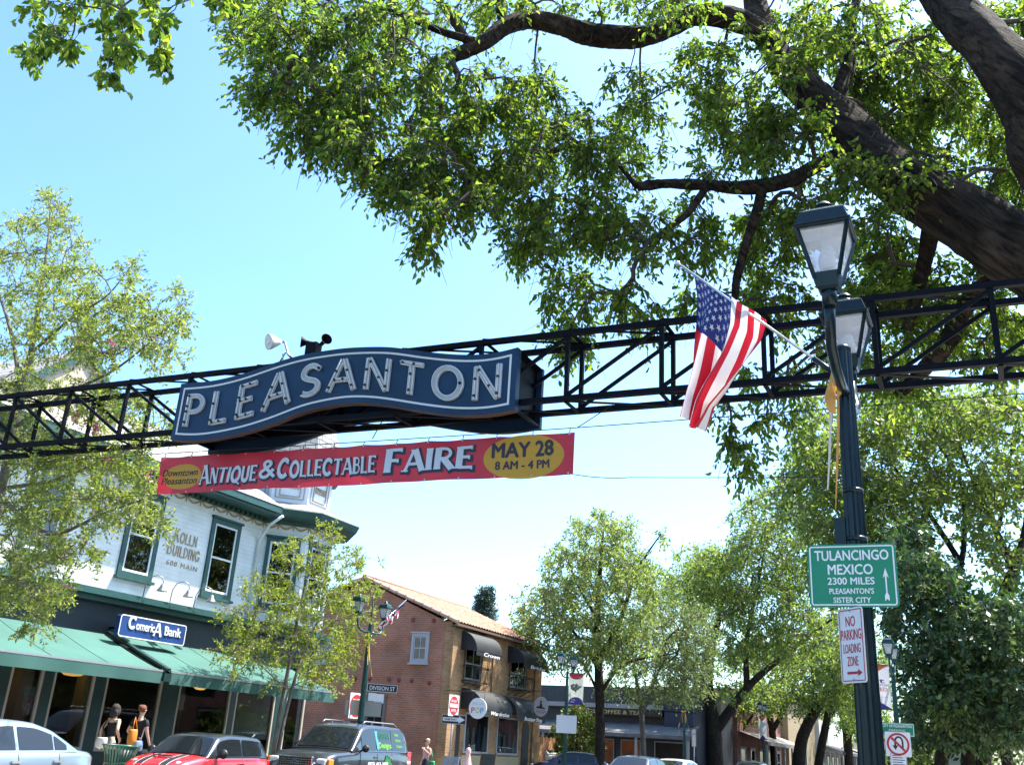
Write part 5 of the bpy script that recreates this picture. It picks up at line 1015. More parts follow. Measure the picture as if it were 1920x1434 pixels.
mb = MB(); mb.beam((XR_+.3, YB-.2, ZE-.16), (XR_+.3, YE+.2, ZE-.16), .10, .09); mb.beam((XR_+.15, YB-.12, ZE-.2), (XR_+.15, YE+.1, ZE-.2), .28, .03); mb.build('gutter', mat('gutter_brown', (.14, .09, .07), .6), rb_)
m_sashg = mat('sash_grey', (.36, .37, .39), .6); m_panew = mat('pane_back', (.10, .11, .12), .8)
window(rb_, ((-20.41), YB-.001, 4.96), .80, 1.12, (1, 0, 0), m_sashg, m_sashg, m_glassd, fw=.10, mull=1, back=m_panew, curtain=(.05, .95))
window(rb_, ((-25.1), YB-.001, 4.8), 1.1, 1.0, (1, 0, 0), m_sashg, m_sashg, m_glassd, fw=.08, mull=1, back=m_blind)
window(rb_, (-26.2, YB-.001, 2.35), 1.05, 1.6, (1, 0, 0), m_sashg, m_sashg, m_glassd, fw=.08, mull=2, back=m_panew, curtain=(0, 1))
window(rb_, (-22.2, YB-.001, 2.35), .95, 1.5, (1, 0, 0), mat('sash_dark', (.16, .14, .13), .6), mat('sash_dark', (.16, .14, .13), .6), m_glassd, fw=.08, mull=1, back=m_panew)
for x, z in ((-24.4, 3.74), (-23.32, 3.74), (-22.63, 3.75), (-21.7, 3.75), (-21.25, 3.74), (-20.66, 3.72), (-19.86, 3.66), (-20.85, 6.05), (-19.9, 6.0)): MB().lathe([(.09, 0), (.09, .02), (.04, .04)], (x, YB, z), 8, axis=(0, -1, 0)).build('anchor_plate', mat('plate_red', (.22, .03, .03), .6), rb_)
mb = MB(); mb.box((-24.1, YB-.012, 6.3), (-23.6, YB+.01, 6.38)); mb.box((-24.1, YB-.012, 6.5), (-23.6, YB+.01, 6.58)); mb.build('vent', m_black, rb_)
# curved black awnings on the shop front
m_blackawn = mat('awning_black', (.014, .014, .017), .6, var=.3, vscale=3)
def barrel(y0, y1, zt, zb, pr, words):
    def arcp(v): a = math.pi/2*v; return XR_+.02+pr*math.sin(a), zb+(zt-zb)*math.cos(a)
    mb = MB(); mb.grid(lambda u, v: Vector((arcp(v)[0], y0+(y1-y0)*u, arcp(v)[1])), 12, 12)
    for y in (y0, y1):
        vs = [Vector((arcp(i/12)[0], y, arcp(i/12)[1])) for i in range(13)]+[Vector((XR_+.02, y, zb))]; mb.add(vs, [tuple(range(14))])
    mb.box((XR_+pr-.01, y0, zb-.18), (XR_+pr+.012, y1, zb-.002))
    o = mb.build('awning', m_blackawn, rb_)
    text(words, (XR_+pr+.0125, (y0+y1)/2+.2, zb-.085), (0, 1, 0), (0, 0, 1), .15, m_signwhite, o, width=(y1-y0)*.62, th=.004, bold=.02, shear=.2)
barrel(34.05, 36.3, 5.72, 4.98, .80, 'Crown'); barrel(38.4, 40.9, 5.62, 4.92, .80, 'Bridal'); barrel(34.5, 37.1, 3.60, 2.82, 1.0, 'Wardrobe'); barrel(37.55, 40.4, 3.55, 2.78, 1.0, 'Boutique Shop')
for yc, w_ in ((35.3, 1.5), (39.5, 1.7)):
    window(rb_, (XR_, yc, 4.55), w_, 1.35, (0, 1, 0), mat('frame_brown', (.12, .09, .06), .6), m_sashg, m_glassd, fw=.07, mull=1)
    mb = MB(); z0, z1 = 3.86, 4.42; x1 = XR_+.42; a, b_ = yc-w_/2-.1, yc+w_/2+.1
    for z in (z0, z1): mb.tube([(XR_, a, z), (x1, a, z), (x1, b_, z), (XR_, b_, z)], .016, 6)
    for i in range(17): y = a+(b_-a)*i/16; mb.tube([(x1, y, z0), (x1+.04*math.sin(i), y, (z0+z1)/2), (x1, y, z1+(.08 if i % 2 else 0))], .010, 5)
    for i in range(4): mb.tube([(XR_, a+(b_-a)*i/3, z0-.25), (x1*.5+XR_*.5, a+(b_-a)*i/3, z0-.15), (x1, a+(b_-a)*i/3, z0)], .012, 5)
    mb.build('window_basket', m_black, rb_)
for y0, y1 in ((34.95, 37.0), (37.75, 39.8)):
    fr = MB(); z0, z1 = 1.22, 2.72; fr.box((XR_-.02, y0, z0), (XR_+.05, y0+.08, z1)); fr.box((XR_-.02, y1-.08, z0), (XR_+.05, y1, z1)); fr.box((XR_-.02, y0+.08, z0), (XR_+.052, y1-.08, z0+.08)); fr.box((XR_-.02, y0+.08, z1-.08), (XR_+.052, y1-.08, z1)); f = fr.build('shop_window', m_sashg, rb_)
    MB().add([(XR_+.03, y0, z0), (XR_+.03, y1, z0), (XR_+.03, y1, z1), (XR_+.03, y0, z1)], [(0, 1, 2, 3)]).build('pane', glass_mat('boutique_glass'+str(y0), (.7, .72, .72), -.02), f)
    MB().box((XR_+.001, y0+.05, z0+.05), (XR_+.008, y1-.05, z1-.05)).build('backing', mat('boutique_dark', (.012, .011, .01), .9, var=.4, vscale=2), f)
    mb = MB(); rr_ = random.Random(int(y0*10))
    for i in range(4): yy = y0+.3+i*(y1-y0-.6)/3; hh = rr_.uniform(.6, 1.1); mb.add([(XR_+.012+.001*i, yy-.05, z0+.15+hh), (XR_+.012+.001*i, yy+.07, z0+.15+hh), (XR_+.012+.001*i, yy+.2, z0+.12), (XR_+.012+.001*i, yy-.2, z0+.12)], [(0, 1, 2, 3)], mat=i % 3)
    mb.build('clothes_display', [mat('dress_mint', (.12, .2, .18), .8), mat('dress_white', (.2, .21, .21), .8), mat('dress_blue', (.05, .08, .12), .8)], f)
    MB().box((XR_+.0, y0-.1, .12), (XR_+.07, y1+.1, 1.15)).build('stall_riser', mat('riser_cream', (.45, .36, .2), .8), rb_)
for y0, y1 in ((33.72+.46, 34.62), (40.25, 40.95)):
    mb = MB(); pts = [(y0, .12), (y1, .12), (y1, 2.3)]+[((y0+y1)/2+(y1-y0)/2*math.cos(a), 2.3+(y1-y0)/2*math.sin(a)) for a in [math.pi*i/10 for i in range(1, 10)]]+[(y0, 2.3)]
    mb.prism(pts, (XR_+.001, 0, 0), (0, 1, 0), (0, 0, 1), .02); mb.build('door', m_black, rb_)
mb = MB()
for i in range(22): y = 42.0+i*.10; mb.box((XR_-.02, y, .12), (XR_+.02, y+.09, 2.05+.02*math.sin(i*5)))
for z in (.5, 1.7): mb.box((XR_-.06, 42, z), (XR_-.021, 44.2, z+.09))
t = mb.build('fence', mat('fence_cedar', (.36, .17, .07), .8, var=.3, vscale=7)); tag(t, 'orange brown cedar plank fence right of the yellow brick shop front', 'fence')
# ---------------- dark coffee shop block facing the parking lot
cb_ = thing('shop_building', 'dark grey coffee shop building with awnings behind the street trees', 'building', (-20, 55, .12))
m_char = board_mat('charcoal_boards', (.028, .031, .040), .6, depth=.3, axis=0); YC = 55
mb = MB(); mb.box((-31, YC, 3.95), (-15.6, YC+9, 5.15)); mb.box((-31, YC+.6, .12), (-15.6, YC+9, 3.949)); mb.build('wall', m_char, cb_)
mb = MB(); mb.box((-31, YC-.12, 4.0), (-17.3, YC-.001, 4.24)); mb.build('light_band', mat('band_grey', (.26, .26, .27), .6), cb_)
mb = MB(); mb.box((-22.9, YC-.05, 3.62), (-17.35, YC+.59, 3.99)); mb.build('sign_board', m_black, cb_)
text('TERLINGS COFFEE & TEA', (-20.9, YC-.052, 3.80), (1, 0, 0), (0, 0, 1), .22, mat('sign_gold', (.55, .42, .12), .5), cb_, width=4.6, th=.01)
mb = MB(); mb.box((-17.25, YC-.03, 2.9), (-15.6, YC+.59, 3.9)); mb.build('panel', mat('panel_navy', (.02, .026, .05), .6), cb_)
mb = MB(); mb.add([(-31, YC+.55, 3.3), (-15.3, YC+.55, 3.3), (-15.3, YC-1.6, 2.62), (-31, YC-1.6, 2.62)], [(3, 2, 1, 0)]); mb.box((-31, YC-1.62, 2.45), (-15.3, YC-1.58, 2.64)); mb.build('canopy', mat('canopy_grey', (.13, .125, .125), .8, var=.2, vscale=2), cb_)
for x in (-30, -27, -24, -21, -18.4, -15.5): MB().box((x-.07, YC-1.5, .12), (x+.07, YC-1.36, 2.45)).build('post', mat('post_grey', (.3, .29, .28), .6), cb_)
for x0, x1, mm in ((-26, -24.6, 'o'), (-23.8, -22.2, 'o'), (-21.6, -20.4, 'o'), (-20, -18.8, 'o'), (-18, -16, 'd'), (-30, -27, 'd')):
    f = MB().box((x0, YC+.52, .5), (x1, YC+.599, 2.35)).build('window', m_sashg, cb_)
    MB().add([(x0+.06, YC+.515, .56), (x1-.06, YC+.515, .56), (x1-.06, YC+.515, 2.29), (x0+.06, YC+.515, 2.29)], [(0, 1, 2, 3)]).build('pane', mat('warm_interior', (.34, .11, .04), .8, var=.5, vscale=1.4) if mm == 'o' else m_dark, f)
MB().box((-17.3, YC+.45, 2.75), (-16.6, YC+.59, 3.3)).build('orange_panel', mat('panel_orange', (.45, .13, .04), .8), cb_)
# ---------------- buildings further down the far side
def shopblock(name, label, y0, y1, x, h, wm, wins, can=None, roofm=None):
    b = thing(name, label, 'building', (x, (y0+y1)/2, .12)); MB().box((x-9, y0, .1), (x, y1, h)).build('wall', wm, b)
    MB().box((x-9.05, y0-.05, h+.001), (x+.08, y1+.05, h+.18)).build('parapet', roofm or m_sashg, b)
    n = max(2, int((y1-y0)/2.6))
    for z0, z1 in wins:
        for i in range(n):
            yy = y0+(y1-y0)*(i+.5)/n; window(b, (x, yy, (z0+z1)/2), 1.5, z1-z0, (0, 1, 0), m_sashg, m_trimw, m_glassd, fw=.07)
    nx = 3
    for z0, z1 in wins:
        for i in range(nx): window(b, (x-1.4-i*2.6, y0, (z0+z1)/2), 1.3, z1-z0, (1, 0, 0), m_sashg, m_trimw, m_glassd, fw=.07)
    if can:
        mb = MB(); mb.add([(x+.01, y0, 3.4), (x+.01, y1, 3.4), (x+1.9, y1, 2.8), (x+1.9, y0, 2.8)], [(0, 3, 2, 1)]); mb.box((x+1.86, y0, 2.6), (x+1.92, y1, 2.82)); mb.build('canopy', can, b)
        for i in range(n+1): yy = y0+.1+(y1-y0-.2)*i/n; MB().box((x+1.75, yy-.06, .12), (x+1.86, yy+.06, 2.62)).build('post', mat('post_grey', (.3, .29, .28), .6), b)
    return b
m_bk2 = brick_mat('brick_far', (.26, .10, .07), (.2, .075, .055), (.25, .16, .13), 1, rows=(.3, .105), rot=(math.pi/2, 0, math.pi/2))
m_canb = mat('canopy_brown', (.20, .18, .16), .8)
shopblock('brick_shop', 'brick shop row with porch canopy behind the thick forked street tree', 64.3, 78, -15.4, 5.2, m_bk2, [(.9, 2.4)], m_canb)
b = thing('cream_building', 'cream clapboard upper storey with brown eave seen between street trees', 'building', (-15, 84, .12))
MB().box((-26, 78.3, .1), (-14.9, 90, 6.6)).build('wall', board_mat('cream_boards', (.36, .27, .16), .25), b); MB().box((-26.3, 77.9, 6.601), (-14.4, 90.2, 6.85)).build('eave', mat('eave_brown', (.18, .10, .07), .7), b); window(b, (-16.6, 78.299, 5.2), 1.2, 1.3, (1, 0, 0), m_sashg, m_trimw, m_glassd, fw=.07)
shopblock('white_shop', 'white painted shop with dark windows beyond the cream building', 90.4, 104, -14.6, 5.6, mat('paint_white', (.62, .62, .60), .7, var=.08, vscale=1), [(.7, 2.7)], mat('canopy_dark', (.05, .05, .055), .8))
shopblock('low_shop', 'low dark fronted shop with long porch roof far down the street', 104.4, 130, -14.2, 4.4, mat('paint_brown', (.14, .11, .09), .8, var=.2, vscale=1), [(.7, 2.5)], m_canb)
shopblock('pink_shop', 'pale pink far building closing the street left of the near lamp', 140, 156, -9.2, 7.2, mat('paint_pink', (.50, .33, .27), .8, var=.15, vscale=.8), [(.9, 2.9), (4, 5.8)])
b = thing('kiosk', 'pale low building with grey roof behind the U turn sign', 'building', (-3, 62, .1)); p0 = PY(1650, 1434, 70); p1 = PY(1690, 1434, 70)
MB().box((p0.x, 70, .1), (p1.x+1, 76, 3.2)).build('wall', mat('paint_beige', (.5, .46, .38), .8), b); MB().box((p0.x-.3, 69.7, 3.201), (p1.x+1.3, 76.3, 3.5)).build('roof', m_canb, b)
# ============================================================ more street lamps (copies of the near one)
m_green_lit = mat('pole_green_sunlit', (.008, .050, .046), .35, var=.3, vscale=10, spec=.4, coat=.1)  # same paint as pole_green, lightened: sun on the far lamps is in the colour
TWIN = 'twin lantern street lamps'; first_lamp = None
def lamp_at(px, py, Y=None, X=None, label='', zoff=0):
    global first_lamp
    p = PX(px, py, X) if X is not None else PY(px, py, Y); z0 = .34+zoff
    if first_lamp is None:
        t = thing('street_lamp', label, 'street lamp', (p.x, p.y, z0), TWIN); x, y = p.x, p.y
        mb = MB(); flute(mb, (x, y), [(z0, .15), (z0+.4, .14), (z0+.45, .11), (z0+.9, .085), (z0+1.6, .075), (z0+2.6, .066), (4.46, .05)], amp=.10); mb.lathe([(.052, 0), (.05, .03), (.0, .06)], (x, y, 4.46), 12); mb.build('post', m_green_lit, t)
        for sg_ in (-1, 1):
            mb = MB(); mb.tube([(x, y+sg_*.03, 4.28), (x, y+sg_*.30, 4.25), (x, y+sg_*.50, 4.29), (x, y+sg_*.62, 4.40), (x, y+sg_*.66, 4.66)], .028, 10); mb.build('arm', m_green_lit, t); lantern(t, (x, y+sg_*.66, 4.66), .72, m_green_lit)
        MB().tube([(x, y, 4.5), (x, y, 5.3)], .014, 6).build('finial_rod', m_green_lit, t); first_lamp = t
    else: t = dup(first_lamp, (p.x, p.y, z0)); t['label'] = label
    return p
pb = lamp_at(682, 1290, X=-15.6, label='green twin lantern street lamp with furled flag before the red brick wall')
pc = lamp_at(1061, 1340, X=-15.6, label='green twin lantern street lamp carrying a tree emblem banner, right of the yellow shop front')
pr_ = lamp_at(1677, 1300, Y=28.5, label='green street lamp with orange and purple banner above the U turn sign', zoff=-.35)
pd = lamp_at(1283, 1390, Y=51, label='street lamp with yellow ribbons among the trees before the coffee shop', zoff=-.2)
pe = lamp_at(1432, 1400, Y=62, label='distant street lamp carrying a small diamond tipped banner', zoff=-.2)
def ribbons(p, z, label, sgn=1):
    t = thing('ribbon', label, 'ribbon', (p.x, p.y, z))
    for k in range(4):
        mb = MB(); a = (-.12, -.04, .06, .14)[k]; ln = (.75, .5, .62, .9)[k]; vs = []
        for i in range(7):
            f = i/6; q = Vector((p.x+a*(.4+1.6*f**.7)+.02*math.sin(5*f+k), p.y-.09-.05*math.sin(3*f+k*2), z-ln*f)); tw = .5+k+2.5*f; wv = Vector((.016*math.cos(tw), .016*math.sin(tw), 0))*(1-.3*f); vs += [q-wv, q+wv]
        mb.add(vs, [(2*i, 2*i+1, 2*i+3, 2*i+2) for i in range(6)], smooth=True); mb.build('tail', m_rb2, t)
    mb = MB()
    for sg_ in (-1, 1):
        c_ = Vector((p.x+sg_*.07, p.y-.1, z+.03)); mb.lathe([(.015, -.07), (.04, -.02), (.045, .03), (.02, .07)], c_, 10, axis=(sg_, 0, .3))
    mb.build('bow', m_rb2, t)
m_rb2 = mat('ribbon_gold', (.66, .42, .07), .6, trans=.35)
ribbons(pb, 4.0, 'yellow ribbon tails tied to the lamp before the red brick wall'); ribbons(pd, 3.75, 'yellow ribbon tied to the lamp among the trees by the coffee shop')
# furled flag on the brick side lamp
def small_flag(label, b, tip, drape, furled=True):
    t = thing('american_flag', label, 'flag', b); b = Vector(b); tip = Vector(tip); d = tip-b
    MB().tube([b, tip], .014, 7).build('staff', m_alu, t)
    def fn(u, v):
        p = b+d*(.97-.62*u); s = v*drape; return p+Vector((.05*math.sin(u*9+v*5), -.05+.06*math.sin(u*14+v*7), -s*(1-.25*u)*(.6+.4*math.sin(u*11)**2)-.03))+Vector((-.25*v*drape if furled else 0, 0, -.0))
    MB().grid(fn, 39, 14, lambda u, v: 2 if u < .5 and v < .45 else (int(u*13) % 2)).build('cloth', [m_fr, m_fw, m_fb], t)
small_flag('furled american flag sloping up right from the lamp by the brick wall', (pb.x, pb.y, 4.2), tuple(PX(762, 1124, -15.5)), .42)
p = PY(1508, 1395, 80); q = PY(1524, 1350, 80); small_flag('tiny far american flag among the street trees left of the near lamp', (p.x, 80, q.z-.6), (q.x, 80, q.z+.5), 1.3, False)
# ---- hanging banners
def post_banner(label, x0, x1, Y, z0, z1, style, post):
    t = thing('lamp_banner', label, 'banner', ((x0+x1)/2, Y, z0)); W_ = x1-x0; H_ = z1-z0
    m_top = mat('banner_orange', (.62, .17, .05), .6, trans=.3) if style == 'd' else mat('banner_scarlet', (.52, .04, .05), .6, trans=.3)
    m_bot = mat('banner_purple', (.07, .045, .26), .6, trans=.3); m_mid = mat('banner_cream', (.66, .68, .55), .6, trans=.3) if style == 'a' else mat('banner_pale', (.70, .69, .70), .6, trans=.3)
    rp_ = lambda x, z: Vector((x, Y+.012*math.sin((z-z0)*5+x*4), z))
    MB().grid(lambda u, v: rp_(x0+W_*u, z0+H_*v), 6, 14).build('cloth', m_mid, t)
    P = lambda u, v, l=.006: rp_(x0+W_*u, z0+H_*v)-Vector((0, l, 0))
    if style == 'd':
        MB().add([P(.0, 1), P(1, 1), P(.5, .80)], [(0, 2, 1)]).build('top_panel', m_top, t); MB().add([P(0, 0), P(1, 0), P(.5, .2)], [(0, 1, 2)]).build('bottom_panel', m_bot, t)
    else:
        a = [P(.5+.5*math.cos(math.pi*i/14), 1-.20*math.sin(math.pi*i/14)) for i in range(15)]; MB().add(a, [tuple(range(15))[::-1]]).build('top_panel', m_top, t)
        a = [P(.5+.5*math.cos(math.pi*i/14), .22*math.sin(math.pi*i/14)) for i in range(15)]; MB().add(a, [tuple(range(15))]).build('bottom_panel', m_bot, t)
    mb = MB()
    for z in (z0-.01, z1+.01): mb.tube([(post.x, post.y, z), (x0 if abs(post.x-x0) > abs(post.x-x1) else x1, Y, z)], .014, 6)
    mb.build('bracket', m_green, t); return t, P
t, P = post_banner('cream banner with red top and tree emblem hanging from lamp right of yellow shop', pc.x+.09, pc.x+.72, pc.y-.02, 3.28, 4.42, 'a', pc)
mb = MB(); rr_ = random.Random(3)
for i in range(26): a = rr_.uniform(0, 6.28); r = rr_.uniform(0, 1)**.5; c = P(.5+.33*r*math.cos(a), .55+.11*r*math.sin(a), .008+.0004*i); mb.add([c+Vector((.05*math.cos(k*1.05), 0, .04*math.sin(k*1.05))) for k in range(6)], [tuple(range(6))])
mb.add([P(.46, .38, .009), P(.54, .38, .009), P(.53, .5, .009), P(.47, .5, .009)], [(0, 1, 2, 3)]); mb.build('tree_emblem', mat('ink_grey', (.12, .13, .12), .6), t)
text('Welcome to', P(.5, .95, .008), (1, 0, 0), (0, 0, 1), .045, m_signwhite, t, width=.42); text('Downtown', P(.5, .885, .008), (1, 0, 0), (0, 0, 1), .045, m_signwhite, t, width=.34)
text('Historic', P(.5, .13, .008), (1, 0, 0), (0, 0, 1), .05, m_signwhite, t, width=.34); text('Pleasanton', P(.5, .06, .008), (1, 0, 0), (0, 0, 1), .05, m_signwhite, t, width=.44)
x1 = pr_.x-.09; zt = PY(1650, 1246, 28.5).z; zb_ = PY(1655, 1328, 28.5).z
t, P = post_banner('white banner with orange and purple ends on the lamp above the U turn sign', x1-.74, x1, 28.48, zb_, zt, 'd', pr_)
m_rb3 = mat('letter_red', (.55, .06, .05), .6); m_pu = mat('letter_purple', (.10, .06, .30), .6)
mb = MB(); mb.add([P(.30, .58, .008), P(.42, .58, .008), P(.42, .70, .008), P(.30, .70, .008)], [(0, 1, 2, 3)]); mb.add([P(.30, .36, .008), P(.42, .36, .008), P(.42, .48, .008), P(.30, .48, .008)], [(0, 1, 2, 3)]); mb.build('red_bar', m_rb3, t)
text('st', P(.64, .64, .008), (1, 0, 0), (0, 0, 1), .13, m_pu, t, width=.28, bold=.02); text('PLEASANTON', P(.52, .535, .008), (1, 0, 0), (0, 0, 1), .06, m_pu, t, width=.62, bold=.02); text('WED', P(.66, .44, .008), (1, 0, 0), (0, 0, 1), .10, m_rb3, t, width=.36, bold=.01); text('Come join us', P(.55, .27, .008), (1, 0, 0), (0, 0, 1), .04, m_rb3, t, width=.5)
q0 = PY(1422, 1343, 61.9); q1 = PY(1438, 1386, 61.9)
post_banner('small white diamond tipped banner far down the street by the cream building', q0.x, q1.x, 61.9, q1.z, q0.z, 'd', pe)
# ============================================================ traffic signs
def sgn_px(name, label, cat, px, py, Y, yaw, w_, h_, r_, m, border=None, bm=None, bw=.015, dy=0):
    c = PY(px, py, Y); ux = Vector((math.cos(yaw), math.sin(yaw), 0)); return flat_sign(name, label, cat, c, ux, w_, h_, r_, m, border=border, bm=bm, bw=bw)+(c,)
def disc(mb, P, u, v, a, b_, lift, n=28, th=.001):
    c = [P(u+a*math.cos(6.2832*i/n), v+b_*math.sin(6.2832*i/n), lift) for i in range(n)]; mb.add(c, [tuple(range(n))])
def ringm(mb, P, r0, r1, lift, n=36):
    vs = [P(r*math.cos(6.2832*i/n), r*math.sin(6.2832*i/n), lift) for r in (r0, r1) for i in range(n)]; mb.add(vs, [(i, (i+1) % n, n+(i+1) % n, n+i)[::-1] for i in range(n)])
mblk = mat('sign_black', (.012, .013, .016), .5)
# no U turn set on the right hand lamp
s, P, ux, uz, n, c = sgn_px('street_sign', 'small green guide sign with white lettering above the U turn sign', 'sign', 1682, 1367, 28.3, .02, .84, .33, .03, m_signgreen, border=.015, bm=m_signwhite, bw=.014)
text('CITY OF PLEASANTON', P(0, .09), ux, uz, .07, m_signwhite, s, width=.72, bold=.02); text('PARKING', P(0, -.02), ux, uz, .06, m_signwhite, s, width=.4); mb = MB(); mb.prism([(-.16, -.008), (.1, -.008), (.1, -.03), (.16, 0), (.1, .03), (.1, .008), (-.16, .008)], P(0, -.11), ux, uz, .0013); mb.build('arrow', m_signwhite, s)
s, P, ux, uz, n, c = sgn_px('traffic_sign', 'white no U turn sign with red circle and slash on right hand lamp', 'sign', 1684, 1394.5, 28.28, .02, .62, .60, .03, m_signwhite)
mb = MB(); pts = arc(.02, .06, .09, .12, 0, 180, 10)
for (a, b_) in zip([(.11, -.12)]+pts, pts+[(-.07, -.03)]):
    d = Vector((b_[0]-a[0], b_[1]-a[1])); l = d.length; q = Vector((-d.y, d.x))/l*.022; mb.add([P(a[0]-q.x, a[1]-q.y, .003), P(a[0]+q.x, a[1]+q.y, .003), P(b_[0]+q.x, b_[1]+q.y, .003), P(b_[0]-q.x, b_[1]-q.y, .003)], [(0, 3, 2, 1)])
mb.add([P(-.14, -.03, .0032), P(0, -.03, .0032), P(-.07, -.14, .0032)], [(0, 2, 1)]); mb.build('arrow', m_black, s)
mb = MB(); ringm(mb, P, .225, .275, .0045); a = Vector((-.18, .16)); mb.add([P(-.175, .135, .005), P(-.135, .175, .005), P(.175, -.135, .005), P(.135, -.175, .005)], [(0, 3, 2, 1)]); mb.build('prohibition_ring', m_signred, s)
s, P, ux, uz, n, c = sgn_px('notice_sign', 'small white notice plate under the no U turn sign', 'sign', 1685, 1424, 28.28, .05, .40, .34, .02, m_signwhite, border=.01, bm=m_black, bw=.008)
mb = MB()
for k in range(5): mb.add([P(-.15, .10-.055*k, .002), P(.15-.05*(k % 2), .10-.055*k, .002), P(.15-.05*(k % 2), .12-.055*k, .002), P(-.15, .12-.055*k, .002)], [(0, 1, 2, 3)])
mb.build('text_lines', mblk, s)
# division street plate etc. on the brick side lamp
mblk = mat('sign_black', (.012, .013, .016), .5)
c = Vector((pb.x+.02, pb.y+.48, 2.84)); ux = Vector((.75, .66, 0)).normalized()
s, P, ux, uz, n = flat_sign('street_sign', 'black street name plate reading DIVISION ST on the lamp by the brick wall', 'sign', c+ux*.22, ux, .86, .22, .02, mblk, border=.008, bm=m_signwhite, bw=.012)
text('DIVISION ST', P(0, 0), ux, uz, .11, m_signwhite, s, width=.7, bold=.01)
def dne(name, label, c, ux):
    s, P, ux, uz, n = flat_sign(name, label, 'sign', c, ux, .62, .66, .03, m_signwhite); mb = MB(); disc(mb, P, 0, 0, .28, .29, .003); mb.build('red_disc', mat('traffic_red', (.55, .02, .02), .45), s)
    mb = MB(); mb.add([P(-.24, -.055, .005), P(.24, -.055, .005), P(.24, .055, .005), P(-.24, .055, .005)], [(0, 1, 2, 3)]); mb.build('white_bar', m_signwhite, s)
    text('DO NOT', P(0, .14, .004), ux, uz, .08, m_signwhite, s, width=.34, bold=.02); text('ENTER', P(0, -.15, .004), ux, uz, .08, m_signwhite, s, width=.3, bold=.02)
uxd = Vector((.05, 1, 0)).normalized()
dne('traffic_sign', 'red and white do not enter sign above the one way plate', PX(851, 1322, -16.2), uxd)
dne('traffic_sign', 'do not enter sign half hidden behind lamp post by brick wall', Vector((pb.x-.25, pb.y+.1, 2.33)), uxd)
q = PX(851, 1348, -16.17); s, P, ux, uz, n = flat_sign('traffic_sign', 'black one way sign with white arrow at corner of yellow brick front', 'sign', q, (.9, .42, 0), .80, .29, .02, mblk, border=.008, bm=m_signwhite, bw=.010)
mb = MB(); mb.add([P(u, v, .003) for u, v in [(-.36, -.06), (.16, -.06), (.16, -.11), (.36, 0), (.16, .11), (.16, .06), (-.36, .06)]], [tuple(range(7))]); mb.build('arrow', m_signwhite, s); text('ONE WAY', P(-.1, 0, .0035), ux, uz, .07, mblk, s, width=.4, bold=.02)
t = MB().tube([(q.x-.09, q.y+.06, .1), (q.x-.09, q.y+.06, 3.0)], .03, 8).build('sign_post', m_galv); tag(t, 'thin grey post carrying the one way and do not enter signs', 'post')
for dx, dyy, yaw, lab in ((-.28, -.08, .95, 'plain grey back of a sign left of lamp post by brick wall'), (.2, .32, .75, 'plain grey back of a sign right of lamp post by brick wall')):
    u_ = Vector((math.cos(yaw), math.sin(yaw), 0)); flat_sign('traffic_sign', lab, 'sign', Vector((pb.x+dx*.75, pb.y+dyy, 2.28)), u_, .46, .38, .02, mat('sign_back_grey', (.30, .29, .25), .55, metal=.2))
for i, (px, py, sz, lab) in enumerate(((698, 1306, .22, 'left of two white paper notices below the DIVISION ST plate'), (711, 1309, .25, 'right of two white paper notices below the DIVISION ST plate'))):
    flat_sign('notice_paper', lab, 'notice', PX(px, py, -15.45), (.75, .66, 0), sz, sz*.95, .015, m_signwhite)
b0 = PX(1062, 1357, -15.5); s, P, ux, uz, n = flat_sign('notice_board', 'plain white board fixed to the lamp right of the yellow shop front', 'sign', b0, (1, .25, 0), .80, .66, .02, mat('board_white', (.6, .62, .64), .5))
b0 = PY(1095, 1372, 46); s, P, ux, uz, n = flat_sign('parking_sign', 'small blue accessible parking sign near the parking lot', 'sign', b0, (1, 0, 0), .34, .60, .02, mat('sign_blue', (.02, .07, .30), .5)); mb = MB(); disc(mb, P, 0, .12, .06, .06, .003, 12); mb.add([P(-.08, -.1, .003), P(.08, -.1, .003), P(.06, .04, .003), P(-.06, .04, .003)], [(0, 1, 2, 3)]); mb.build('symbol', m_signwhite, s)
t = MB().tube([(b0.x, 46.03, .1), (b0.x, 46.03, b0.z+.3)], .03, 6).build('sign_post', m_galv); tag(t, 'thin post under the small blue parking sign', 'post')
b0 = PY(1301, 1383, 50); s, P, ux, uz, n = flat_sign('parking_sign', 'narrow white parking sign on a thin post left of the thick tree trunk', 'sign', b0, (1, .1, 0), .22, .80, .02, m_signwhite, border=.012, bm=m_signred, bw=.012); text('2 HR', P(0, .2), ux, uz, .09, m_signred, s, width=.15)
t = MB().tube([(b0.x, 50.04, .1), (b0.x, 50.04, b0.z+.42)], .03, 6).build('sign_post', m_galv); tag(t, 'thin grey post of narrow white parking sign beside thick trunk', 'post')
b0 = PY(1646, 1405, 55); s, P, ux, uz, n = flat_sign('street_sign', 'small red sign just right of the near lamp post foot', 'sign', b0, (1, 0, 0), .75, .9, .03, mat('traffic_red', (.55, .02, .02), .45), border=.03, bm=m_signwhite, bw=.03)
mb = MB()
for v in (.2, 0, -.2): mb.add([P(-.25, v-.04, .002), P(.25, v-.04, .002), P(.25, v+.04, .002), P(-.25, v+.04, .002)], [(0, 1, 2, 3)])
mb.build('text_lines', m_signwhite, s)
b0 = PY(1788, 1418, 36); s, P, ux, uz, n = flat_sign('street_sign', 'pale green sign on a thin dark post under the trees at right', 'sign', b0, (1, 0, 0), .55, .8, .02, mat('sign_palegreen', (.38, .48, .42), .6)); t = MB().tube([(b0.x, 36.05, .1), (b0.x, 36.05, b0.z+1.6)], .04, 6).build('sign_post', m_green); tag(t, 'thin dark post of the pale green sign under the trees', 'post')
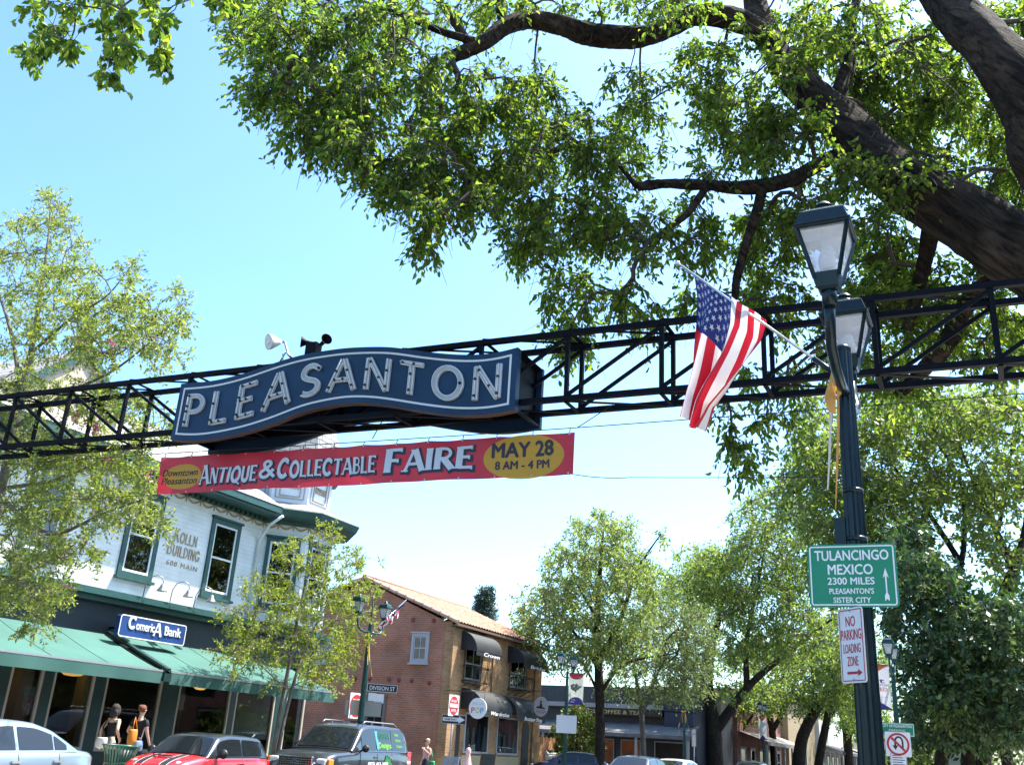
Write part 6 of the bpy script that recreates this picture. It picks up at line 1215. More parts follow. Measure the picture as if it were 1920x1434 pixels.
# shop blade signs
def blade(name, label, c, r, m, rows, rx=1.0):
    t = thing(name, label, 'sign', c); MB().prism(ell(r*rx, r, 36), Vector(c), (1, 0, 0), (0, 0, 1), -.04).build('disc', m, t)
    mb = MB(); mb.tube([(XR_+.02, c[1]+.02, c[2]+r+.22), (c[0]+r*.6, c[1]+.02, c[2]+r+.22)], .016, 6)
    for dx in (-.25, .25): mb.tube([(c[0]+dx, c[1]+.02, c[2]+r+.22), (c[0]+dx, c[1]+.02, c[2]+r*.7)], .008, 5)
    mb.build('bracket', m_black, t)
    for s_, u, v, h, w_, mm in rows: text(s_, (c[0]+u, c[1]-.0005, c[2]+v), (1, 0, 0), (0, 0, 1), h, mm, t, width=w_, bold=.03, th=.003)
    return t
m_wd = mat('disc_white', (.72, .72, .70), .5)
c = PX(895.5, 1327, -17.6); blade('shop_sign', 'round white hanging sign with POP in coloured letters', (c.x, c.y, c.z), .37, m_wd, [('P', -.19, -.07, .2, .15, mat('pop_red', (.6, .07, .06), .5)), ('O', 0, -.07, .2, .18, mat('pop_green', (.42, .5, .08), .5)), ('P', .19, -.07, .2, .15, mat('pop_blue', (.1, .38, .6), .5)), ('P R I M', 0, .16, .09, .44, mat('pop_grey', (.45, .5, .48), .5))])
c = PX(1014, 1324, -17.6); t = blade('shop_sign', 'oval grey hanging sign with black seated figure and YOGA', (c.x, c.y, c.z), .40, mat('disc_grey', (.34, .31, .30), .6), [('YOGA', 0, -.2, .13, .44, mat('yoga_grey', (.16, .15, .15), .6))], .82)
mb = MB(); f_ = lambda u, v: (c.x+u, c.y-.002, c.z+v)
mb.add([f_(*q) for q in [(-.2, -.06), (.2, -.1), (.18, -.04), (.08, -.02), (.04, .14), (-.04, .14), (-.06, .02), (-.2, .0)]], [tuple(range(8))]); mb.add([f_(.0+.05*math.cos(k*.785), .2+.05*math.sin(k*.785)) for k in range(8)], [tuple(range(8))]); mb.build('figure', m_black, t)
# things before the shop
p = PX(848, 1427, -17.3); t = thing('sandwich_board', 'grey folding sandwich board under the one way sign', 'sign', (p.x, p.y, .12))
for sg_ in (-1, 1): MB().add([(p.x-.3, p.y+sg_*.3, .13), (p.x+.3, p.y+sg_*.3, .13), (p.x+.3, p.y+sg_*.03, 1.12), (p.x-.3, p.y+sg_*.03, 1.12), (p.x-.3, p.y+sg_*.33, .13), (p.x+.3, p.y+sg_*.33, .13), (p.x+.3, p.y+sg_*.06, 1.12), (p.x-.3, p.y+sg_*.06, 1.12)], [(3, 2, 1, 0), (4, 5, 6, 7), (0, 1, 5, 4), (1, 2, 6, 5), (2, 3, 7, 6), (3, 0, 4, 7)]).build('panel', mat('board_grey', (.25, .27, .29), .5, var=.2, vscale=5), t)
p = PX(914, 1420, -17.9); t = thing('chalkboard', 'black chalkboard easel before the boutique window', 'sign', (p.x, p.y, .12))
MB().add([(p.x-.3, p.y-.1, .2), (p.x+.3, p.y-.1, .2), (p.x+.3, p.y+.1, 1.25), (p.x-.3, p.y+.1, 1.25), (p.x-.3, p.y-.06, .2), (p.x+.3, p.y-.06, .2), (p.x+.3, p.y+.14, 1.25), (p.x-.3, p.y+.14, 1.25)], [(0, 1, 2, 3), (7, 6, 5, 4), (0, 4, 5, 1), (1, 5, 6, 2), (2, 6, 7, 3), (3, 7, 4, 0)]).build('board', mat('slate', (.02, .035, .035), .7, var=.4, vscale=6), t)
mb = MB(); [mb.beam((p.x+dx, p.y-.12, .12), (p.x+dx, p.y+.1, 1.3), .035, .03) for dx in (-.31, .31)]; mb.beam((p.x, p.y+.5, .12), (p.x, p.y+.13, 1.2), .03, .03); mb.build('easel_frame', mat('easel_wood', (.10, .05, .025), .6), t)
p = PX(877, 1425, -17.8); t = thing('dress_form', 'pale pink dress on a stand outside the boutique', 'dress stand', (p.x, p.y, .12))
mb = MB(); mb.lathe([(.19, .25), (.16, .45), (.11, .7), (.075, .84), (.095, .92), (.10, 1.02), (.06, 1.07), (.035, 1.1)], (p.x, p.y, .34), 16); mb.build('dress', mat('dress_pink', (.62, .40, .38), .85, var=.1, vscale=8), t); mb = MB(); mb.tube([(p.x, p.y, .34), (p.x, p.y, .7)], .02, 6); mb.lathe([(.16, 0), (.16, .03), (.03, .05)], (p.x, p.y, .34), 14); mb.lathe([(.02, 0), (.035, .05), (.02, .1)], (p.x, p.y, 1.435), 10); mb.build('stand', m_black, t)
# litter bin with vertical green slats
p = Vector((-16.0, 15.12, .34)); t = thing('litter_bin', 'dark green slatted metal litter bin before the bank windows', 'bin', p)
mb = MB(); n = 30
for i in range(n):
    a = 6.2832*i/n; u = Vector((math.cos(a), math.sin(a), 0)); tg = Vector((-u.y, u.x, 0)); pts = [(.24, .04), (.255, .40), (.29, .60), (.36, .76)]
    for (r0, z0), (r1, z1) in zip(pts[:-1], pts[1:]): mb.beam(p+u*r0+Vector((0, 0, z0)), p+u*r1+Vector((0, 0, z1)), .035, .008, up=u)
mb.build('slats', mat('bin_green', (.015, .10, .065), .35, coat=.3), t)
mb = MB()
for r, z in ((.245, .05), (.265, .44), (.365, .76)): mb.tube([p+Vector((r*math.cos(6.2832*i/24), r*math.sin(6.2832*i/24), z)) for i in range(25)], .016, 6)
mb.build('hoops', MATS['bin_green'], t); mb = MB(); mb.lathe([(.21, .05), (.235, .45), (.25, .68)], p, 20); mb.build('liner', m_black, t)
# near side shops, behind and to the right of the photographer
mb_ = thing('brick_shop', 'long brick shop row on the near side, to the right of the photographer', 'building', (9, 10, .1))
MB().box((9, -45, .1), (20, 150, 7.5)).build('wall', m_bk2, mb_)
for i in range(31): window(mb_, (9, -40+i*6, 4.9), 1.4, 2.0, (0, -1, 0), m_teal, m_trimw, m_glassd, fw=.1); window(mb_, (9, -38+i*6, 1.6), 3.4, 2.4, (0, -1, 0), m_store, m_sashg, m_glassd, fw=.1, rail=False)
# ============================================================ cars
m_tyre = mat('tyre', (.015, .015, .016), .85); m_rim2 = mat('rim_alloy', (.45, .46, .48), .3, metal=.8); m_chrome = mat('chrome', (.7, .7, .72), .12, metal=1)
m_cglass = mat('car_glass', (.010, .013, .016), .04, spec=.5, coat=.0); m_lens = mat('lamp_lens', (.62, .64, .66), .15, coat=.6); m_tail = mat('tail_red', (.45, .01, .015), .2, coat=.6); m_amber = mat('lamp_amber', (.75, .25, .02), .25)
m_trim = mat('car_trim', (.014, .014, .015), .45)
def paint(n, c, met=0): return mat('paint_'+n, c, .28, metal=met, coat=.8, spec=.5)
PI = math.pi; KS = .845
def car(name, label, cat, loc, rot, L, W, body, roofm, prof, green, zr, wt=.74, zl=.22, wr=.33, axles=None, cw=.93, pillars=(), group=None, seams=()):
    """prof: (y, shoulder z, width factor); green: (y, z) outline of the glasshouse from screen base to rear base; y runs from the tail (0) to the nose (L)"""
    t = thing(name, label, cat, (0, 0, 0), group); hw = W/2
    ys = np.linspace(0, L, 61); py_, pz, pw = [np.array(q) for q in zip(*prof)]
    def sm(a, k=2):
        for _ in range(k): a = np.concatenate([[a[0]], (a[:-2]+2*a[1:-1]+a[2:])/4, [a[-1]]])
        return a
    zb = sm(np.interp(ys, py_, pz)); wf = sm(np.interp(ys, py_, pw))
    ZB = lambda y: float(np.interp(y, ys, zb)); WF = lambda y: float(np.interp(y, ys, wf))
    def sect(y):
        b, w_ = ZB(y), hw*WF(y); e = min(y, L-y); lift = .10*max(0, 1-e/.35)**2
        return [(0, zl+lift), (w_*.80, zl+lift), (w_*.96, zl+.07+lift), (w_, zl+.22), (w_*1.0, zl+.5*(b-zl)), (w_*.985, b-.13), (w_*.955, b-.045), (w_*.88, b-.004), (w_*.55, b+.022), (0, b+.032)]
    mb = MB(); vs = []; S = [sect(y) for y in ys]; k = len(S[0]); full = 2*k-2
    for y, s in zip(ys, S):
        ring = [(x, y, z) for x, z in s]+[(-x, y, z) for x, z in s[-2:0:-1]]; vs += ring
    fs = [(i*full+j, i*full+(j+1) % full, (i+1)*full+(j+1) % full, (i+1)*full+j) for i in range(60) for j in range(full)]
    fs += [tuple(range(full)), tuple(reversed(range(60*full, 61*full)))]
    mb.add([Vector(v) for v in vs], [tuple(reversed(f)) for f in fs], smooth=True); bo = mb.build('body', body, t)
    gy, gz = [np.array(q) for q in zip(*green)]; g0, g1 = gy[0], gy[-1]; yy = np.linspace(min(g0, g1), max(g0, g1), 49)
    o = np.argsort(gy); zz = sm(np.interp(yy, gy[o], gz[o]), 2); ZG = lambda y: float(np.interp(y, yy, zz)); belt = max(ZB(g0), ZB(g1))-.02
    zbelt = lambda y: ZB(y)-.03; wb_ = hw*cw
    def gx(y, z): return wb_*min(1, WF(y)+.02)-(wb_-hw*wt)*max(0, (z-zbelt(y)))/(zr-belt)
    mb = MB(); vs = []
    for y in yy:
        z = max(ZG(y), zbelt(y)+.005); x1 = gx(y, z-.05*(z-zbelt(y))/(zr-belt)); vs0 = [(gx(y, zbelt(y)), zbelt(y)), (gx(y, zbelt(y)+(z-zbelt(y))*.5), zbelt(y)+(z-zbelt(y))*.5), (x1, z-.05*(z-zbelt(y))/(zr-belt)), (x1-.06, z-.005), (x1*.5, z+.018), (0, z+.024)]
        vs += [(x, y, q) for x, q in vs0]+[(-x, y, q) for x, q in vs0[-2::-1]]
    k2 = 11; fs = [(i*k2+j, i*k2+j+1, (i+1)*k2+j+1, (i+1)*k2+j) for i in range(48) for j in range(k2-1)]
    mb.add([Vector(v) for v in vs], fs, smooth=True); rf = mb.build('roof', roofm, t)
    def top(y, x): z = max(ZG(y), zbelt(y)+.005); x1 = gx(y, z); f = abs(x)/max(x1, .1); return z+.024-.032*f*f
    def screen(nm, y0, y1, up):
        m2 = MB(); sgn = 1 if y0 > y1 else -1
        def fn(u, v):
            y = y0+(y1-y0)*v; z = ZG(y); wx = (gx(y, z)-.10)*(u*2-1); return Vector((wx, y+.008*sgn, top(y, wx)+.010))
        m2.grid(fn, 12, 10); m2.build(nm, m_cglass, t)
    ya, yb_ = green[0][0], green[1][0]; screen('windscreen', ya-.06*(ya-yb_), yb_+.04, 1); yc, yd = green[-1][0], green[-2][0]; screen('rear_window', yc+.10*(yd-yc), yd-.03, -1)
    # side glass between pillars
    for (a, b_) in pillars:
        for sx in (-1, 1):
            m2 = MB()
            def fn(u, v):
                y = a+(b_-a)*u; zt = ZG(y)-.085; z0 = ZB(y)+.015; z = z0+(zt-z0)*v; 
                return Vector((sx*(gx(y, z)+.009), y, max(z, z0)))
            m2.grid(fn, 8, 4); m2.build('side_window', m_cglass, t)
    axles = axles or (.17*L, .80*L)
    for y in axles:
        for sx in (-1, 1):
            x = sx*(hw-.10); wh = MB().lathe([(.02, -.02), (wr*.62, -.02), (wr*.64, 0)], (x+sx*.09, y, wr), 20, axis=(sx, 0, 0)).build('wheel', m_rim2, t)
            MB().lathe([(wr*.64, -.1), (wr*.95, -.1), (wr, -.06), (wr, .06), (wr*.95, .1), (wr*.64, .1)], (x, y, wr), 28, axis=(sx, 0, 0)).build('tyre', m_tyre, wh)
            m2 = MB(); m2.tube([(sx*(hw+.004), y+(wr+.05)*math.cos(math.pi*i/12), wr+(wr+.05)*math.sin(math.pi*i/12)) for i in range(13)], .025, 6); m2.build('wheel_arch', m_trim, t)
    for ysm in seams:
        for sx in (-1, 1):
            q = [(sx*(x+.0025), ysm, z) for x, z in sect(ysm)[3:7]]; MB().tube(q, .006, 5).build('door_seam', m_trim, t)
    t.location = loc; t.rotation_euler = (0, 0, rot); t.scale = (KS, KS, KS)
    return t, ZB, WF, gx, ZG, hw
def extras(c, mir=None, handles=(), lights=None, tails=None, mm=None):
    t, ZB, WF, gx, ZG, hw = c
    M = t.matrix_basis.copy(); t.matrix_basis = Matrix.Identity(4)
    for sx in (-1, 1):
        if mir:
            m2 = MB(); y, z = mir; x = sx*(hw*.96); m2.lathe([(.0, -.06), (.08, -.045), (.105, 0), (.09, .05), (.0, .07)], (x+sx*.14, y, z+.06), 14, axis=(0, 1, 0)); m2.beam((x-sx*.02, y, z-.01), (x+sx*.1, y, z+.03), .05, .04); m2.build('mirror', mm or m_black, t)
        for y in handles:
            z = ZB(y)-.17; x = sx*hw*WF(y)*.992; MB().beam((x+sx*.015, y-.10, z), (x+sx*.015, y+.10, z), .03, .035).build('door_handle', m_chrome, t)
        if lights: y, x, z, rx, rz, ry = lights; m2 = MB(); m2.lathe([(0, ry), (rx*.6, ry*.8), (rx, 0), (rx, -.1)], (sx*x, y, z), 18, axis=(sx*.25, 1, .15)); m2.build('headlight', m_lens, t)
        if tails: y, x, z, w_, h_ = tails; m2 = MB(); m2.box((sx*(x-w_), y-.02, z-h_), (sx*(x+.02), y+.28, z)); m2.build('tail_light', m_tail, t, bevel=.02)
    t.matrix_basis = M
# silver saloon, tail towards the right of the view
c = car('parked_car', 'silver saloon car parked at the far kerb, lower left corner', 'car', (-13.4, 11.5, .23), PI+.15, 4.75, 1.84, paint('silver', (.27, .33, .39), .5), MATS['paint_silver'],
 [(0, .80, .70), (.06, .98, .86), (.5, 1.02, .95), (1.1, 1.01, 1), (3.2, .97, 1), (3.9, .90, .97), (4.5, .76, .88), (4.75, .58, .72)], [(3.55, .95), (2.75, 1.40), (2.2, 1.455), (1.6, 1.44), (1.15, 1.33), (.62, 1.03)], 1.455, wt=.70, pillars=[(2.08, 2.9), (1.22, 2.0), (.90, 1.18)], seams=(1.1, 2.04, 3.1))
extras(c, mir=(2.95, .98), handles=(2.1, 1.15), lights=(4.55, .62, .66, .16, .1, .08), tails=(.03, .66, .92, .24, .12), mm=MATS['paint_silver'])
# red hatchback with black roof
red = paint('red', (.50, .012, .02))
c = car('parked_car', 'small red hatchback with black roof and bonnet stripes at the far kerb', 'car', (-14.28, 16.77, .23), PI+.13, 3.66, 1.70, red, paint('black', (.012, .014, .018)),
 [(0, .84, .80), (.08, .96, .93), (.6, .975, 1), (2.2, .955, 1), (2.75, .93, .99), (3.2, .84, .93), (3.5, .72, .82), (3.66, .52, .66)], [(2.62, .93), (2.12, 1.35), (1.7, 1.41), (.9, 1.40), (.42, 1.37), (.12, .97)], 1.41, wt=.76, cw=.95, wr=.31, pillars=[(1.30, 2.22), (.45, 1.22)], seams=(1.26, 2.45))
extras(c, mir=(2.25, .95), handles=(1.35,), lights=(3.28, .56, .72, .12, .1, .07), tails=(.0, .74, .90, .14, .3))
t = c[0]; M = t.matrix_basis.copy(); t.matrix_basis = Matrix.Identity(4)
for sx in (-1, 1):
    mb = MB(); mw = MB()
    def st_(u, v, a=.22, w_=.17): y = 2.72+.78*v; x = sx*(a+w_*u); b = c[1](y); return Vector((x, y, b+.030-.006-(x/.85)**2*.035+.008))
    mb.grid(st_, 2, 10); mb.build('bonnet_stripe', m_black, t)
    mw.grid(lambda u, v: st_(u, v, .207, .013), 1, 10); mw.grid(lambda u, v: st_(u, v, .39, .013), 1, 10); mw.build('stripe_edge', m_signwhite, t)
mb = MB(); mb.box((-.25, 3.05, .915), (.25, 3.12, .94)); mb.build('bonnet_scoop', m_black, t, bevel=.01)
mb = MB(); mb.tube([(.35, .55, 1.41), (.35, .40, 1.55)], .006, 5); mb.build('aerial', m_black, t); t.matrix_basis = M
# dark off-roader
c = car('parked_suv', 'dark grey large off-roader with lettered windows and roof rack at the far kerb', 'car', (-14.79, 22.82, .23), PI+.1, 5.0, 2.0, paint('graphite', (.030, .032, .040), .3), MATS['paint_graphite'],
 [(0, 1.05, .88), (.06, 1.20, .96), (.8, 1.22, 1), (3.3, 1.20, 1), (3.6, 1.17, 1), (4.5, 1.10, .97), (4.85, 1.0, .90), (5.0, .72, .84)], [(3.68, 1.19), (3.0, 1.80), (2.6, 1.885), (1.4, 1.89), (.42, 1.86), (.10, 1.20)], 1.885, wt=.78, cw=.95, zl=.35, wr=.39, pillars=[(2.28, 3.12), (1.38, 2.2), (.40, 1.30)], seams=(1.34, 2.24, 3.25))
extras(c, mir=(3.2, 1.2), handles=(2.35, 1.45), tails=(-.01, .94, 1.22, .10, .55))
t = c[0]; M = t.matrix_basis.copy(); t.matrix_basis = Matrix.Identity(4); gx = c[3]; hw = c[5]
mb = MB(); mb.box((-.52, 4.93, .68), (.52, 5.01, 1.0)); mb.build('grille_surround', m_chrome, t, bevel=.02)
mb = MB(); 
for i in range(5): mb.box((-.49, 5.012, .71+i*.055), (.49, 5.02, .742+i*.055))
for i in range(13): mb.box((-.47+i*.077, 5.011, .70), (-.45+i*.077, 5.017, .98))
mb.build('grille', m_trim, t); mb = MB(); mb.prism(ell(.10, .045, 20), (0, 5.02, .85), (-1, 0, 0), (0, 0, 1), .012); mb.build('badge', m_chrome, t)
mb = MB(); mb.prism(ell(.085, .034, 20), (0, 5.0325, .85), (-1, 0, 0), (0, 0, 1), .002); mb.build('badge_centre', mat('badge_blue', (.02, .05, .2), .3), t)
for sx in (-1, 1):
    mb = MB(); mb.box((sx*.58, 4.70, .76), (sx*.86, 4.93, .96)); mb.build('headlight', m_lens, t, bevel=.05); mb = MB(); mb.box((sx*.862, 4.6, .77), (sx*.945, 4.86, .95)); mb.build('indicator', m_amber, t, bevel=.02)
    mb = MB(); mb.tube([(sx*.66, 2.75, 1.89), (sx*.66, 2.6, 1.97), (sx*.66, .8, 1.97), (sx*.66, .6, 1.90)], .022, 8)
    for y in (2.2, 1.5): mb.beam((sx*.66, y, 1.88), (sx*.66, y, 1.97), .05, .03)
    mb.build('roof_rail', mat('rail_grey', (.25, .25, .26), .4, metal=.5), t)
mb = MB()
for y in (2.3, 1.1): mb.beam((-.66, y, 1.965), (.66, y, 1.965), .05, .02)
mb.build('roof_bar', m_trim, t); mb = MB(); mb.box((-.95, 4.9, .42), (.95, 5.12, .66)); mb.build('bumper', m_trim, t, bevel=.04)
# window lettering on the side turned to the street (local -x, reading towards the tail)
m_ltg = mat('letter_lime', (.14, .36, .06), .6); m_ltt = mat('letter_teal', (.015, .11, .075), .6); m_ltw = m_signwhite
zf = lambda y, z: -(gx(y, z)+.014)
def wl(s, y, z, h, w_, m, b=.02): d = .18; x = (zf(y, z)); o = Vector((0, -1, 0)); uz = Vector((hw*.95-hw*.78, 0, .68)).normalized(); text(s, (x, y, z), o, uz, h, m, t, width=w_, bold=b, th=.002)
wl('INSIGNIA', 1.78, 1.62, .17, .78, m_ltt, .03); wl('Designs', 1.72, 1.37, .16, .80, m_ltg, .03); wl('Signs', .95, 1.68, .08, .28, m_ltg); wl('Exhibits', .87, 1.52, .08, .36, m_ltg); wl('Graphics', .80, 1.36, .08, .40, m_ltg)
xs_ = -(hw+.004); text('(925) 462-3000', (xs_-.006, 2.2, .86), (0, -1, 0), (0, 0, 1), .11, m_ltw, t, width=1.25, bold=.04, th=.003)
mb = MB(); mb.add([(xs_-.004, y, z) for y, z in [(1.55, .62), (1.95, .62), (1.72, 1.1), (1.62, 1.1), (1.05, .62), (1.3, .62)]], [(0, 1, 2, 3), (3, 2, 5, 4)]); mb.build('logo_a', mat('logo_green', (.03, .22, .05), .4), t)
mb = MB(); P4 = [(2.22, 1.25), (2.1, 1.25), (2.16, 1.74), (2.32, 1.74)]; mb.add([(zf(y, z)-.001, y, z) for y, z in P4], [(0, 1, 2, 3)]); mb.build('logo_blue', mat('logo_blue', (.07, .26, .36), .5), t); t.matrix_basis = M
# far cars
def far_car(px, Y, rot, pnt, label, L=4.5, W=1.8, H=1.47, dz=0):
    Y = Y*KS; dz = .23; p = PY(px, 1430, Y); k = H/1.455; a = math.cos(rot); 
    c = car('parked_car', label, 'car', (p.x, Y-(L/2)*KS*(1 if abs(rot) < 1 else -1)*abs(a), dz), rot, L, W, pnt, pnt, [(0, .80*k, .75), (.08, .95*k, .9), (.9, .99*k, 1), (3.1, .96*k, 1), (3.8, .89*k, .96), (4.3, .74*k, .86), (L, .58*k, .72)],
      [(3.4, .95*k), (2.65, 1.40*k), (2.1, 1.455*k), (1.4, 1.44*k), (1.0, 1.36*k), (.35, 1.0*k)], 1.455*k, wt=.72, pillars=[(1.95, 2.8), (1.05, 1.87)])
    extras(c, mir=(2.85, .98*k), lights=(4.28, .62, .68*k, .15, .1, .08), tails=(.02, .80, .93*k, .2, .14), mm=pnt); return c
far_car(1193, 38, PI, paint('slate', (.05, .065, .09), .4), 'slate blue car facing the camera beyond the brick building', H=1.50, dz=.1)
far_car(1263, 45, PI, paint('ivory', (.62, .63, .63)), 'white car facing the camera just right of the slate blue car', H=1.47, dz=.1)
far_car(1408, 60, PI, paint('dark', (.02, .022, .026), .2), 'dark car with bright glints beneath the thick leaning street tree', H=1.6, dz=.1)
far_car(1490, 72, PI, MATS['paint_silver'], 'silver grey car far down the street, roof only in view', H=1.5, dz=.1)
far_car(1534, 88, PI, MATS['paint_ivory'], 'white car farthest down the street left of the near lamp', H=1.5, dz=.1)
far_car(1052, 51.5, PI/2, MATS['paint_ivory'], 'white tall car parked side on in the lot beyond the cedar fence', H=1.95, dz=.13, W=1.9)
far_car(1135, 49.5, PI/2+.5, paint('midnight', (.018, .022, .05), .3), 'dark blue car parked in the lot left of the slate blue car', H=1.52, dz=.13)
# ============================================================ people
def skin_mesh(name, V, E, R, m, parent, sub=2, root=0, extra=None):
    me = bpy.data.meshes.new(name); me.from_pydata([tuple(v) for v in V], E, []); o = bpy.data.objects.new(name, me); col.objects.link(o)
    md = o.modifiers.new('Skin', 'SKIN'); md.use_smooth_shade = True; md.branch_smoothing = .6
    if not me.skin_vertices: raise RuntimeError('no skin layer')
    for i, r in enumerate(R): d = me.skin_vertices[0].data[i]; d.radius = r if isinstance(r, tuple) else (r, r); d.use_root = (i == root)
    s = o.modifiers.new('Sub', 'SUBSURF'); s.levels = sub; s.render_levels = sub
    bpy.context.view_layer.update(); m2 = bpy.data.meshes.new_from_object(o.evaluated_get(bpy.context.evaluated_depsgraph_get())); bpy.data.objects.remove(o)
    if extra:
        bm = bmesh.new(); bm.from_mesh(m2); tmp = bpy.data.meshes.new('x'); tmp.from_pydata(extra.v, [], extra.f); bm.from_mesh(tmp); bm.to_mesh(m2); bm.free()
    m2.name = name; m2.materials.clear(); m2.polygons.foreach_set('use_smooth', [True]*len(m2.polygons)); return link(name, m2, m, parent)
m_skin = mat('skin', (.56, .32, .23), .5, var=.06, vscale=9)
def person(label, loc, rot, H, J, clothes, hairm, hair, scale_w=1.0):
    """J: joint overrides in a 1.70 m figure facing +y"""
    t = thing('person', label, 'person', (0, 0, 0)); k = H/1.70
    j = {'pel': (0, 0, .92), 'wai': (0, .01, 1.08), 'che': (0, 0, 1.26), 'nec': (0, -.01, 1.44), 'neu': (0, .005, 1.50), 'hea': (0, .02, 1.555), 'hem': (0, .02, 1.61), 'het': (0, .01, 1.66),
         'lsh': (-.17, 0, 1.38), 'lel': (-.23, -.03, 1.12), 'lwr': (-.22, .06, .88), 'rsh': (.17, 0, 1.38), 'rel': (.23, -.03, 1.12), 'rwr': (.22, .06, .88),
         'lhi': (-.095, 0, .88), 'lkn': (-.10, .10, .50), 'lan': (-.10, .02, .09), 'lto': (-.10, .17, .035), 'rhi': (.095, 0, .88), 'rkn': (.10, .0, .49), 'ran': (.10, -.24, .12), 'rto': (.10, -.10, .035)}
    j.update(J); N = list(j); ix = {n_: i for i, n_ in enumerate(N)}; V = [Vector(j[n_])*k for n_ in N]
    rad = dict(pel=(.115, .085), wai=(.095, .070), che=(.112, .082), nec=.06, neu=.05, hea=(.062, .075), hem=(.075, .092), het=(.055, .07), lsh=.055, rsh=.055, lel=.038, rel=.038, lwr=.026, rwr=.026, lhi=.078, rhi=.078, lkn=.058, rkn=.058, lan=.038, ran=.038, lto=.03, rto=.03)
    Rr = [tuple(q*k for q in rad[n_]) if isinstance(rad[n_], tuple) else rad[n_]*k for n_ in N]
    E = [('pel', 'wai'), ('wai', 'che'), ('che', 'nec'), ('nec', 'neu'), ('neu', 'hea'), ('hea', 'hem'), ('hem', 'het')]+[(s+a, s+b) for s in 'lr' for a, b in (('sh', 'el'), ('el', 'wr'), ('hi', 'kn'), ('kn', 'an'), ('an', 'to'))]+[('che', 'lsh'), ('che', 'rsh'), ('pel', 'lhi'), ('pel', 'rhi')]
    E = [(ix[a], ix[b]) for a, b in E]
    for s in 'lr':                                           # hand: palm, four fingers, thumb
        w_ = Vector(j[s+'wr']); d = (w_-Vector(j[s+'el'])).normalized(); sd = Vector((1 if s == 'r' else -1, 0, 0)); fw = d.cross(sd).normalized(); fw = fw if fw.y > 0 else -fw
        V.append((w_+d*.07)*k); Rr.append((.030*k, .018*k)); pi_ = len(V)-1; E.append((ix[s+'wr'], pi_))
        for q in range(4):
            o_ = fw*(.028-.019*q); ln = (.07, .08, .075, .058)[q]; a = w_+d*.10+o_; V += [a*k, (a+d*ln*.55-sd*.008)*k, (a+d*ln-sd*.028)*k]; Rr += [.0095*k, .0085*k, .007*k]; E += [(pi_, len(V)-3), (len(V)-3, len(V)-2), (len(V)-2, len(V)-1)]
        a = w_+d*.045+fw*.035; V += [a*k, (a+d*.035+fw*.018)*k]; Rr += [.011*k, .0085*k]; E += [(pi_, len(V)-2), (len(V)-2, len(V)-1)]
    ex = MB(); hc = Vector(j['hem'])*k
    ex.lathe([(.0, .028*k), (.012*k, .0), (.015*k, -.02*k)], hc+Vector((0, .088*k, -.02*k)), 8, axis=(0, 1, .2))
    for sx in (-1, 1): ex.lathe([(.0, .012*k), (.022*k, .004*k), (.024*k, -.01*k)], hc+Vector((sx*.082*k, -.005, -.015*k)), 8, axis=(sx, 0, 0))
    body = skin_mesh('body', V, E, Rr, m_skin, t, extra=ex)
    f = MB()
    for sx in (-1, 1): f.lathe([(.012*k, 0), (.008*k, .006*k)], hc+Vector((sx*.03*k, .088*k, .005*k)), 8, axis=(0, 1, 0))
    f.box(hc+Vector((-.025*k, .078*k, -.062*k)), hc+Vector((.025*k, .092*k, -.052*k))); f.build('face_features', mat('face_dark', (.14, .05, .04), .5), body)
    for nm, chain, m in clothes:
        V2 = []; R2 = []; E2 = []; ids = {}
        for ch in chain:
            prev = None
            for n_, r, *off in ch:
                key = n_
                if key not in ids:
                    if '>' in n_: a, b_, ff = n_.split('>'); p_ = Vector(j[a]).lerp(Vector(j[b_]), float(ff))
                    else: p_ = Vector(j[n_])
                    ids[key] = len(V2); V2.append((p_+Vector(off[0] if off else (0, 0, 0)))*k); R2.append(tuple(q*k for q in r) if isinstance(r, tuple) else r*k)
                if prev is not None: E2.append((prev, ids[key]))
                prev = ids[key]
        skin_mesh(nm, V2, E2, R2, m, t)
    hair(t, hc, k, hairm); t.location = loc; t.rotation_euler = (0, 0, rot); return t, k, j
def hair_blobs(lst):
    def fn(t, hc, k, m):
        bm = bmesh.new()
        for (x, y, z, sx, sy, sz) in lst:
            mm = Matrix.Translation(hc+Vector((x, y, z))*k) @ Matrix.Diagonal((sx*k, sy*k, sz*k, 1)); bmesh.ops.create_icosphere(bm, subdivisions=3, radius=1, matrix=mm)
        rr = random.Random(2)
        for v in bm.verts: v.co += (v.co-hc).normalized()*rr.uniform(-.006, .006)*k
        me = bpy.data.meshes.new('hair'); bm.to_mesh(me); bm.free(); me.polygons.foreach_set('use_smooth', [True]*len(me.polygons)); link('hair', me, m, t)
    return fn
m_blk = mat('cloth_black', (.012, .012, .016), .85); m_beige = mat('cloth_beige', (.50, .42, .33), .85, var=.08, vscale=10); m_navyc = mat('cloth_navy', (.015, .018, .035), .85); m_pinkc = mat('cloth_pink', (.60, .36, .36), .85)
m_hd = mat('hair_dark', (.030, .024, .022), .85, var=.4, vscale=30); m_hr = mat('hair_auburn', (.13, .045, .022), .8, var=.3, vscale=30); m_hb = mat('hair_blonde', (.42, .27, .12), .5, var=.2, vscale=30)
TOP = [[('wai', (.142, .112), (0, 0, -.13)), ('wai>che>.4', (.130, .102)), ('che', (.150, .116)), ('nec', (.085, .075), (0, 0, -.04))], [('che', (.147, .112)), ('lsh', .062, (.02, 0, 0))], [('che', (.147, .112)), ('rsh', .062, (-.02, 0, 0))]]
TEE = [TOP[0], [('che', (.147, .112)), ('lsh', .068), ('lsh>lel>.62', .058)], [('che', (.147, .112)), ('rsh', .068), ('rsh>rel>.62', .058)]]
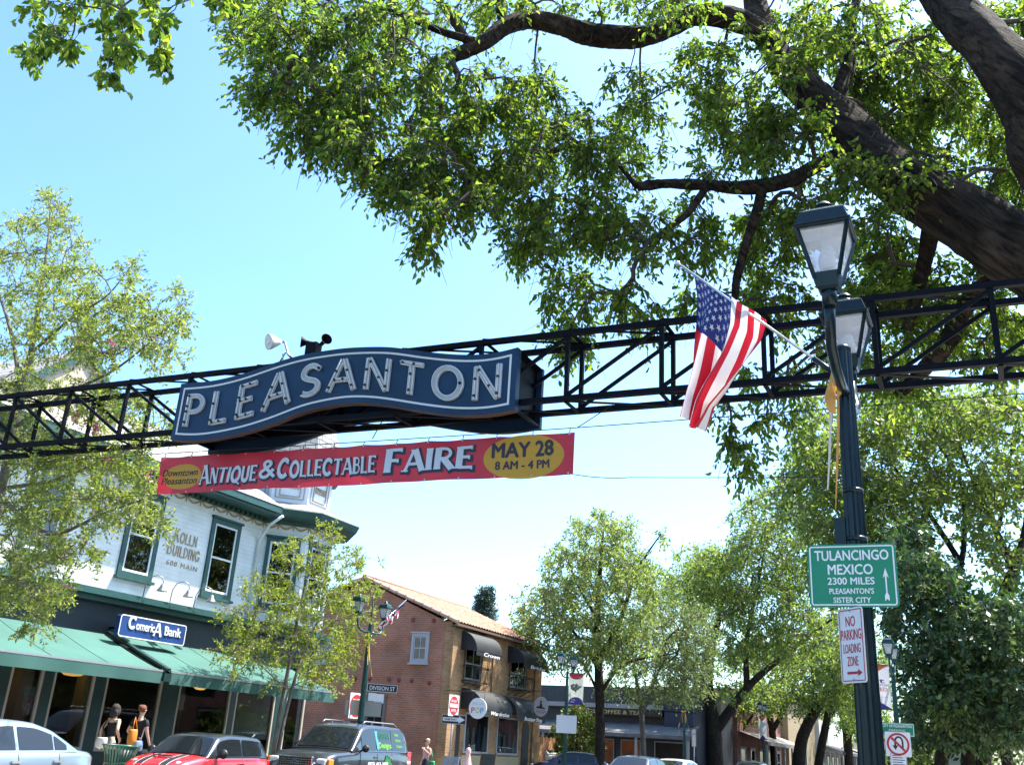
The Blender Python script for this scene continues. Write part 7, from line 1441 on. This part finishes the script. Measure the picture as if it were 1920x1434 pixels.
def legs(r, f): return [[('pel', (.15, .115)), ('lhi', .102), ('lhi>lkn>%g' % f, r)] if f < 1 else [('pel', (.15, .115)), ('lhi', .102), ('lkn', r+.012), ('lan', r-.01)], [('pel', (.15, .115)), ('rhi', .102), ('rhi>rkn>%g' % f, r)] if f < 1 else [('pel', (.15, .115)), ('rhi', .102), ('rkn', r+.012), ('ran', r-.01)], [('wai', (.124, .096), (0, 0, -.06)), ('pel', (.15, .115))]]
# woman with dark hair walking past the shop windows
pA = PX(212, 1360, -17.0)
tA, kA, jA = person('woman in black sleeveless top and beige shorts walking, dark wavy hair, hand on hip', (pA.x, pA.y, .34), 0, 1.53, {'rel': (.30, -.13, 1.14), 'rwr': (.20, .06, .98), 'lel': (-.25, -.10, 1.13), 'lwr': (-.27, -.06, .88)},
 [('top', TOP, m_blk), ('shorts', legs(.098, .55), m_beige)], m_hd, hair_blobs([(0, -.03, .02, .098, .105, .105), (-.05, -.07, -.08, .07, .06, .10), (.05, -.07, -.08, .07, .06, .10), (0, -.08, -.13, .09, .06, .08), (.07, -.01, -.06, .04, .06, .09)]))
def bag(name, label, c, s, m, strap, ms, rot=0):
    t = thing(name, label, 'bag', c); mb = MB(); n = 14
    prof = [(.25, -.5), (.42, -.46), (.5, -.2), (.5, .1), (.44, .4), (.40, .5), (.0, .5)]
    vs = [Vector(c)+Vector((r*math.cos(6.2832*i/n)*s[0]*2, r*math.sin(6.2832*i/n)*s[1]*2, z*s[2])) for r, z in prof for i in range(n)]; kk = len(prof)
    mb.add(vs, [(i*n+q, i*n+(q+1) % n, (i+1)*n+(q+1) % n, (i+1)*n+q) for i in range(kk-1) for q in range(n)]+[tuple(reversed(range(n)))], smooth=True); mb.build('pouch', m, t)
    if strap: MB().tube(strap, .011, 6).build('strap', ms, t)
    return t
O = lambda p, x, y, z, q, g: (p.x+x*q, p.y+y*q, g+z*q)
b = O(pA, .02, -.26, .86, .9, .34); bag('handbag', 'white handbag at the hip of the woman in beige shorts', b, (.15, .09, .21), mat('bag_white', (.68, .64, .60), .6, var=.05), [O(pA, .02, -.2, .96, .9, .34), O(pA, -.10, -.18, 1.2, .9, .34), O(pA, -.14, -.04, 1.46, .9, .34), O(pA, -.1, -.2, 1.2, .9, .34), O(pA, .07, -.3, .96, .9, .34)], m_blk)
# woman in black with auburn bun
pB = PX(262, 1360, -16.5)
tB, kB, jB = person('woman in black t-shirt and trousers walking, auburn hair in a bun, two bags', (pB.x, pB.y, .34), .1, 1.55, {'rel': (.26, -.02, 1.12), 'rwr': (.28, .10, .88), 'lel': (-.27, -.06, 1.12), 'lwr': (-.22, .16, 1.02)},
 [('t_shirt', TEE, m_blk), ('trousers', legs(.072, 1), m_navyc)], m_hr, hair_blobs([(0, -.025, .025, .088, .10, .09), (0, -.11, .06, .045, .045, .045)]))
b = O(pB, .1, -.26, 1.02, .9, .34); bag('shoulder_bag', 'bright orange bag under the arm of the woman in black', b, (.08, .11, .31), mat('bag_orange', (.62, .20, .02), .6, var=.06), [O(pB, .08, -.27, 1.17, .9, .34), O(pB, .0, -.17, 1.46, .9, .34), O(pB, .12, -.16, 1.17, .9, .34)], mat('bag_orange', (.62, .20, .02)))
b = O(pB, .17, -.10, .84, .9, .34); bag('shoulder_bag', 'pale blue bag with white strap slung across the woman in black', b, (.07, .11, .2), mat('bag_blue', (.24, .32, .52), .5, var=.08), [O(pB, .17, -.06, .95, .9, .34), O(pB, .155, .0, 1.15, .9, .34), O(pB, .10, .1, 1.38, .9, .34), O(pB, -.02, .13, 1.45, .9, .34)], m_signwhite)
# pedestrian in pink facing the camera
pC = PX(800, 1410, -16.2)
tC, kC, jC = person('blonde woman in pale pink sleeveless top and dark skirt with sunglasses facing the camera', (pC.x, pC.y, .23), PI-.3, 1.39, {'lel': (-.24, .02, 1.13), 'lwr': (-.12, .16, 1.28), 'rel': (.22, -.05, 1.12), 'rwr': (.22, .02, .86)},
 [('top', TOP, m_pinkc), ('skirt', [[('wai', (.125, .10), (0, 0, -.05)), ('pel', (.155, .125)), ('pel>lkn>.6', (.17, .15), (.06, 0, 0)), ('pel>lkn>.95', (.18, .16), (.09, 0, 0))]], m_navyc)], m_hb, hair_blobs([(0, -.03, .03, .088, .095, .088), (0, -.06, -.05, .07, .05, .08)]))
mb = MB(); hc = Vector(jC['hem'])*kC
for sx in (-1, 1): mb.lathe([(.026, 0), (.026, .008)], hc+Vector((sx*.032, .086, .008)), 12, axis=(0, 1, 0))
mb.beam(hc+Vector((-.06, .088, .015)), hc+Vector((.06, .088, .015)), .006); mm_ = tC.matrix_basis.copy(); tC.matrix_basis = Matrix.Identity(4); mb.build('sunglasses', m_black, tC); tC.matrix_basis = mm_
b = O(pC, .27, -.03, .70, .85, .23); bag('shopping_bag', 'green shopping bag carried by the blonde woman in pink', b, (.11, .07, .34), mat('bag_green', (.03, .28, .10), .6, var=.15, vscale=8), [O(pC, .22, -.03, .9, .85, .23), O(pC, .2, -.02, 1.3, .85, .23), O(pC, .32, -.03, .9, .85, .23)], mat('bag_green', (.03, .28, .10)))
